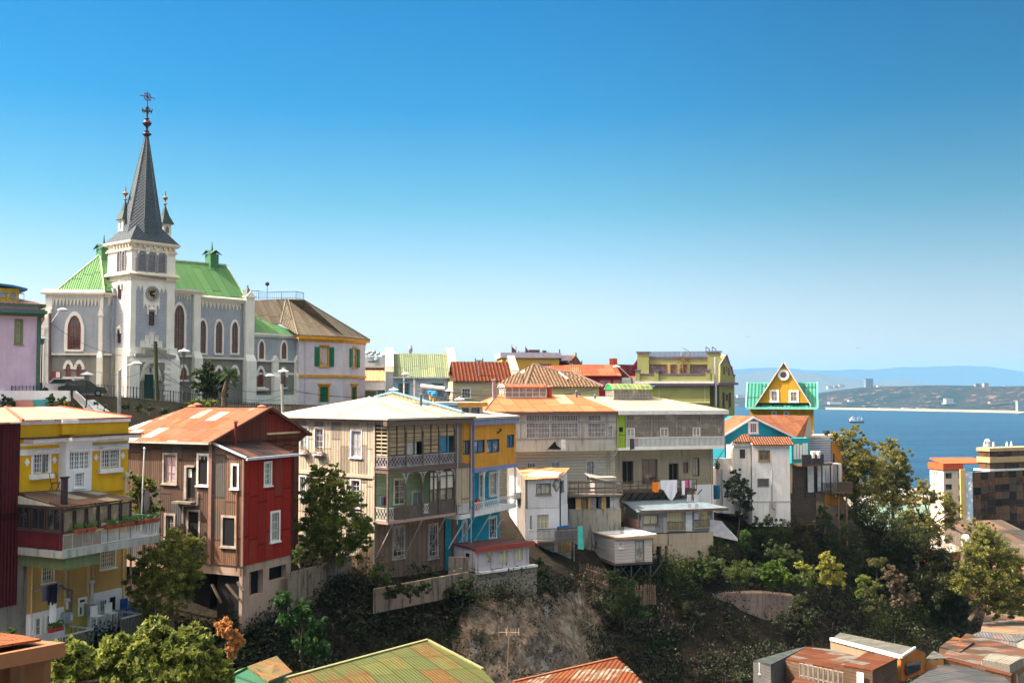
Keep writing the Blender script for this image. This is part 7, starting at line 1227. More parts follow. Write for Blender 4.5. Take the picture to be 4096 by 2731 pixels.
 for r,mp in(((2005,785,2025,1000),m_plain((.1,.01,.02),.5)),((2058,815,2075,890),GLASS),((2103,790,2122,998),m_plain((.1,.01,.02),.5)),((2108,1210,2128,1340),m_glass((.02,.05,.08)))):win(C,B,B.rc(ZT,*r),1,2,m_plain((.12,.08,.08),.6),mp,case=.08,holes=ht,rec=.15)
 m=MB(B);m.wall(0,wb,z0,zb,ht);m.box(.05,wb-.05,-7,-.25,z0,zb);ga=[B.st(*ZT(x,y)) for x,y in((1960,640),(1965,350),(2062,190),(2120,370),(2140,380),(2165,510),(2195,515),(2195,655))];m.fext([(s,z) for s,z in ga][::-1],-.4,0);m.build('gabled_wing_wall',GW_,C)
 m=MB(B);m.box(-.1,wb+.3,-7,.5,zb-.15,zb+.15);[m.bar((p[0],.05,p[1]),(q[0],.05,q[1]),.12) for p,q in zip(ga[1:],ga[2:-1])];m.build('coping',VI,C)
 for x0,x1,y0,y1 in((2012,2032,370,500),(2057,2070,360,460),(2092,2112,385,515)):rc=B.rc(ZT,x0,y0,x1,y1);m=MB(B);m.fext(gothic(rc[0],rc[1],rc[2],rc[3]),0,.05);m.build('arched_window',m_glass((.02,.02,.02),(.15,.15,.1)),C)
 m=MB();pr=[P(*ZT(1925,205),146),P(*ZT(2045,200),144.5),P(*ZT(1985,345),142),P(*ZT(1975,345),143)];m.ext([P(*ZT(1915,210),148),P(*ZT(2050,190),143.5),P(*ZT(1975,345),141.5)],.1,raw=True);m.build('wing_roof',m_corr((.6,.5,.22),.3,1,4,.1,.1),C)
 m=MB(A);s=A.s(*ZT(1890,500),0);m.bar((s,-.8,A.z(*ZT(1890,1010))),(s,-.8,A.z(*ZT(1890,225))),.16,n=8);m.build('big_flue',m_plain((.55,.53,.58),.3,.5),C)
 m=MB(A);m.ext([P(*ZT(690,480),146),P(*ZT(775,480),146),P(*ZT(785,230),149),P(*ZT(775,240),149)],.15,raw=True);m.build('striped_roof',m_corr((.62,.5,.25),.35,1,4,.1,.1),C)
green_building()
def right_houses():
# yellow triangular gable house
 A=frp(ZM(595,900)[0],152,106);YG=m_board((.62,.34,.03),.22,True,.1,(.4,.2,.05),.1,.75);TQ=m_corr((.04,.19,.15),.5,3,9,.1,.05,(.1,.3,.25),None,.2,.45,.05,.06);w=A.s(*ZM(1358,900));ze=A.z(*ZM(980,855));C=thing('yellow_gable_house','yellow house with steep triangular gable and turquoise roof above the bay','house',A.W(w/2,-4,-14));h=[]
 for r in((868,893,903,920),(1012,895,1052,920)):win(C,A,A.rc(ZM,*r),2,1,WHITE,GLASS,case=.18,holes=h)
 m=MB(A);m.wall(0,w,-14,ze,h);m.box(.1,w,-7,-.2,-14,ze);m.build('wall',YG,C)
 a0,a1=A.s(*ZM(548,800),.8),A.s(*ZM(1405,800),.8);zr=A.z(*ZM(980,540),-3.2);m=MB(A);m.ext([(a0,.8,ze+.15),(a1,.8,ze+.15),(a1,-3.2,zr),(a0,-3.2,zr)],.15);m.ext([(a0,-3.2,zr),(a1,-3.2,zr),(a1,-7.5,ze+.15),(a0,-7.5,ze+.15)],.15);m.build('roof',TQ,C);m=MB(A);m.box(a0,a1,.8,.95,ze,ze+.3);m.bar((a0,.8,ze+.2),(a0,-3.2,zr+.05),.12);m.bar((a1,.8,ze+.2),(a1,-3.2,zr+.05),.12);m.bar((a0,-3.2,zr),(a1,-3.2,zr),.1);m.build('roof_trim',m_plain((.2,.6,.48),.5),C)
 g=[A.st(*ZM(x,y),.55) for x,y in((680,778),(1300,778),(1000,300))];m=MB(A);m.fext([(s,z) for s,z in g],-4,.55);m.build('gable_wall',YG,C);G2=A.at(0,.55)
 for r in((850,640,925,758),(1078,645,1160,760)):win(C,A,A.rc(ZM,*r,.6),2,2,WHITE,m_curtain((.25,.22,.22)),case=.22,rec=.0,d=.6,sash=.07)
 s,z=A.st(*ZM(998,446),.6);m=MB(A);n=18;[m.fext([(s+r0*math.cos(a),z+r0*math.sin(a)) for r0,a in((.45,k*2*math.pi/n),(.8,k*2*math.pi/n),(.8,(k+1)*2*math.pi/n),(.45,(k+1)*2*math.pi/n))],.56,.72) for k in range(n)];o=m.build('round_window',WHITE,C);m=MB(A);m.poly(*[(s+.47*math.cos(k*2*math.pi/n),.6,z+.47*math.sin(k*2*math.pi/n)) for k in range(n)]);m.build('pane',GLASS,o)
 e=[A.st(*ZM(x,y),.8) for x,y in((652,818),(1000,288),(1326,808))];m=MB(A)
 for p,q in zip(e,e[1:]):m.ext([(p[0],.85,p[1]),(q[0],.85,q[1]),(q[0],-4.2,q[1]),(p[0],-4.2,p[1])],.14)
 m.build('gable_roof',m_plain((.05,.25,.21),.5),C);m=MB(A);[m.bar((p[0],.88,p[1]-.03),(q[0],.88,q[1]-.03),.11) for p,q in zip(e,e[1:])];m.build('barge_board',m_plain((.6,.58,.6),.6),C)
# teal gable house
 B=frp(ZM(290,1300)[0],124,82);TE=m_plaster((.015,.19,.27),.12,(.01,.12,.2));sR=B.s(*ZM(1150,1300));C=thing('teal_gable_house','teal gabled house with rusty orange roof behind the tall white house','house',B.W(4,-4,-16));h=[];win(C,B,B.rc(ZM,595,1022,675,1132),3,4,m_plain((.65,.55,.6),.6),GLASS,case=.22,rec=0,d=.02);win(C,B,B.rc(ZM,370,1270,392,1395),2,2,WHITE,GLASS,case=.1,rec=0,d=.02)
 ap,el,er=B.st(*ZM(620,940)),B.st(*ZM(292,1150)),B.st(*ZM(1150,1205));m=MB(B);m.fext([(el[0],-15),(er[0],-15),(er[0],er[1]-.1),(ap[0],ap[1]-.1),(el[0],el[1]-.1)],-8,0);m.build('wall',TE,C)
 RO=m_corr((.3,.12,.065),.3,1.1,2.6,.28,.45,(.22,.08,.04),(.45,.36,.27),.12,.6,.15);rb=B.st(*ZM(880,925),-6);m=MB(B);m.ext([(ap[0],.5,ap[1]),(er[0]+.3,.5,er[1]-.1),(er[0]+.3,-6,er[1]+.1),(ap[0],-6,ap[1])],.12);m.ext([(ap[0],.5,ap[1]),(ap[0],-6,ap[1]),(el[0]-.3,-6,el[1]),(el[0]-.3,.5,el[1]-.1)],.12);m.build('roof',RO,C);m=MB(B);[m.bar((p[0],.55,p[1]-.1),(q[0],.55,q[1]-.1),.14) for p,q in(((el[0]-.3,el[1]-.1),ap),(ap,(er[0]+.3,er[1]-.1)))];m.build('barge_board',m_plain((.58,.52,.55),.7),C)
 t0=[P(*ZM(880,925),132),P(*ZM(1305,930),131),P(*ZM(1240,1185),127),P(*ZM(1145,1195),125.5),P(*ZM(905,1000),128)];m=MB();m.ext([t0[0],t0[1],t0[2],t0[3],P(*ZM(640,925),127)],.12,raw=True);m.build('wing_roof',RO,C);m=MB();m.ext([t0[1],P(*ZM(1350,1160),130),P(*ZM(1245,1190),127)],.3,(0,1,0),raw=True);m.build('wing_gable',m_plaster((.4,.35,.3),.3),C)
 D=frp(ZM(1085,1300)[0],123.5,60);wd=D.s(*ZM(1316,1300));zt,zb=D.z(*ZM(1200,1200)),D.z(*ZO(1350,105));m=MB(D);m.box(0,wd,-4,0,zb-1.2,zt);m.build('turquoise_wing',m_plaster((.03,.32,.36),.1),C);m=MB(D);[m.box(D.s(*ZM(x,1350)),D.s(*ZM(x+24,1350)),0,.08,zb,D.z(*ZM(x,y))) for x,y in((1120,1275),(1155,1268),(1192,1282),(1227,1262),(1258,1260))];m.build('white_slats',WHITE,C)
# deck with dark screens, white panels under it
 zd=D.z(*ZO(1500,190),2);m=MB(D);s0,s1=-.3,D.s(*ZO(1700,150),1.5);m.box(s0,s1,0,1.9,zd,zd+.25);dk=m.build('deck',WOODD,C);m=MB(D);[m.box(a,b,1.85,1.93,zd+.25,zd+1.35) for a,b in((s0,wd*.42),(wd*.45,wd+.2),(wd+2.0,s1))];m.build('deck_screen',m_plain((.06,.05,.06),.8),dk)
 m=MB(D);[m.bar((s,1.8,zd),(s,1.8,zd-3.6),.09) for s in(.3,1.8,3.0,4.4,5.6)];m.build('deck_post',DARKM,dk);m=MB(D);[m.box(a,b,.3,.36,zd-3.2,zd) for a,b in((2.2,3.4),(3.8,5))];m.build('white_panel',WHITEW,C);m=MB(D);m.box(0,1.6,.2,.35,zd-3.2,zd);m.box(0,wd-.3,-3.5,.1,zd-3.2,zd);m.box(-.2,wd+.6,-3,.25,zd-7,zd-3.2);m.build('brown_boards',m_board((.12,.09,.07),.2,False),C)
 for x,l in((1348,'left'),(1413,'right')):s,z=D.st(*ZM(x,1440),1.9);m=MB(D);m.lathe((s,1.9,z),[(.2,0),(.3,.8),(.25,.82)],9);m.build('white_pot',WHITE,None,l+' one of two white flower pots on the dark deck','pot')
 E=frp(ZM(1316,1300)[0],131,84);w=E.s(*ZM(1563,1300));g=thing('metal_shed','shiny corrugated metal shed beside the turquoise wing','shed',E.W(w/2,-2,-16));m=MB(E);m.box(0,w,-3,0,E.z(*ZM(1440,1390))-3,E.z(*ZM(1440,1212)));m.build('wall',m_board((.42,.44,.52),.3,False,.1,(.3,.3,.35),.3,.5,.1),g);m=MB(E);m.box(-.3,w+2,-5,-.4,E.z(*ZM(1440,1200)),E.z(*ZM(1500,1162),-2));m.build('roof',m_corr((.6,.55,.4),.3,1,3,.1,.1),g);m=MB(E);m.box(w+.1,w+1.6,-2.5,-.1,-14,E.z(*ZM(1600,1250)));m.build('orange_wall',m_plain((.45,.2,.03),.7),g)
 s,z=E.st(*ZM(1507,1160),-1);m=MB(E);m.lathe((s,-1,z-.1),[(.25,0),(.25,.25),(.45,.3),(.4,.6),(.1,.65)],9);m.build('roof_vent',DARKM,g)
 E2=frp(ZO(1620,300)[0],126,84);w=E2 .s(*ZO(1845,300));zt=E2 .z(*ZO(1750,162));zb=E2 .z(*ZO(1750,425));g=thing('corrugated_screen_shed','pale corrugated shed with timber terrace at the edge of the hill','shed',E2 .W(w/2,-1,zb));m=MB(E2);m.box(0,w,-2.5,0,zb-.6,zt);m.build('wall',m_corr((.5,.47,.5),.3,9,9,.1,.1),g);m=MB(E2);m.box(-1,w+.6,-.5,1.6,zb-.75,zb-.55);m.build('terrace_floor',WOODD,g);railing(g,E2,-1,w*.5,1.55,zb-.55,zb+.5,12,WOODD,r=.04);m=MB(E2);m.box(w*.5,w+.6,1.5,1.58,zb-.6,zb+.6);m.build('woven_screen',m_board((.14,.09,.07),.1,False,.4),g);m=MB(E2);[m.bar((x,1.2,zb-.7),(x,1.2,zb-7),.12) for x in(-.5,1.2,w)];m.build('stilt',m_plain((.2,.1,.06),.8),g);m=MB(E2);m.box(-1.9,0,-2.6,-.3,zb-.5,zt-.2);m.build('opening_shade',m_plain((.12,.06,.04),.9),g)  # dark box left of the shed paints the shade of an opening
# tall white house
 T=frp(ZM(612,1400)[0],117,88);TL=T.at(0,-.5,4);wl,w=TL.s(*ZM(405,1400)),T.s(*ZM(1072,1400));zt=T.z(*ZM(850,1285));zb=T.z(*ZO(1000,800));zm=T.z(*ZO(1000,608));W_=m_plaster((.78,.75,.74),.42,(.5,.42,.36));C=thing('tall_white_house','tall narrow white plastered house on the cliff with three small windows','house',T.W(3,-3,zb));h=[];BR=m_plain((.33,.2,.1),.7)
 win(C,T,T.rc(ZM,705,1352,825,1465),2,1,BR,GLASS,case=.1,holes=h,sash=.1,mun=.1);win(C,T,T.rc(ZO,838,340,970,438),2,1,m_plain((.25,.25,.24),.5),GLASS,case=.03,holes=h,sill=False);h2=[];win(C,TL,TL.rc(ZM,478,1335,536,1438),1,1,m_plain((.2,.06,.06),.6),m_plain((.05,.08,.1),.4),case=.02,holes=h2,sill=False)
 m=MB(T);m.wall(0,w,zb-1,zt,h);m.box(.1,w-.02,-6,-.2,zb-1,zt);m.fr=TL;m.wall(wl,0,zm,zt-.1,h2);m.box(wl,0,-5,-.2,zm,zt-.2);m.build('wall',W_,C);m=MB(TL);m.box(wl-.2,.0,-.1,.2,zt-.1,zt+.35);m.build('white_fascia',WHITEW,C);m=MB(T);m.fr=TL;m.ext([(wl-.2,.4,zt+.4),(.1,.4,zt+.4),(.1,-1.4,zt+1.15),(wl+1.2,-1.4,zt+1.15)],.12);m.fr=T;m.ext([(.02,.45,zt+.1),(w+.4,.45,zt+.1),(w+.4,-1.4,zt+.9),(.02,-1.4,zt+.9)],.12);m.build('tile_roof',m_tile((.34,.15,.085),.28,.5,.4),C);m=MB(T);m.box(.02,w+.3,.3,.4,zt-.02,zt+.09);m.build('gutter',m_plain((.12,.04,.04),.6),C)
 m=MB(T);p=[T.st(*ZO(x,y),.12) for x,y in((1008,230),(1012,680),(1045,700))];m.path([(s,.12,z) for s,z in p],.07);m.build('waste_pipe',m_plain((.35,.35,.4),.5),C);m=MB(T);m.box(-.2,w+.1,0,.06,zm-.06,zm+.02);s,z=T.st(*ZO(1015,830),.0);m.box(s-.35,s+.4,-.1,.04,z,z+1.8*.6+1);m.build('wall_ledge',m_plain((.5,.45,.42),.8),C)
 Q=frp(ZO(322,150)[0],119,88);wq=Q.s(*ZO(552,150));m=MB(Q);z1,z2=Q.z(*ZO(430,95)),Q.z(*ZO(430,220));m.box(0,wq,-.3,0,z2,z1);m.box(wq*.1,wq+1,-3,-.4,z2-5,z2);m.box(wq*.4,wq+.1,-.2,0,z2-5,z2-.2);wl_=m.build('courtyard_wall',W_,None,'white courtyard wall with old lantern left of the tall white house','wall');m=MB(Q);s,z=Q.st(*ZO(360,165),.4);m.bar((s-.6,.4,z+.45),(s,.4,z+.45),.03);m.lathe((s,.4,z-.6),[(.08,0),(.22,.1),(.3,.6),(.12,.85),(.03,1)],6);m.build('wall_lantern',m_plain((.1,.09,.09),.5),None,'old lantern bracketed on the white courtyard wall','lantern')
 s,z=Q.st(*ZO(335,580),1);m=MB(Q);m.lathe((s,1,z),[(.45,0),(.5,.5),(.48,1.5),(.3,1.55)],12);m.build('blue_barrel',m_plain((.03,.17,.3),.5),None,'blue plastic barrel at the foot of the white wall','barrel')
right_houses()
# ================================================================== LOWER HOUSES, WALLS, FOREGROUND, CITY
def quadroof(t,pts,th,mat,name='roof'):
 m=MB();m.ext(pts,th,raw=True);return m.build(name,mat,t)
def lower():
 W_=m_plaster((.72,.69,.72),.35,(.42,.38,.38));RR_=m_corr((.4,.2,.09),.25,.9,2.2,.3,.4,(.35,.15,.07),(.65,.4,.2),.3)
 A=frp(2235,98,72);sl=A.s(*ZI(1050,1100));z1,zm,z0=A.z(*ZI(1250,945)),A.z(*ZI(1250,1288)),A.z(*ZJ(1100,790));C=thing('diamond_window_house','white box house with rusty roof and a small diamond window','house',A.W(sl/2,-2,z0));h=[]
 win(C,A,A.rc(ZI,1185,998,1348,1118),3,1,m_plain((.2,.19,.17),.6),CURT,case=.06,holes=h,mun=.06);win(C,A,A.rc(ZI,1185,1365,1325,1535),3,2,WHITE,m_curtain((.6,.52,.35)),case=.06,holes=h);win(C,A,A.rc(ZI,1103,1378,1128,1545),1,1,WHITE,GLASS,case=.05,holes=h)
 B=Fr(A.O,15);wr=B.s(*ZI(1550,1100));LFc=A.at(sl);Lf=Fr(LFc.O,82);m=MB(A);m.wall(sl,0,zm,z1,h);m.box(sl+.1,-.05,-5,-.25,z0-3,z1);m.build('upper_wall',W_,C);m=MB(A);m.wall(sl,0,z0-.3,zm-.03,h,d=.05);m.fr=B;m.box(0,wr,-.3,.05,z0-.3,zm-.03);m.build('lower_wall',m_plaster((.8,.78,.82),.12),C)
 hb=[];win(C,B,B.rc(ZI,1470,965,1502,1085),1,1,m_plain((.2,.19,.17),.6),GLASS,case=.06,holes=hb);m=MB(B);m.wall(0,wr,zm-.02,z1+.5,hb);m.box(.1,wr,-3,-.2,z0-3,z1+.4);m.build('side_wall',W_,C)
 s,z=A.st(*ZI(1418,1013));m=MB(A);m.fext([(s-.42,z),(s,z-.62),(s+.42,z),(s,z+.62)],0,.06);o=m.build('diamond_window',m_plain((.15,.14,.13),.6),C);m=MB(A);m.fext([(s-.3,z),(s,z-.45),(s+.3,z),(s,z+.45)],.06,.08);m.build('pane',m_curtain((.5,.5,.48)),o)
 lx=LFc.O;k=Fr(lx,82-90+180);kz=P(*ZI(830,1300),103);m=MB();q=A.W(sl,0,0);m.ext([(q[0],q[1],z0-4),(q[0],q[1],z1),(kz[0],kz[1],z1+1.6),(kz[0],kz[1],z0-4)],.2,(1,.3,0),raw=True);m.build('shade_toned_side_wall',m_plaster((.22,.2,.18),.8,(.07,.06,.06)),C)  # stained plaster, its dark grey base paints in the side's shade
 quadroof(C,[A.W(sl-.1,.25,z1+.05),A.W(.1,.25,z1+.12),B.W(wr+.3,.2,z1+.75),P(*ZI(1180,800),106),P(*ZI(880,812),106)],.1,RR_)
 m=MB(B);m.bar((.1,.1,z0),(.1,.1,z1),.07);m.build('downpipe',BLACK,C);m=MB();p=P(*ZI(955,1105),99);m.lathe((p[0],p[1],p[2]-.7),[(.1,0),(.75,.25),(.8,.8),(.3,1.3)],12,raw=True);m.build('satellite_dish',m_plain((.5,.48,.47),.5),C)
 zt0=A.z(*ZJ(1100,815),1.2);bx0,bx1=A.s(*ZJ(1030,750),1.3),A.s(*ZJ(1460,750),1.3);m=MB(A);m.box(bx0,bx1,.06,1.7,zt0-.15,zt0);bo=m.build('terrace',m_plain((.15,.13,.12),.8),C);railing(bo,A,bx0,bx1,1.65,zt0,zt0+1.15,34,m_plain((.07,.07,.07),.6));m=MB(A);m.box(bx0+1.7,bx1-.1,1.55,1.6,zt0+.1,zt0+.95);m.build('cloth_screen',m_plain((.42,.36,.34),.9),bo)
 zb=z0-4.2;m=MB(A);m.box(sl+.1,A.s(*ZJ(1220,900)),-.4,.1,zb,zt0-.2);m.box(A.s(*ZJ(1405,900),-.5),bx1+.3,-.6,-.1,zb,zt0-.2);m.box(A.s(*ZJ(1220,900)),bx1,-.6,-.2,zb,A.z(*ZJ(1300,940)));m.build('concrete_base',m_board((.38,.32,.27),.35,False,.6,(.15,.12,.1)),C);m=MB(A);win(C,A,A.rc(ZJ,1225,815,1410,935,-.3),6,2,m_plain((.15,.09,.05),.7),m_glass((.3,.18,.06),(.5,.4,.2)),case=0,d=-.3,rec=.02,sill=False)
 for nm,s_,c,lab in(('blue_armchair',bx0+2.3,(.02,.14,.4),'blue cloth chair on the iron railed terrace of the white box house'),('turquoise_towel',bx1-.02,(.1,.55,.5),'turquoise towel hanging at the right end of the iron railed terrace')):
  m=MB(A);(m.hexa([(s_,1,zt0+.3),(s_+.9,1,zt0+.3),(s_+.9,.4,zt0+.3),(s_,.4,zt0+.3),(s_-.1,1.1,zt0+1.2),(s_+1,1.1,zt0+1.3),(s_+1,.9,zt0+1.3),(s_-.1,.9,zt0+1.2)]) if 'chair' in nm else m.poly((s_-.1,1.75,zt0-.8),(s_+.5,1.75,zt0-.9),(s_+.4,1.7,zt0+1.3),(s_-.1,1.7,zt0+1.2)));m.build(nm,m_plain(c,.8),None,lab,nm.split('_')[1])
# white shed with maroon roof
 S=frp(1900,79.5,51);w=S.s(*ZJ(958,950));z1,z0=S.z(*ZJ(640,890)),S.z(*ZJ(640,1110));C=thing('white_shed','low white corrugated shed with maroon flat roof on a concrete wall','shed',S.W(w/2,-1.5,z0));h=[];FRM=m_plain((.5,.46,.36),.6)
 for r,n in(((518,932,570,1055),1),((646,915,730,1043),2),((808,898,888,1018),2)):win(C,S,S.rc(ZJ,*r),n,1,FRM,CURTY,case=.05,holes=h,rec=.07,sill=False,mun=.05)
 L=S.left();dl=L.s(*ZJ(172,900));m=MB(S);m.wall(0,w,z0,z1,h,rev=.1);m.fr=L;m.box(dl,-.01,-.2,0,z0,z1+.1);m.build('wall',m_corr((.55,.49,.53),.12,1.2,4,.08,.12,(.3,.25,.24),None,.2,.7,.2,.02),C);m=MB(L);rc=L.rc(ZJ,298,945,335,990);m.box(rc[0],rc[1],0,.03,rc[2],rc[3]);m.build('small_window',BLACK,C)
 quadroof(C,[L.W(dl,.1,z1+.25),S.W(-.1,.2,z1+.15),S.W(w+.3,.2,z1+.25),P(*ZJ(640,788),86)],.1,m_plain((.1,.04,.045),.8,0,.4));m=MB(S);m.box(-.1,w+.35,.2,.28,z1-.12,z1+.26);m.build('red_fascia',m_plain((.3,.06,.04),.6),C);m=MB(S);m.box(.1,w+.6,-.2,.35,z0-.15,z0);m.build('ledge',WHITEW,C)
 m=MB(S);m.box(-.2,w+.7,-2,.1,z0-3.6,z0-.15);m.build('retaining_wall',m_board((.27,.23,.19),.6,False,.7,(.07,.06,.05),.04),None,'stained concrete retaining wall under the white shed','wall')
# stilted hut
 H=frp(ZL(668,800)[0],99,72);w=H.s(*ZL(1068,760));z1,z0=H.z(*ZL(800,655)),H.z(*ZL(800,915));L=H.left();dl=L.s(*ZL(413,750));C=thing('stilted_hut','cream clapboard hut with pale metal roof standing on stilts','hut',H.W(w/2,-2,z0-3));h=[];hl=[]
 win(C,H,H.rc(ZL,722,705,758,758),1,1,WHITE,CURT,case=.05,holes=h);win(C,H,H.rc(ZL,895,685,980,885),2,1,m_plain((.3,.25,.2),.6),CURT,case=.04,holes=h,mun=.06);win(C,L,L.rc(ZL,448,688,488,732),1,1,m_plain((.15,.16,.17),.6),GLASS,case=.03,holes=hl)
 m=MB(H);m.wall(0,w,z0,z1,h);m.build('front_wall',m_board((.68,.57,.52),.28,False,.05,(.5,.4,.35),.1,.5,.05),C);m=MB(L);m.wall(dl,0,z0+.05,z1,hl);m.build('side_wall',m_board((.34,.35,.38),.2,False,.1,(.2,.2,.2),.08,.7),C);m=MB(H);m.box(.25,w,dl+.1,-.25,z0,z1);m.build('core',GREYM,C)
 bl,fl,fr_=L.W(dl-.5,.2,L.z(*ZL(375,568))),H.W(-.05,.25,z1+.1),H.W(w+.4,.25,z1+.3);quadroof(C,[bl,fl,fr_,tuple(bl[k]+fr_[k]-fl[k] for k in range(3))],.1,m_corr((.5,.55,.62),.2,9,9,.05,0,(.3,.3,.3),None,.2,.5,.05,.02));m=MB(H);m.box(-.05,w+.4,.25,.3,z1-.05,z1+.15);m.bar(bl,fl,.08,raw=True);m.build('fascia',m_plain((.5,.32,.17),.7),C)
 m=MB(H);m.box(-.1,w,-4,.1,z0-.2,z0);[m.bar((s,-.1,z0-.2),(s,-.1,z0-5.5),.09) for s in(.05,w*.45,w-.15)];[m.bar((s,-.1,z0-1.6),(s+q,-.1,z0-.2),.05) for s in(.05,w*.45,w-.15) for q in(-1.2,1.2)];m.build('stilts',m_plain((.09,.08,.08),.8),C)
# grey long house on concrete
 G=frp(ZL(915,500)[0],104,76);w=G.s(*ZL(1705,450));z1,z0=G.z(*ZL(1300,372)),G.z(*ZL(1300,595));C=thing('grey_long_house','low grey house with slate-coloured roof, barred windows and white door','house',G.W(w/2,-2,z0));h=[];LT=m_plain((.55,.48,.36),.6)
 for r,n,mp in(((975,418,1130,512),2,CURTY),((1232,395,1392,568),2,m_curtain((.65,.55,.3))),((1512,375,1665,540),2,m_curtain((.65,.55,.3)))):win(C,G,G.rc(ZL,*r),n,1,LT if n==2 and r[0]>1000 else m_plain((.2,.17,.12),.6),mp,case=.06,holes=h,mun=.06)
 m=MB(G);m.wall(0,w,z0,z1,h);m.box(.1,w,-4,-.2,z0,z1);m.build('wall',m_plaster((.26,.25,.26),.3),C)
 for r in((1228,485,1396,572),(1508,462,1668,545)):rc=G.rc(ZL,*r,.3);railing(C,G,rc[0],rc[1],.28,rc[2],rc[3],14,m_plain((.12,.09,.07),.6),'window_guard')
 rc=G.rc(ZL,1418,372,1483,582);m=MB(G);m.box(rc[0],rc[1],0,.08,rc[2],rc[3]);d_=m.build('door',WHITEW,C);m=MB(G);[m.box(rc[0]+.15+j*.75,rc[0]+.6+j*.75,.08,.11,rc[2]+.2+k*.9,rc[2]+.9+k*.9) for j in(0,1) for k in range(4)];m.build('door_panels',m_plain((.6,.58,.62),.5),d_)
 rc=G.rc(ZL,1185,440,1225,600);m=MB(G);m.box(rc[0],rc[1],0,.04,rc[2],rc[3]);rc=G.rc(ZL,975,520,1095,580);m.box(rc[0],rc[1],0,.04,rc[2],rc[3]);m.build('pale_panels',m_plaster((.45,.4,.4),.4),C)
 SR=m_plain((.15,.2,.24),.75,0,.25);bl,fl,fr_=P(*ZL(745,262),109),P(*ZL(915,380),103.4),G.W(w+1.4,.6,z1+.25);quadroof(C,[bl,fl,fr_,tuple(bl[k]+(fr_[k]-fl[k])*.72 for k in range(3))],.12,SR);m=MB(G);m.box(-.1,w+1.4,.55,.62,z1-.05,z1+.2);m.build('fascia',m_plain((.15,.1,.09),.7),C)
 m=MB(G);L=G.left();m.fr=L;dl=L.s(*ZL(760,450));m.box(dl,0,-.2,0,z0-1,z0+1.3);m.build('brick_side',m_brick((.28,.14,.1),(.2,.16,.14)),C);m=MB(L);m.box(dl,0,-.3,-.05,z0+1.3,z0+2.3);m.build('porch_glass',GLASS,C)
 m=MB(G);zb=G.z(*ZL(1500,870))-.5;m.box(w*.38,w-.05,-3,.1,zb,z0-.1);m.box(1.5,w*.4,-3,.1,z0-1.3,z0-.1);[m.box(s,s+.35,-.5,.1,zb-2,z0-1.2) for s in(1.5,w*.3)];m.build('retaining_wall',m_plaster((.44,.35,.27),.55,(.2,.14,.1),.5,.25),None,'rough concrete wall with an open undercroft beneath the grey long house','wall')
 m=MB(G);m.box(1.2,w*.38,-3.5,-.8,zb-1,z0-.2);m.build('undercroft',BLACK,None,'black box painted as the shade under the grey long house','undercroft')  # solid black box, shade of the undercroft painted as colour
 s,z=G.st(*ZL(1740,520),.5);m=MB(G);m.hexa([(s-.6,0,z-1),(s+2.4,.3,z-1.7),(s+3,-1,z-1.6),(s-.5,-1.5,z-1),(s-.5,0,z+.5),(s+.8,.1,z+.3),(s+1.2,-1,z+.2),(s-.4,-1.4,z+.4)]);m.build('tarpaulin',m_plain((.5,.48,.52),.6),None,'crumpled pale tarpaulin beside the grey long house','tarpaulin')
# patched shack and plank terrace between white box and galleries
 K=frp(ZL(183,300)[0],103,76);w=K.s(*ZL(742,300));zf=K.z(*ZL(450,205));zc=K.z(*ZL(450,350));zb=zc-5;C=thing('patched_shack','patched shack of boards and sheets under a plank terrace','shack',K.W(w/2,-2,zb));m=MB(K);m.box(0,w,-3,0,zb,zc);m.build('concrete_wall',m_plaster((.33,.29,.24),.9,(.06,.05,.045)),C);m=MB(K);m.box(.0,w,-3,-.6,zc,zf);m.build('inside_shade',m_plain((.06,.05,.05),.9),C)  # near-black box behind the boards paints the shade inside
 cols=[(268,325,(.5,.33,.14)),(330,382,(.2,.12,.08)),(395,422,(.5,.34,.12)),(425,480,(.3,.26,.27)),(505,535,(.07,.07,.09)),(538,585,(.5,.33,.13)),(628,662,(.4,.4,.4)),(665,722,(.42,.38,.36))]
 for a,b,c in cols:rc=K.rc(ZL,a,240-(a-268)*.04,b,360-(a-268)*.03);m=MB(K);m.box(rc[0],rc[1],-.1,.02+(a%3)*.03,rc[2],rc[3]);m.build('patch_board',m_plain(c,.8,0,.35),C)
 m=MB(K);m.box(-.1,w,-2,.5,zf-.15,zf+.05);[m.box(-.1,w*q,.45,.5,zf+j,zf+j+.18) for j,q in((.25,1),(.6,.9),(1.2,1))];[m.bar((w*k/6,.45,zf),(w*k/6,.45,zf+1.45),.05) for k in range(7)];m.build('plank_terrace',m_board((.2,.17,.15),.2,False,.5),C)
 m=MB(K);a=K.s(*ZL(480,100));m.box(a,w-.3,-2.2,-.4,zf,K.z(*ZL(600,25)));m.ext([(a-.5,-.2,K.z(*ZL(560,15))),(w,-.2,K.z(*ZL(560,15))-.7),(w,-2.5,K.z(*ZL(560,15))-.4),(a-.5,-2.5,K.z(*ZL(560,15))+.3)],.1);m.build('grey_lean_to',m_plaster((.36,.32,.29),.5),C)
 for k,x in enumerate((235,280,318,348)):s=K.s(*ZL(x,130),-.2);zz=zf+.1;m=MB(K);[m.bar((s+q,-.2,zz),(s+q,-.2,zz+1.35),.035) for q in(-.22,.22)];[m.bar((s-.22,-.2,zz+j),(s+.22,-.2,zz+j),.035) for j in(1.3,1.0,.55)];m.box(s-.22,s+.22,-.6,-.2,zz+.5,zz+.56);m.build('old_chair',m_plain((.25,.16,.12),.8),None,['leftmost old brown chair on the plank terrace, apart from the others','second old chair from the left on the plank terrace','third old chair on the plank terrace, in the touching group','rightmost old chair on the plank terrace'][k],'chair','old chairs on the plank terrace')
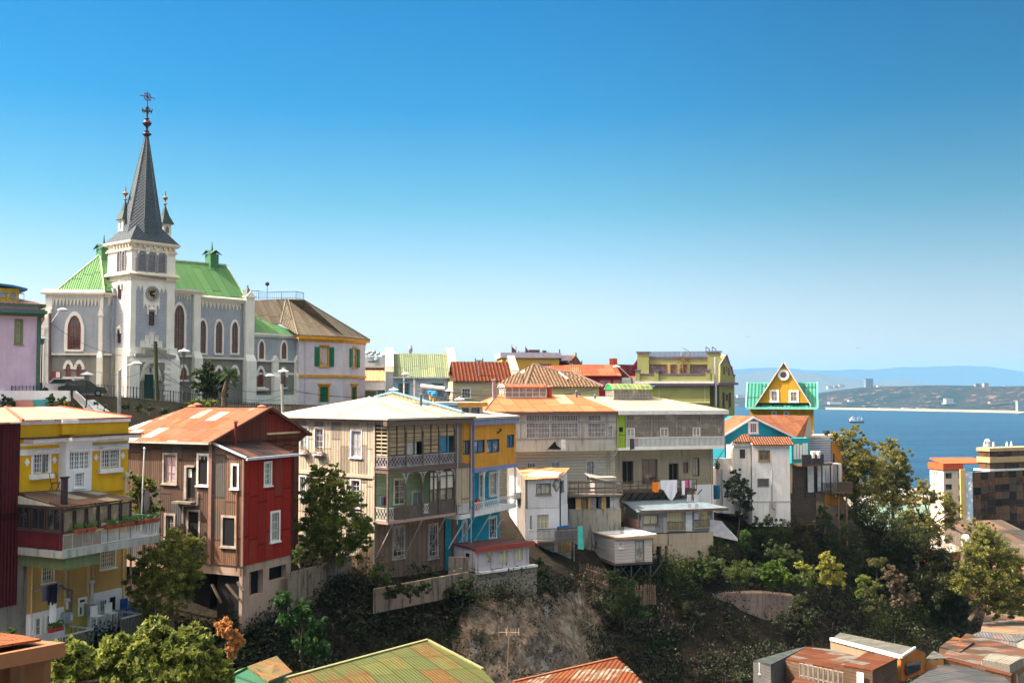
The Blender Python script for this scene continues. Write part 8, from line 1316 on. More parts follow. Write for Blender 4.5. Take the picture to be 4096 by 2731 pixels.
# cliff walls, fences
 def wallp(nm,pts,h,mat,lab,th=.35,cat='wall'):
  m=MB();q=[P(x,y,D) for x,y,D in pts];[m.ext([a,b,(b[0],b[1],b[2]-h),(a[0],a[1],a[2]-h)],th,(0,1,0),raw=True) for a,b in zip(q,q[1:])];return m.build(nm,mat,None,lab,cat)
 RW=m_plaster((.25,.19,.15),1.0,(.05,.04,.035),.6,.3);wallp('retaining_wall',[(*ZQ(750,195),67.2),(*ZQ(1050,120),71),(*ZQ(1290,45),75)],3.4,RW,'stained stepped retaining wall between red house and weathered house');wallp('yard_wall',[(*ZQ(1480,335),70.5),(*ZQ(1900,255),73),(*ZQ(2300,185),77)],1.6,RW,'low mossy yard wall in front of the weathered house');wallp('yard_wall',[(*ZJ(115,985),77.6),(*ZJ(325,990),78.6)],3,RW,'square block of stained wall left of the white shed')
 m=MB();q=[P(*ZS(-560,215),104),P(*ZS(0,140),104.5),P(*ZS(300,140),106),P(*ZS(545,165),108)];[m.ext([a,b,(b[0],b[1],b[2]-4.6),(a[0],a[1],a[2]-4.6)],1.5,(0,1,0),raw=True) for a,b in zip(q,q[1:])];m.build('brick_terrace_wall',m_plaster((.4,.27,.22),.7,(.16,.1,.09),.5,.4),None,'long pinkish terrace wall of old brick and plaster low on the slope','wall')
 for pts,n,lab in(([(*ZR(890,100),97),(*ZR(1140,180),94)],22,'picket fence sloping down left of the stilted hut'),([(*ZR(1280,310),94),(*ZR(1545,300),97)],18,'short crooked picket fence below the stilted hut'),([(*ZR(1995,330),104),(*ZR(2345,318),107)],34,'dark picket fence along the top of the brick terrace wall')):
  a,b=[P(*p) for p in pts];m=MB();r=random.Random(n)
  for k in range(n+1):u=k/n;x,y,z=[a[j]+(b[j]-a[j])*u for j in range(3)];m.bar((x,y,z-1.7),(x+r.uniform(-.08,.08),y,z+r.uniform(-.15,.15)),.05,raw=True)
  [m.bar((a[0],a[1],a[2]-j),(b[0],b[1],b[2]-j),.035,raw=True) for j in(.4,1.2)];m.build('picket_fence',m_plain((.13,.09,.07),.9,0,.4) if n<30 else DARKM,None,lab,'fence')
# exposed rock faces, set into the slope
 for nm,cx,r0,ww,hh,lab in(('rock_face',2165,4.6,320,2.9,'large bare grey rock face streaked with white below the white shed'),('rock_face',1420,6.0,140,.75,'small pale rock patch low on the scrubby slope')):
  n=120;a=np.linspace(-1,1,n);U,V=np.meshgrid(a,a);pxx=cx+U*ww*(1-.25*V)+V*ww*.25*(ww>200);rr=r0+(V+1)/2*hh;X,Y,Z=hill_surface(pxx.ravel(),rr.ravel());off=(np.maximum(0,1-(U**4+V**4)).ravel())*1.5-.75+fbm(X*.5,Z*.15,5,77)*1.1+(.5-np.abs(fbm(X*.9,Z*.8,4,7))*2)*.7+fbm(X*2,Z*2,4,17)*.4
  v,f=gridmesh((X).reshape(U.shape),(Y-off*1.2).reshape(U.shape),(Z+off*.3).reshape(U.shape));nt=NT('rock');p=nt.pos();sp_=nt.n_('SeparateXYZ');nt.i(sp_,0,p);cc=nt.comb(nt.math('MULTIPLY',nt.math('ADD',sp_.outputs[0],nt.math('MULTIPLY',sp_.outputs[2],.35)),.9),nt.math('MULTIPLY',sp_.outputs[2],.3));x=nt.noise(cc,1.1,6,.7);y=nt.noise(p,1.3,5,.65);c=nt.mix(nt.rng(y,.35,.65),(.26,.2,.155),(.13,.095,.07));c=nt.mix(nt.math('MULTIPLY',nt.rng(x,.56,.66),.6),c,(.42,.37,.34));vo=nt.n_('TexVoronoi',feature='DISTANCE_TO_EDGE');dv=nt.n_('VectorMath',operation='MULTIPLY_ADD');nx_=nt.n_('TexNoise');nt.i(nx_,'Vector',p);nt.i(nx_,'Scale',.9);nt.i(nx_,'Detail',5.0);nt.i(dv,0,nx_.outputs[1]);dv.inputs[1].default_value=(5,5,9);nt.i(dv,2,p);nt.i(vo,'Vector',dv.outputs[0]);nt.i(vo,'Scale',.35);ck_=nt.rng(vo.outputs[0],.0,.05);c=nt.mix(nt.math('MULTIPLY',nt.math('SUBTRACT',1.0,ck_),.35),c,(.05,.038,.03));nt.bump(nt.math('ADD',nt.math('ADD',x,y),nt.math('MULTIPLY',ck_,.15)),.5,1);o=np_mesh(nm,v,f,nt.fin(c,.95,0,.1),None,(float(X.mean()),float(Y.mean()),float(Z.min())),smooth=True);setp(o,lab,'rock')
lower()
def foreground():
# mossy roof bottom centre
 OL=m_corr((.085,.095,.03),.14,.95,2.6,.25,.36,(.11,.042,.016),(.065,.078,.026),.35,.65,.5,.012);t=thing('mossy_roof_house','house with mossy green corrugated roof streaked with rust at the bottom centre','house',P(1500,2731,40)[:2]+(-18,))
 a,b,c,d,e=P(*ZQ(640,1125),41),P(*ZQ(1950,772),47.5),P(*ZQ(2420,1020),42),P(*ZQ(2700,1330),36),P(*ZQ(300,1600),32);quadroof(t,[a,b,c,d,e],.1,OL);m=MB();m.bar(a,b,.12,raw=True);m.bar(b,c,.09,raw=True);m.build('ridge_trim',m_plain((.2,.2,.1),.7),t);m=MB();m.ext([(x,y,z-.12) for x,y,z in(a,b,c,d,e)],7,raw=True);m.build('wall',m_board((.2,.15,.1),.2),t)
# rusty roof right of it
 t=thing('rusty_roof_house','house with bright rusty corrugated roof patched with grey right of the mossy roof','house',P(2450,2731,44)[:2]+(-18,));a,b,c,d,e=P(*ZR(330,1128),45),P(*ZR(1215,922),50),P(*ZR(1300,985),49),P(*ZR(1900,1600),36),P(*ZR(-200,1500),37)
 quadroof(t,[a,b,c,d,e],.1,m_corr((.16,.048,.018),.2,.95,2.6,.25,.5,(.15,.05,.02),(.22,.19,.15),.35,.6,.3,.03));m=MB();m.bar(a,b,.1,raw=True);m.build('ridge_trim',m_plain((.22,.08,.035),.7),t);m=MB();m.ext([(x,y,z-.12) for x,y,z in(a,b,c,d,e)],7,raw=True);m.build('wall',WOODD,t)
# green dormer
 t=thing('green_dormer_house','small dark green gabled dormer with rust-flecked tan roof at the bottom','house',P(*ZQ(560,1135),42)[:2]+(-18,));r0,r1,e1,e0=P(*ZQ(405,990),41),P(*ZQ(655,900),45),P(*ZQ(790,1035),43),P(*ZQ(585,1115),38.5);TN=m_corr((.2,.155,.075),.2,.8,4,.1,.3,(.3,.14,.06));quadroof(t,[r0,r1,e1,e0],.08,TN);f=P(*ZQ(150,1120),39.5);quadroof(t,[r1,r0,f,P(*ZQ(330,1020),46)],.06,m_plain((.12,.22,.12),.7));m=MB();m.ext([(r0[0],r0[1],r0[2]-.1),(e0[0],e0[1],e0[2]-.1),(e0[0],e0[1],-16),(f[0],f[1],-16),(f[0],f[1],f[2]-.1)],.1,(0,1,0),raw=True);m.ext([(e0[0],e0[1],e0[2]-.1),(e1[0],e1[1],e1[2]-.1),(e1[0],e1[1],-16),(e0[0],e0[1],-16)],.1,(-.5,.5,0),raw=True);m.build('wall',m_board((.03,.12,.07),.3,False,.1),t)
# bottom-left cornice building
 t=thing('cornice_building','ochre building with heavy cornice and rusty orange roof in the bottom left corner','building',P(100,2731,26)[:2]+(-16,));a,b,c=P(-300,2640,24),P(262,2568,27),P(170,2560,29.5);OB=m_plaster((.2,.1,.045),.35,(.22,.12,.06));m=MB();m.ext([P(-400,2690,23.6),P(262,2568,26.4),P(170,2560,30),P(-400,2500,33)],.35,raw=True);m.build('cornice',m_plaster((.27,.12,.06),.5,(.2,.1,.06)),t);m=MB();m.ext([P(-400,2650,24),P(165,2562,27),P(85,2545,31),P(-400,2490,33)],.06,raw=True);rf=m.build('roof',m_corr((.26,.085,.04),.16,1,4,.15,.3),t);q=rf;q.location=(0,0,.05)
 k0,k1,k2=P(-400,2740,24),P(178,2620,27.6),P(90,2600,32);m=MB();m.ext([k0,k1,(k1[0],k1[1],-17),(k0[0],k0[1],-17)],.4,(0,1,0),raw=True);m.ext([k1,k2,(k2[0],k2[1],-17),(k1[0],k1[1],-17)],.4,(-1,0,0),raw=True);m.build('wall',OB,t);m=MB();p=P(80,2660,26.6);m.box(p[0]-.12,p[0]+.12,-p[1],-p[1]+.25,p[2]-.5,p[2]+.25);m.build('bracket',m_plain((.2,.12,.07),.8),t)
# antenna
 m=MB();a,b=P(*ZR(272,1115),46),P(*ZR(290,705),46);m.bar(a,b,.03,raw=True);l,r=P(*ZR(200,698),46.3),P(*ZR(378,702),45.7);m.bar(l,r,.015,raw=True);[m.bar((l[0]+(r[0]-l[0])*u,46.2-s*.5,b[2]+.08+q*.1),(l[0]+(r[0]-l[0])*u,45.8+s*.5,b[2]-.0-q*.1),.012,raw=True) for u,s,q in((.02,.4,2),(.38,.2,1),(.45,.3,2),(.5,.3,-1),(.58,.3,1),(.66,.3,1),(.74,.3,1),(.82,.3,1),(.98,.2,1))];m.build('television_antenna',m_plain((.4,.3,.22),.5,.4),None,'thin television antenna standing between the mossy and rusty roofs','antenna')
# bottom right cluster, cast shadow imitated by darkened roof and wall colours
 RU=m_corr((.13,.045,.022),.22,.9,2.4,.45,.5,(.08,.03,.015),(.12,.115,.105),.3,.65,.5,.012);GS=m_corr((.10,.105,.095),.5,.8,1.0,.2,.2,(.15,.12,.09));WD=m_board((.09,.055,.035),.22,False,.3)
 def block(nm,lab,roof,zb,mr,mw,front,cat='house',fw=()):
  t=thing(nm,lab,cat,(roof[0][0],roof[0][1],zb));quadroof(t,roof,.12,mr);m=MB();n=len(roof)
  for k in front:a,b=roof[k],roof[(k+1)%n];m.ext([(a[0],a[1],a[2]-.12),(b[0],b[1],b[2]-.12),(b[0],b[1],zb),(a[0],a[1],zb)],.15,(0,1,0),raw=True)
  m.build('wall',mw,t);return t
 S_=lambda x,y,D:P(*ZS(x,y),D)
 t=block('timber_shed','grey timber shed darkened by painted shade with one small window at the left of the roof cluster',[S_(225,668,74),S_(360,700,72),S_(480,640,76),S_(640,560,82),S_(560,575,84)],-29,m_plain((.05,.065,.065),.8,0,.5),m_board((.08,.08,.085),.2,False,.5),(0,1));F=frp(ZS(228,700)[0],73.5,105);win(t,F,F.rc(ZS,272,700,320,772,.3),2,2,WHITEW,GLASS,case=.06,d=.15,rec=.02)
 t=block('veranda_house','long veranda house with many white glazed doors under a rusty roof',[S_(480,655,75),S_(940,745,70),S_(1060,640,74),S_(830,580,80),S_(640,560,82)],-30,RU,WD,(0,),);m=MB();a,b=S_(585,690,73),S_(935,765,69.6);n=9
 for k in range(n):
  u,v_=(k+.1)/n,(k+.85)/n;p,q=[tuple(a[j]+(b[j]-a[j])*x for j in range(3)) for x in(u,v_)];h_=2.7;y=.0
  for s_ in(p,q):m.bar((s_[0],s_[1],s_[2]-h_),s_,.06,raw=True)
  [m.bar((p[0],p[1],p[2]-z),(q[0],q[1],q[2]-z),.04,raw=True) for z in(0,.8,1.6,h_)];m.bar(((p[0]+q[0])/2,(p[1]+q[1])/2,p[2]),((p[0]+q[0])/2,(p[1]+q[1])/2,p[2]-h_),.03,raw=True)
 m.build('glazed_doors',m_plain((.28,.24,.2),.7),t)
 t=block('plank_annex','brown plank annex with rust and grey patched roof and narrow white door',[S_(935,705,68.5),S_(1160,745,67),S_(1355,650,70),S_(1120,600,73)],-30,RU,WD,(0,1));m=MB();a,b=S_(1040,760,67.4),S_(1090,768,67.1);m.ext([a,b,(b[0],b[1],b[2]-3),(a[0],a[1],a[2]-3)],.1,(0,1,0),raw=True);m.build('door',WHITEW,t)
 t=thing('orange_gable_house','house with bright orange gable wall and grey slate-like roof','house',S_(1450,848,68)[:2]+(-30,));r0,r1,e0,e1=S_(905,448,84),S_(1495,568,73),S_(1385,640,70.5),S_(835,500,82);quadroof(t,[r0,r1,e0,e1],.12,GS);e2=S_(1580,605,74);quadroof(t,[r0,S_(960,460,88),e2,r1],.1,GS);m=MB();c0,c2=S_(1375,835,70.5),S_(1570,760,74);m.ext([(e0[0],e0[1],e0[2]-.1),(r1[0],r1[1],r1[2]-.1),(e2[0],e2[1],e2[2]-.1),c2,c0],.2,(-.6,.8,0),raw=True);m.build('gable_wall',m_plaster((.4,.13,.02),.3),t);m=MB();m.bar(e1,e0,.16,raw=True);m.bar(e0,r1,.1,raw=True);m.build('white_eaves',WHITEW,t);m=MB();m.ext([S_(1428,690,71),S_(1538,665,73),S_(1535,740,73),S_(1425,790,71)],.06,(.3,-.4,0),raw=True);m.build('window',GLASS,t);m=MB();m.ext([(e1[0],e1[1],e1[2]-.2),(e0[0],e0[1],e0[2]-.2),(e0[0],e0[1],-30),(e1[0],e1[1],-30)],.2,(0,1,0),raw=True);m.build('wall',m_plaster((.25,.2,.13),.6),t)
 block('slate_roof_house','broad dark slate roof with a tan ridge at the bottom right',[S_(1360,900,64),S_(1700,690,76),S_(1780,690,77),S_(2200,800,74),S_(2400,1000,62)],-31,m_corr((.06,.065,.07),.4,1.4,1.0,.2,.1),WD,());
 block('rust_patch_house','wide low house with rust and grey patchwork roof at the right edge',[S_(1700,640,84),S_(2300,780,80),S_(2500,620,92),S_(1900,452,106)],-32,m_corr((.11,.07,.05),.3,1.3,4,.45,.5,(.16,.055,.025),(.14,.135,.13),.35,.7,.4),WD,(0,));block('skylight_shed','small shed with pale translucent roof standing on the patchwork roof',[S_(2020,660,81),S_(2240,700,80),S_(2350,645,84),S_(2090,615,86)],-28,m_corr((.24,.23,.19),.2,1,4,.3,.2),m_plain((.2,.18,.15),.8),(0,1));block('low_rust_roof','small rusty shed roof in front of the veranda doors',[S_(470,900,62),S_(720,850,64),S_(715,835,65),S_(560,800,68)],-30,RU,WD,(0,),'shed')
 block('dormer_house','cream sheet-metal roof with two small dormers at the right edge above the patchwork roof',[S_(2010,440,118),S_(2400,470,114),S_(2400,200,140),S_(2090,130,150)],-38,m_corr((.2,.17,.135),.5,1.6,5,.3,.3,(.16,.065,.035),(.35,.16,.09),.15),CONC,(0,))
 block('small_grey_roof','small grey hipped roof between the orange gable house and the patchwork roof',[S_(1575,655,75),S_(1720,650,75),S_(1715,625,78),S_(1640,590,79)],-29,GS,m_plaster((.3,.13,.04),.4),(0,),'shed');block('rust_strip_roof','narrow rusty roof strip along the ridge of the slate roof',[S_(1720,655,76.5),S_(2250,790,75),S_(2260,770,76),S_(1760,640,78)],-30,RU,WD,(0,),'shed');block('tin_lean_to','low tin lean-to under the cream sheet roof at the right edge',[S_(1930,470,104),S_(2300,520,100),S_(2380,480,106),S_(2010,440,110)],-36,m_corr((.12,.13,.14),.3,1,3,.4,.3),m_corr((.2,.2,.21),.3,1,3,.3,.2),(0,),'shed');block('torn_roof_shed','half collapsed rusty shed at the left end of the patchwork roof',[S_(1690,560,92),S_(1850,600,88),S_(1960,520,96),S_(1800,480,104)],-32,m_corr((.07,.055,.05),.3,1,2,.6,.5),WD,(0,),'shed')
 for x,y in((2120,262),(2320,268)):a=S_(x,y+35,130);t=thing('dormer',('left' if x<2200 else 'right')+' small dormer with orange lid on the cream sheet roof','dormer',a);m=MB();m.box(a[0],a[0]+1.6,-a[1]-2,-a[1],a[2]-.4,a[2]+1.1);m.build('wall',m_plain((.4,.35,.3),.8),t);m=MB();m.box(a[0]+.25,a[0]+1.3,-a[1],-a[1]+.03,a[2],a[2]+.9);m.build('pane',GLASS,t);m=MB();m.ext([(a[0]-.2,-a[1]+.4,a[2]+1.1),(a[0]+1.8,-a[1]+.4,a[2]+1.1),(a[0]+2.2,-a[1]-3,a[2]+1.9),(a[0],-a[1]-3,a[2]+1.9)],.12);m.build('roof',m_plain((.45,.17,.07),.7),t)
foreground()
def city():
# glass office tower
 A=frp(ZN(1708,1200)[0],250,66);L=A.left();z=lambda y,Z=ZN,x=1850:A.z(*Z(x,y));BE=m_plaster((.42,.3,.16),.15,(.4,.26,.12));REFL_PANEL=m_corr((.03,.02,.015),2.0,2.3,1.7,.9,.42,(.14,.07,.035),(.07,.055,.04),.3,.12,.3,.0);dl=L.s(*ZN(1592,1200));C=thing('office_tower','brown mirrored office tower with beige bands at the right edge','building',A.W(12,-8,-88));  # brown and dark panel colours stand in for mirrored reflections
 m=MB(A)
 for y0,y1 in((1150,1185),(1245,1303)):m.box(0,30,dl,.3,z(y1),z(y0));
 m.build('beige_band',BE,C);m=MB(A);m.box(.3,30,dl+.3,0,z(1375),z(1160));m.build('glass_band',REFL_PANEL,C);m=MB(A);m.box(-.5,30,dl-.5,.6,z(1390),z(1372));m.build('white_ledge',WHITEW,C)
 F=A.at(0,1.2);s0=F.s(*ZN(1555,1500));Lw=F.at(s0,0,90);dd=Lw.s(*ZN(1485,1500));m=MB(F);m.box(s0,30,dd,0,-92,z(1392));m.build('painted_mirror_facade',REFL_PANEL,C);m=MB(F);[m.box(s,s+.05,0,.05,-88,z(1392)) for s in[s0+4.2*k for k in range(9)]];[m.box(s0,30,0,.03,q,q+.05) for q in[-88+3.6*k for k in range(20)] if q<z(1395)];m.build('facade_grid',m_plain((.05,.04,.035),.4),C)
 Lw=F.at(s0,0,90);dd=Lw.s(*ZN(1485,1500));m=MB(Lw);m.box(dd,0,-.2,.1,-92,z(1385));m.build('side_glass',m_glass((.06,.1,.15),(.4,.42,.42),.05),C);G2=Lw.at(dd,0,-72);wq=-G2 .s(*ZN(1428,1500));m=MB(G2);m.box(-wq,0,-.4,0,-92,z(1365));m.build('beige_pier',m_plaster((.62,.42,.18),.1),C)
 m=MB(A);r=random.Random(4);[m.lathe((2+k*1.5,-3,z(1150)),[(.25,0),(.3,r.uniform(.3,1.2)),(.08,1.25)],8) for k in(0,1,2,5,6)];m.lathe((3,-3,z(1150)),[(.3,0),(.3,1.2),(.7,1.4),(.6,1.7),(.2,2)],10);m.bar((18,-3,z(1150)),(18,-3,z(975)),.12);m.build('roof_plant',WHITEW,C)
# cream apartment block with red roof
 B=frp(ZN(1232,1500)[0],275,72);L=B.left();CW=m_plaster((.75,.62,.48),.15,(.5,.4,.32));dl=L.s(*ZN(1108,1500));w=B.s(*ZN(1440,1500));zt=B.z(*ZN(1300,1378));C=thing('apartment_block','cream apartment block with red roof left of the mirrored tower','building',B.W(w/2,-8,-88));h=[];hl=[];Bz=Zm(3296,1350,2.614)
 for k in range(5):
  for x0,x1 in((1272,1335),(1408,1440)):win(C,B,B.rc(Bz,x0,1415+k*118,x1,1470+k*118),2,1,m_plain((.2,.2,.2),.5),GLASS,case=.05,holes=h,sill=False)
  for x0,x1 in((1154,1162),(1176,1184)):win(C,L,L.rc(Bz,x0,1398+k*116,x1,1432+k*116),1,1,m_plain((.3,.3,.3),.5),GLASS,case=.05,holes=hl,sill=False)
 m=MB(B);m.wall(0,w,-92,zt,h,rev=.3);m.fr=L;m.wall(dl,0,-92,zt,hl,rev=.3);m.fr=B;m.box(.5,w,dl+.5,-.5,-92,zt);m.build('wall',CW,C);m=MB(B);m.box(-.4,w+.2,dl-.2,.4,zt,zt+1.6);m.ext([(-.4,.4,zt+1.6),(w+8,.4,zt+1.6),(w+8,dl,zt+2.6),(0,dl,zt+2.8)],.3);m.build('roof',m_plain((.62,.1,.03),.6),C)
# port halls, container, low roofs between the trees
 for px,py,D,w,d,h_,c,lab in((3480,2078,330,14,30,9,(.6,.6,.62),'white hall seen through the big trees, nearest the metal sheds'),(3600,2005,420,38,40,12,(.72,.7,.68),'long white port hall behind the trees below the sea'),(3560,2065,300,24,20,12,(.3,.5,.42),'pale green hall half hidden by the big trees'),(3700,2052,380,26,40,8,(.6,.45,.33),'sandy hall left of the cream apartment block'),(3845,2125,215,13,7,10,(.22,.17,.14),'low house with tan roof in front of the mirrored tower'),(3930,2165,205,24,6,16,(.12,.11,.1),'long dark parapet building at the foot of the mirrored tower'),(4000,2225,175,14,8,12,(.25,.2,.17),'pale low roofs at the right edge under the tower'),(3960,2340,150,16,12,14,(.42,.22,.15),'brick red low house behind the right tree')):
  fr=frp(px,D,80);zt=(HOR-py)/FP*D;t=thing('low_building',lab,'building',fr.W(w/2,-d/2,zt-h_));m=MB(fr);m.box(0,w,-d,0,zt-h_,zt);m.build('wall',m_plaster(sc3(c,.6),.5),t);m=MB(fr);m.ext([(-.4,.5,zt+.02),(w+.4,.5,zt+.02),(w+.4,-d,zt+1.5),(-.4,-d,zt+1.5)],.2);m.build('roof',m_corr(sc3(c,.45),.6,2,6,.3,.2),t)
 K=frp(ZP(1210,1050)[0]-8,185,60);w=K.s(*ZP(1430,1150));zt,zb=K.z(*ZP(1300,1060)),K.z(*ZP(1300,1260));t=thing('orange_wall_house','bright orange planked house front glowing between the dark trees','house',K.W(w/2,-3,zb));m=MB(K);m.box(0,w,-5,0,zb-4,zt);m.build('wall',m_board((.62,.13,.03),.3,True,.1,(.4,.1,.03)),t);m=MB(K);m.ext([(-.5,.5,zt),(w+1,.5,zt),(w+1,-6,zt+1.6),(-.5,-6,zt+1.6)],.2);m.build('roof',m_corr((.36,.33,.3),.4,1.2,4,.15,.3),t)
 m=MB(K);s,z_=K.st(*ZP(1483,930),-2);m.lathe((s,-2,z_-1.6),[(.7,0),(.8,1.8),(.5,2.4),(.1,2.5)],12);m.build('water_tank',WHITEW,None,'white round water tank above the orange house front','water tank')
city()
# ================================================================== STREET BY THE CHURCH
def street():
 IR=m_plain((.04,.045,.05),.5);ST=m_plaster((.16,.135,.105),.7,(.1,.09,.07),.3,.4)
 for pts,lab in(([(-40,1541,90.5),(178,1542,91)],'iron fence on top of the white street wall at the far left'),([(184,1532,103),(380,1534,103),(547,1547,104)],'iron fence between the parked cars and the church'),([(547,1547,104),(694,1562,106),(780,1574,108)],'iron fence running past the church door'),([(780,1574,108),(901,1593,111),(1017,1609,114),(1193,1624,119)],'iron fence going down the street right of the church tree')):
  t=thing('iron_fence',lab,'fence',P(*pts[0])[:2]+(-2.2,));q=[P(*p) for p in pts];m=MB()
  for a,b in zip(q,q[1:]):
   n=int(math.dist(a,b)/.3)+1;[m.bar((a[0]+(b[0]-a[0])*k/n,a[1]+(b[1]-a[1])*k/n,a[2]+(b[2]-a[2])*k/n),(a[0]+(b[0]-a[0])*k/n,a[1]+(b[1]-a[1])*k/n,a[2]+(b[2]-a[2])*k/n-1.15),.028 if k%6 else.055,raw=True) for k in range(n+1)];[m.bar((a[0],a[1],a[2]-j),(b[0],b[1],b[2]-j),.025,raw=True) for j in(.1,1.0)]
  m.build('bars',IR,t);m=MB();[m.ext([(a[0],a[1]+.1,a[2]-1.1),(b[0],b[1]+.1,b[2]-1.1),(b[0],b[1]+.1,b[2]-7),(a[0],a[1]+.1,a[2]-7)],.4,(0,1,0),raw=True) for a,b in zip(q,q[1:])];m.build('stone_base',ST,t)
 def sheet(nm,pts,lab,mat,cat='wall',th=.3):m=MB();m.ext([P(*p) for p in pts],th,(0,1,0),raw=True);m.build(nm,mat,None,lab,cat)
 sheet('street_wall',[(-60,1562,90),(275,1562,90),(278,1604,90),(-60,1602,90)],'white painted street wall at the far left under the iron fence',WSTUC);sheet('mural_wall',[(55,1600,89.5),(133,1599,89.5),(133,1660,89.5),(55,1660,89.5)],'salmon pink painted wall section below the white wall',m_plain((.55,.27,.23),.8));sheet('mural_wall',[(134,1599,89.5),(198,1596,89.5),(198,1665,89.5),(134,1665,89.5)],'teal painted wall section right of the salmon one',m_plaster((.08,.35,.36),.5,(.03,.15,.2)))
 sheet('stair_parapet',[(292,1563,98),(300,1562,98),(416,1672,91),(416,1690,91),(385,1682,92),(292,1588,98)],'white slanting parapet of the stair beside the parked car',WSTUC);sheet('stair_parapet',[(348,1600,96),(372,1598,96),(480,1680,90),(440,1690,90)],'second painted stair wall right of the slanting parapet',m_plaster((.45,.5,.58),.6,(.15,.25,.15)))
# cars
 def car(px,py,D,col,lab,turn):
  p=P(px,py,D);t=thing('parked_car',lab,'car',p,'cars parked by the church');f=Fr(p[:2],turn);z=p[2];prof=[(-2.1,.35),(-2.15,.75),(-1.95,1.0),(-1.6,1.05),(-1.15,1.5),(.55,1.52),(1.2,1.0),(1.95,.85),(2.15,.6),(2.1,.3)]
  m=MB(f);m.fext([(s,z+q) for s,q in prof][::-1],-.85,.85);b=m.build('body',m_plain(col,.25,.0,.05,.6),t);m=MB(f)
  for d in(.86,-.9):m.fext([(-1.45,z+1.05),(1.05,z+1.03),(.5,z+1.44),(-1.1,z+1.43)],d,d+.03)
  m.build('side_window',GLASS,t);m=MB(f);m.ext([(.62,-.7,z+1.5),(.62,.7,z+1.5),(1.18,.75,z+1.06),(1.18,-.75,z+1.06)],.03,(0.3,0,.6));m.ext([(-1.22,-.7,z+1.5),(-1.22,.7,z+1.5),(-1.64,.75,z+1.1),(-1.64,-.75,z+1.1)],.03,(-.3,0,.6));m.build('windscreen',GLASS,t)
  for s in(-1.35,1.35):
   for d in(.72,-.88):m=MB(f);c=(s,d,z+.33);pts=[(s+.32*math.cos(a),z+.33+.32*math.sin(a)) for a in[k*math.pi/7 for k in range(14)]];m.fext(pts[::-1],d,d+.16);w=m.build('wheel',m_plain((.02,.02,.02),.8),t);m=MB(f);m.fext([(s+(x-s)*.55,z+.33+(y-z-.33)*.55) for x,y in pts][::-1],d+.16,d+.18);m.build('rim',GREYM,w)
  m=MB(f);[m.box(2.05,2.16,a,a+.3,z+.62,z+.76) for a in(-.8,.5)];m.build('headlight',WHITE,t);m=MB(f);[m.box(-2.17,-2.05,a,a+.25,z+.75,z+.95) for a in(-.8,.55)];m.build('tail_light',m_plain((.5,.02,.02),.3),t)
 car(252,1576,101.5,(.62,.64,.66),'silver car parked half hidden behind the white street wall',-92);car(332,1586,100,(.03,.05,.05),'dark green hatchback parked by the stair parapet',70)
# lanterns on posts
 def lantern(lab,px,ytop,ybot,D):
  a,b=P(px,ybot,D),P(px,ytop,D);h=b[2]-a[2];t=thing('street_lantern',lab,'street lamp',a,'lantern posts');m=MB();m.lathe(a,[(.12,0),(.12,.8),(.06,.9),(.05,h-.5)],8,raw=True);m.build('post',IR,t);m=MB();m.lathe((a[0],a[1],b[2]),[(.1,-.75),(.2,-.6),(.24,-.2),(.1,-.12)],8,raw=True);m.build('lantern',m_plain((.25,.25,.25),.4),t);m=MB();m.lathe((a[0],a[1],b[2]),[(.62,-.22),(.45,-.1),(.12,0),(.05,.12)],12,raw=True);m.build('lamp_shade',m_plain((.55,.58,.62),.4),t)
 for a in(('dark lantern post just right of the lilac house',164,1346,1565,99),('lantern post beside the stair parapet, right of the dark hatchback',345,1489,1660,95),('lantern post in front of the side bay of the church',733,1397,1600,106),('lantern post in front of the annex of the church',1132,1478,1640,112),('low lantern just above the weathered house roof, left of the curved lamp',1575,1552,1600,120),('lantern post right of the solar heater',1795,1556,1625,120),('lowest lantern, right of the solar heater and above the roof cabin',1838,1590,1630,116)):lantern(*a)
 def pole(lab,px,yt,px2,yb,D,r,mat,arm=None,nm='utility_pole'):
  a,b=P(px2,yb,D),P(px,yt,D);t=thing(nm,lab,'pole',a);m=MB();m.bar(a,b,r,raw=True,n=8);m.build('pole',mat,t)
  if arm:m=MB();q=[P(x,y,D-.5*k) for k,(x,y) in enumerate(arm)];m.path([tuple(x) for x in q],.05,raw=True);m.build('arm',WHITEW,t);e=q[-1];m=MB();m.lathe((e[0],e[1],e[2]-.12),[(.1,0),(.32,.06),(.34,.16),(.12,.3)],8,1.5,raw=True);m.build('lamp_head',m_plain((.6,.6,.6),.4),t)
  else:m=MB();[m.bar((b[0]-.35,b[1]-.1,b[2]-j),(b[0]+.35,b[1]-.1,b[2]-j),.05,raw=True) for j in(.4,.9)];m.build('crossarm',IR,t)
 CP=m_plain((.4,.38,.36),.8)
 pole('tall utility pole with street light arm in front of the church apse',200,1253,198,1565,101,.15,m_plain((.13,.1,.1),.8),[(204,1290),(238,1244),(250,1240)]);pole('concrete pole with long curved street light arm before the church tower',477,1482,476,1680,96,.16,CP,[(477,1485),(490,1468),(520,1458),(547,1454)]);pole('leaning dark pole with painted foot at the church door',621,1365,629,1600,101,.18,m_plain((.05,.06,.03),.8));pole('whitish pole with small left-hand street light before the annex',1128,1535,1131,1660,108,.15,CP,[(1124,1522),(1100,1506),(1080,1503)]);pole('pale slim pole rising above the shingled parapet',1616,1490,1616,1600,118,.09,WHITEW);pole('pole with arched street light left of the solar heater',1660,1520,1660,1610,117,.15,CP,[(1658,1520),(1645,1503),(1622,1496)]);pole('slanting street light arm in front of the green building',2525,1510,2528,1535,128,.14,m_plain((.15,.12,.08),.8),[(2520,1508),(2480,1470),(2466,1467)])
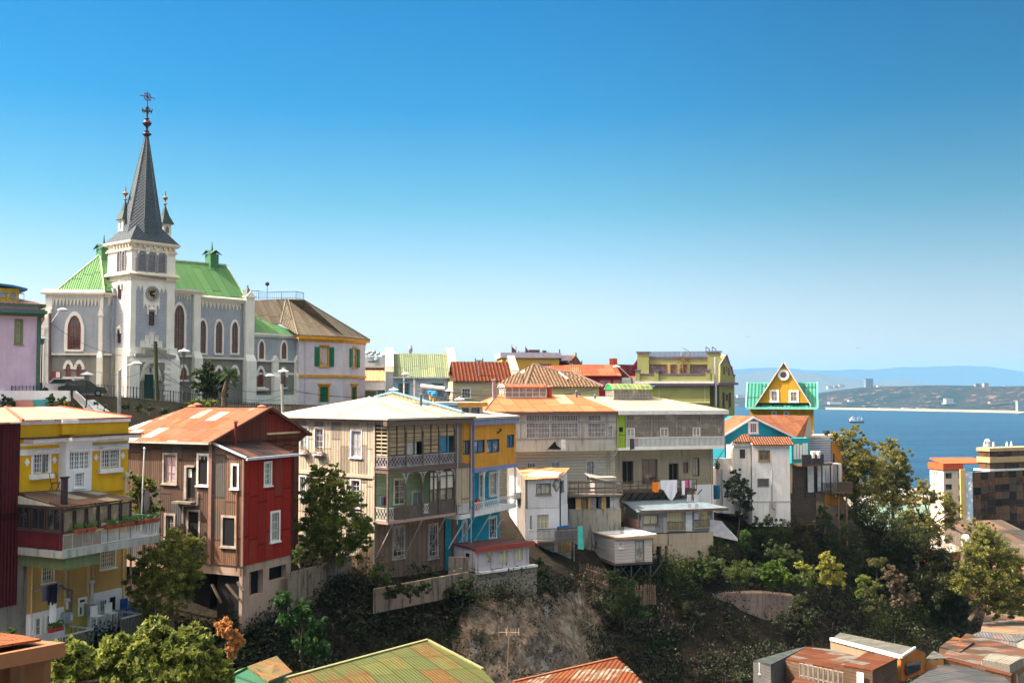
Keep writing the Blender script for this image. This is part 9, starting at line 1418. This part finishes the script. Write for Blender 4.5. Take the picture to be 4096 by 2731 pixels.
 a=P(2093,1560,120);t=thing('globe_lamp','small round globe lamp at the end of the red tile roof','street lamp',a);m=MB();m.bar(a,P(2093,1497,120),.05,raw=True);m.build('post',IR,t);m=MB();b=P(2093,1497,120);m.lathe((b[0],b[1],b[2]-.05),[(.1,0),(.26,.15),(.28,.3),(.2,.48),(.05,.55)],9,raw=True);m.build('globe',WHITE,t)
 for k,(a,b,sag,lab) in enumerate((((200,1290,101),(622,1420,101),1.2,'cable sagging from the apse pole to the leaning pole'),((622,1400,101),(1128,1560,108),1.5,'upper cable from the leaning pole to the whitish pole'),((628,1500,101),(1128,1600,108),.8,'lower cable from the leaning pole to the whitish pole'),((1128,1545,108),(1660,1540,117),1.2,'cable crossing in front of the pink house'),((1660,1530,117),(2093,1560,120),.9,'upper cable crossing the blue house'),((1660,1560,117),(2200,1590,120),.8,'lower cable crossing the red tile house'),((476,1500,96),(200,1400,101),.5,'cable from the concrete pole up to the apse pole'),((1131,1560,108),(1950,1590,118),.6,'low cable over the shingled parapet'),((622,1440,101),(476,1510,96),.5,'short cable between leaning and concrete poles'),((1660,1575,117),(2330,1610,118),.7,'lowest cable in front of the cream tile-roofed house'),((200,1310,101),(-60,1280,92),.4,'cable leaving the apse pole to the left'),((629,1470,101),(1128,1580,108),1.9,'slackest cable in front of the church annex'),((1660,1545,117),(2527,1520,128),1.6,'long cable over the brown tile roof'))):
  p,q=P(*a),P(*b);m=MB();n=10;pt=[tuple(p[j]+(q[j]-p[j])*u/n-(sag*4*(u/n)*(1-u/n) if j==2 else 0) for j in range(3)) for u in range(n+1)];m.path(pt,.021,raw=True,n=3);m.build('overhead_cable',DARKM,None,lab,'cable','overhead cables')
street()
# ================================================================== TREES, SHRUBS, SCRUB
def leafcloud(C,Rr,per,size,seed=0,up=.25):
 g=np.random.default_rng(seed);C=np.repeat(np.asarray(C,float),per,0);Rr=np.repeat(np.asarray(Rr,float),per);N=len(C)
 d=g.normal(size=(N,3));d/=np.linalg.norm(d,axis=1)[:,None];p=C+d*(Rr*g.random(N)**.45)[:,None]*np.array([1,1,.8])
 n=d*.7+g.normal(size=(N,3))*.8+np.array([0,0,up]);n/=np.linalg.norm(n,axis=1)[:,None];r=g.normal(size=(N,3));u=np.cross(n,r);u/=np.linalg.norm(u,axis=1)[:,None];v=np.cross(n,u);s=size*(.6+.8*g.random(N));s=s[:,None]
 V=np.stack([p-u*s,p-v*s*.45,p+u*s,p+v*s*.45],1).reshape(-1,3);return V,np.arange(N*4).reshape(N,4)
def plant(name,label,cat,D,blobs,base,size,c1,c2,per=34,dens=1.0,trunk=.16,seed=1,group=None,cr=.3,bark=(.1,.075,.055),fat=1.0):
 g=np.random.default_rng(seed);B=P(base[0],base[1],D);t=thing(name,label,cat,B,group);C=[];Rr=[];tips=[]
 for px,py,rp in blobs:
  rp*=fat
  c=np.array(P(px,py,D+g.uniform(-1,1)*rp/FP*D*.6));R0=rp/FP*D;k=max(5,int(26*dens*(rp/45)**1.0));tips.append((c,R0))
  d=g.normal(size=(k,3));d/=np.linalg.norm(d,axis=1)[:,None];o_=g.random(k)<.3;f=np.where(o_,.95+.45*g.random(k),.35+.7*g.random(k));q=c+d*R0*f[:,None]*np.array([1,.8,.9]);C.append(q);Rr.append(R0*cr*np.where(o_,.3+.4*g.random(k),.55+.8*g.random(k)))
 Cc,Rc=np.concatenate(C),np.concatenate(Rr);V,F=leafcloud(Cc,Rc,int(per*2.2),size*.62,seed);np_mesh('foliage',V,F,m_leaf(c1,c2),t)
 if trunk:
  m=MB();top=np.mean([c for c,r in tips],0);mid=(np.array(B)+top)/2+g.normal(size=3)*.3;m.taper([B,tuple(mid),tuple(top)],[trunk,trunk*.75,trunk*.4]);m.build('trunk',m_bark(bark),t)
  m=MB()
  for c,r in tips:a=mid+(top-mid)*g.random();m.taper([tuple(a),tuple((a+c)/2+g.normal(size=3)*.2),tuple(c)],[trunk*.5,trunk*.32,trunk*.12],5);[m.taper([tuple(c),tuple(c+g.normal(size=3)*r*.6)],[trunk*.14,.015],4) for _ in range(3)]
  m.build('branches',m_bark(bark),t)
 return t
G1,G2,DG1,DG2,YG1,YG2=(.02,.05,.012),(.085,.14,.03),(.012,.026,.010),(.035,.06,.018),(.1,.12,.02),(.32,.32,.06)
plant('leafy_tree','bushy tree rising between the yellow house and the red house','tree',65,[(548,1915,38),(585,1945,42),(560,1990,48),(610,2030,42),(545,2060,40),(590,2100,45)],(570,2330),.13,G1,(.2,.22,.05),seed=2)
plant('leafy_tree','yellow-tipped tree hanging over the gap below the deck of the yellow house','tree',58.5,[(700,2165,60),(770,2200,50),(620,2240,75),(720,2270,80),(770,2300,55),(590,2330,75),(680,2360,85),(600,2430,70)],(690,2560),.13,G1,(.26,.25,.05),seed=3,dens=1.1)
plant('loquat_tree','large-leaved bright green tree filling the bottom left foreground','tree',38,[(620,2545,60),(770,2570,62),(690,2600,60),(460,2600,55),(560,2640,70),(280,2640,70),(370,2680,75),(760,2660,90),(840,2690,70),(640,2710,90),(480,2720,90),(250,2730,80),(210,2690,40)],(560,2960),.25,(.02,.045,.008),(.27,.3,.06),per=12,seed=4,dens=2.8,cr=.26)
plant('leafy_shrub','small green shrub top behind the cornice building in the bottom left corner','shrub',40,[(45,2535,22),(20,2545,20),(75,2545,15)],(45,2620),.1,G1,G2,seed=40,trunk=.04)
plant('evergreen_tree','dense twin-topped evergreen between the red house and the weathered house','tree',71.5,[(1268,1880,32),(1268,1935,48),(1338,1885,32),(1345,1945,48),(1250,2010,62),(1330,2020,75),(1400,2010,52),(1250,2100,70),(1340,2110,90),(1430,2100,55),(1470,2110,34),(1280,2180,70),(1370,2190,75),(1440,2160,45)],(1330,2290),.13,(.015,.035,.008),(.18,.22,.04),per=40,seed=5,dens=1.3)
plant('church_tree','round dark tree standing in front of the church nave','tree',108,[(832,1470,26),(800,1500,32),(850,1510,38),(880,1520,26),(800,1545,36),(850,1560,42),(885,1565,28)],(845,1625),.15,DG1,(.06,.09,.025),seed=6,dens=1.5)
def palm():
 B=P(897,1625,107);T=P(915,1500,107);t=thing('palm_tree','small palm right beside the dark church tree','palm tree',B);m=MB();m.taper([B,P(897,1570,107),T],[.3,.26,.2]);m.build('trunk',m_bark(),t);m=MB();r=random.Random(2)
 for k in range(60):
  a=r.uniform(0,6.28);e=r.uniform(-.9,1.2);L=r.uniform(1.0,1.6);d=np.array((math.cos(a)*math.cos(e),math.sin(a)*math.cos(e),math.sin(e)));s=np.cross(d,(0,0,1));s=s/np.linalg.norm(s)*.09;p=np.array(T);q=p+d*L*.6;w=p+d*L+np.array((0,0,-.3*L));m.raw(p,q-s,w);m.raw(p,w,q+s)
 m.build('fronds',m_leaf((.03,.06,.03),(.08,.12,.06)),t)
palm()
def bushes():
 K=[('shrub','lime green shrub row behind the rusty gabled roof below the church',106,[(760,1608,14),(790,1606,18),(825,1610,18),(855,1612,14)],(800,1650),.14,(.08,.14,.02),(.28,.32,.05)),('shrub','dark shrub on the bank under the white street wall',88.5,[(25,1600,22),(45,1612,16),(15,1630,18)],(25,1650),.14,DG1,G2),('shrub','tall dark shrub right of the teal wall section',88,[(205,1592,16),(205,1620,20),(250,1605,18),(255,1630,24),(290,1640,22),(225,1640,18)],(230,1670),.14,DG1,G2),('flowering_shrub','yellow flowering shrub between the bank and the stair',87,[(262,1612,8),(265,1632,10),(345,1650,12),(330,1655,10)],(300,1675),.1,YG1,(.5,.4,.06)),('creeper','green creeper patch on the painted stair wall',91.5,[(385,1610,12),(420,1625,12),(430,1650,14),(460,1655,12),(410,1660,10)],(420,1680),.12,G1,(.2,.28,.08)),('leafy_tree','small dark tree leaning before the tall white house',112,[(2945,1895,22),(2925,1930,30),(2965,1935,30),(2930,1970,32),(2975,1975,30),(3003,1968,18),(2985,2020,28),(2960,2060,22)],(2950,2150),.14,DG1,(.05,.085,.04)),('shrub','light green shrub hanging on the cliff right of the grey long house',108,[(2980,2140,24),(2975,2170,26),(2990,2190,20)],(2980,2230),.13,G1,(.08,.15,.03)),('shrub','broad leafy shrub below the rough concrete wall',104,[(2740,2265,34),(2800,2245,40),(2860,2255,34),(2830,2290,36),(2770,2300,30)],(2800,2350),.14,(.02,.045,.012),(.11,.15,.04)),('shrub','bright green shrub on the slope right of the broad leafy one',106,[(3060,2280,34),(3110,2270,34),(3090,2310,44),(3140,2310,30)],(3090,2370),.15,(.03,.07,.01),(.14,.22,.03)),('shrub','golden lit shrub, largest of the bright ones on the right slope',104,[(3300,2225,22),(3325,2240,24),(3290,2270,26),(3340,2275,30),(3310,2310,36),(3360,2320,30)],(3320,2370),.15,YG1,(.45,.42,.08)),('shrub','small golden shrub left of the largest golden one',104,[(3195,2262,20),(3225,2280,20)],(3210,2310),.13,YG1,YG2),('shrub','small conical bright green shrub right of the golden shrubs',106,[(3450,2310,22),(3465,2345,30),(3440,2370,20)],(3455,2400),.14,(.06,.1,.015),(.2,.24,.04)),('shrub','green climber on the timber stilts under the metal sheds',122,[(3295,2040,22),(3300,2070,24),(3290,2100,20)],(3295,2130),.14,G1,(.06,.11,.03)),('shrub','grey-green shrubs tumbling below the crooked picket fence',92,[(2450,2310,34),(2500,2350,40),(2540,2400,36),(2560,2450,34),(2470,2420,40)],(2500,2520),.15,DG1,(.09,.14,.05)),('shrub','green shrub left of the retaining wall under the red house',64,[(1190,2215,22),(1185,2245,18),(1195,2190,14)],(1190,2290),.1,(.03,.07,.01),(.12,.18,.03)),('shrub','fresh green shrubs low on the dark slope below the red house',58,[(1130,2400,36),(1210,2430,34),(1160,2480,42),(1250,2510,44),(1220,2570,46),(1290,2600,40)],(1210,2680),.13,(.015,.045,.012),(.05,.12,.03)),('dry_grass_clump','rust orange dry grass clump lit by the sun at the bottom left',50,[(895,2500,30),(920,2530,32),(945,2560,30),(930,2595,26)],(920,2640),.16,(.3,.12,.04),(.55,.28,.1)),('cactus_shrub','spiky shrub in the yard at the corner of the weathered house',70,[(1520,2270,16),(1500,2300,24),(1545,2310,22)],(1515,2340),.1,DG1,G2),('shrub','dark shrub at the concrete base under the white box house',90,[(2150,2250,22),(2170,2290,28),(2150,2320,24)],(2160,2350),.13,DG1,(.05,.09,.02)),('dry_shrub','bare tan thicket on the right slope in front of the dark trees',112,[(3560,2290,30),(3590,2330,34),(3640,2390,34),(3600,2400,30)],(3590,2450),.2,(.09,.065,.042),(.2,.15,.1))]
 K+=[('shrub','mid green bush between the leafy shrub and the bright green one',103,[(2920,2290,34),(2960,2270,36),(3000,2300,38),(2950,2330,30)],(2960,2370),.13,G1,(.1,.14,.035)),('shrub','rounded bush above the bright green shrub on the right slope',108,[(3090,2200,34),(3140,2210,36),(3180,2230,36),(3120,2240,30)],(3130,2280),.13,(.015,.03,.01),(.09,.12,.035)),('shrub','green bush between bright green and golden shrubs',105,[(3200,2310,32),(3240,2330,34),(3250,2290,26)],(3220,2370),.13,G1,(.12,.16,.03)),('shrub','bush with yellowish tips right of the conical green shrub',108,[(3510,2250,30),(3500,2350,30),(3520,2400,34),(3480,2430,30)],(3500,2460),.13,DG1,(.13,.13,.04)),('shrub','bush climbing the slope left of the crumpled tarpaulin',106,[(2870,2160,26),(2900,2200,30),(2850,2200,26)],(2880,2240),.13,DG1,(.08,.11,.03)),('creeper','dark creepers along the stone street base below the church door',101,[(500,1625,16),(550,1635,18),(600,1630,16),(660,1640,18),(720,1638,14)],(600,1670),.13,DG1,(.07,.1,.03)),('shrub','dark bushes crowding the foot of the tall white house',112,[(3030,2100,30),(3080,2085,26),(3130,2110,34),(3060,2140,40),(3110,2160,44),(3020,2160,34)],(3070,2210),.13,DG1,(.06,.085,.03)),('shrub','brownish bushes below the brown boards under the deck',116,[(3180,2090,34),(3200,2140,44),(3160,2190,44),(3230,2190,40),(3250,2110,26)],(3190,2250),.14,(.02,.02,.01),(.1,.085,.04)),('shrub','dense bushes on the slope under the timber terrace',120,[(3380,2120,40),(3360,2180,44),(3420,2200,40),(3400,2250,44),(3330,2150,30)],(3380,2310),.14,DG1,(.06,.075,.03)),('shrub','thicket spilling over the left end of the brick terrace wall',100,[(2700,2400,34),(2740,2440,38),(2680,2460,40),(2790,2470,34)],(2710,2530),.14,DG1,(.05,.06,.025)),('shrub','dark thicket at the right end of the brick terrace wall',102,[(3200,2400,38),(3180,2450,42),(3230,2480,44),(3130,2490,36)],(3190,2540),.14,DG1,(.06,.065,.03)),('shrub','bush covering the corner of the square stained wall by the white shed',75,[(1870,2330,24),(1840,2360,34),(1890,2380,36),(1800,2370,30)],(1850,2430),.12,DG1,(.05,.07,.025)),('shrub','bush hanging over the low mossy yard wall',70,[(1600,2345,26),(1650,2360,32),(1700,2345,26),(1560,2370,28)],(1640,2410),.12,DG1,(.05,.065,.025))]
 for k,(nm,lab,D,bl,ba,sz,c1,c2) in enumerate(K):plant(nm,lab,nm.split('_')[-1],D,bl,ba,sz,c1,c2,seed=50+k,trunk=.07,dens=1.1,cr=.4)
bushes()
DR=((.03,.035,.011),(.3,.28,.07))
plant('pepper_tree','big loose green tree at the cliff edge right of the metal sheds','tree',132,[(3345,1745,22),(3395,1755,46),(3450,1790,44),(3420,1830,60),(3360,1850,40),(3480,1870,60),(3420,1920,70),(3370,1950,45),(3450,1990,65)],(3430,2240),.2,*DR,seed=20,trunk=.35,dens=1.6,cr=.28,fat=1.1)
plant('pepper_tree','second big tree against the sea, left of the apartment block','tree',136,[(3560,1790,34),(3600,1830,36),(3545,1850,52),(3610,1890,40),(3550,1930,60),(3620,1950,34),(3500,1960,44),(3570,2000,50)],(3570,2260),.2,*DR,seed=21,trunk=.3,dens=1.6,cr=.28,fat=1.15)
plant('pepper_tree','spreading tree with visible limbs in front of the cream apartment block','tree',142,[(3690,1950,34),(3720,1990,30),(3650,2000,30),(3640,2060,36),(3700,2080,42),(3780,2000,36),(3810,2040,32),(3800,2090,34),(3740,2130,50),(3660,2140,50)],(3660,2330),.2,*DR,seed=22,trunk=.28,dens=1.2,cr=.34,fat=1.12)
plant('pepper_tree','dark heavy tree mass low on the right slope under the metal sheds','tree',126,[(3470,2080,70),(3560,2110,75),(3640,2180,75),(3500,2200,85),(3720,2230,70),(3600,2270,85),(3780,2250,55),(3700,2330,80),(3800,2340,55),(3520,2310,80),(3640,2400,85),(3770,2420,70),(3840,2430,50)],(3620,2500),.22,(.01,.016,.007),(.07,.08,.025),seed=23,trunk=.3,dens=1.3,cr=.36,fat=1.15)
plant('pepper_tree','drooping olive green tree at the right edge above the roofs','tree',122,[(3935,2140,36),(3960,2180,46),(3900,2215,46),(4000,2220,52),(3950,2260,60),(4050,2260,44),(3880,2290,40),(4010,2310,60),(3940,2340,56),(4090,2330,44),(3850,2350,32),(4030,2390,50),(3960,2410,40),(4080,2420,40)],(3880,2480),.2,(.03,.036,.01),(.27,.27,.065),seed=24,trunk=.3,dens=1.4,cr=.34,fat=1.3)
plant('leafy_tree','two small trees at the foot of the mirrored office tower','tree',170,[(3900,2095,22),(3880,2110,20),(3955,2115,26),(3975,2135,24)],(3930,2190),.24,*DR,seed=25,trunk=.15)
def scrub(name,n,seed,c1,c2,size,r0,r1,rad,per,kind='stuff',lo=380,hi=3950):
 g=np.random.default_rng(seed);px=g.uniform(lo,hi,n);r=g.uniform(r0,r1,n);d=fbm(px*.012,r*2.2,3,seed);k=d>-.12+.1*(seed%2)
 k&=~((np.abs(px-2150-(r-6)*30)<215-(r-5)*30)&(r>5.1)&(g.random(n)>.13));k&=~((r<4.9)&(px>850)&(px<1180));k&=~((px>2700)&(px<3190)&(r>5.15)&(r<6.1)&(g.random(n)>.3))
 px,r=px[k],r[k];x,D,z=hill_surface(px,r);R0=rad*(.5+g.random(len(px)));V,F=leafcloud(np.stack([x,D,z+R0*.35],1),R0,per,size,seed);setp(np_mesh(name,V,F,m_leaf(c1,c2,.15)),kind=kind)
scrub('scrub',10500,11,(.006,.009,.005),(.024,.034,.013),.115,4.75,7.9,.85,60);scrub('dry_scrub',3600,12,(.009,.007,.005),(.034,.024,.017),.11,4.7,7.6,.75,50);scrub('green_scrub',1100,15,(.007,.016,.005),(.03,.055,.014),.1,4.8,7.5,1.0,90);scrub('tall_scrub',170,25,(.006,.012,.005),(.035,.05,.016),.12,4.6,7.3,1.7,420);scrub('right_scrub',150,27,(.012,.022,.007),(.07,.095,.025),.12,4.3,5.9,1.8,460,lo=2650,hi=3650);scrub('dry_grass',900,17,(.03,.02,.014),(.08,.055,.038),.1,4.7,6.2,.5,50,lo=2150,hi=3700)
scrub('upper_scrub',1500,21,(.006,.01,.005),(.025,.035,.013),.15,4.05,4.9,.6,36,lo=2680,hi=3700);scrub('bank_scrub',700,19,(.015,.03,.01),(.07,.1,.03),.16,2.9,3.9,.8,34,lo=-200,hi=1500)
# ================================================================== HAZE
def haze():
 m=MB();m.box(-14000,14000,-27500,150,-96,660);n=bpy.data.materials.new('haze_air');n.use_nodes=True;t=n.node_tree
 t.nodes.remove(t.nodes['Principled BSDF']);v=t.nodes.new('ShaderNodeVolumePrincipled');v.inputs['Color'].default_value=(.22,.52,.88,1);v.inputs['Density'].default_value=4.5e-5;v.inputs['Anisotropy'].default_value=.0
 t.links.new(v.outputs[0],t.nodes['Material Output'].inputs['Volume']);m.build('haze',n,kind='stuff')
haze()
# ================================================================== ONE PIECE, ONE PART: far-apart pieces of a part become parts of their own
def split_parts():
 small={'wall_batten','quoins','downpipe','corbel','deck_post','balcony_post','balcony_strut','carved_bracket','strut','prop','pier','headlight','tail_light','porch_post','white_panel','flue','wall_moulding','pale_panels','white_slats','stilt','patch_board','roof_frame','pinnacle_opening','beige_band','window_hood'}
 one={'quoins':'quoin','pale_panels':'pale_panel','white_slats':'white_slat'};keep={'flowers','leaves','fronds','branches','foliage','numerals','facade_grid','window_band','bars','railing','glazed_doors','overhead_cable','slats','bird','lattice_fence'}
 for o in[x for x in scene.objects if x.type=='MESH' and x.parent is not None]:
  nm=o.name.split('.')[0];me=o.data;nv=len(me.vertices)
  if nm in keep or nv>5000 or len(o.children) or me.users>1:continue
  V=np.array([v.co[:] for v in me.vertices]);F=[tuple(p.vertices) for p in me.polygons];par=list(range(nv))
  def find(a):
   while par[a]!=a:par[a]=par[par[a]];a=par[a]
   return a
  for f in F:
   r=find(f[0])
   for q in f[1:]:par[find(q)]=r
  root=np.array([find(i) for i in range(nv)]);U,isl=np.unique(root,return_inverse=True);k=len(U)
  if k<2 or k>400:continue
  lo=np.full((k,3),np.inf);hi=-lo;np.minimum.at(lo,isl,V);np.maximum.at(hi,isl,V);size=(hi-lo).max(1)
  gap=np.sqrt((np.maximum(0,np.maximum(lo[:,None]-hi[None],lo[None]-hi[:,None]))**2).sum(2));near=gap<=(.05 if nm in small else np.maximum(.02,.5*np.maximum(size[:,None],size[None])))
  par=list(range(k))
  for a,b in zip(*np.nonzero(np.triu(near,1))):par[find(int(a))]=find(int(b))
  comp=np.array([find(i) for i in range(k)]);cs=np.unique(comp)
  if len(cs)<2 or len(cs)>40:continue
  vc=comp[isl];wb=np.array(rootloc(o))
  for c in cs:
   idx=np.nonzero(vc==c)[0];mp={int(i):j for j,i in enumerate(idx)};link_mesh(one.get(nm,nm),(V[idx]+wb+np.array(o.location)).astype('f'),[tuple(mp[i] for i in f) for f in F if f[0] in mp],me.materials[0],o.parent)
  bpy.data.objects.remove(o)
split_parts()
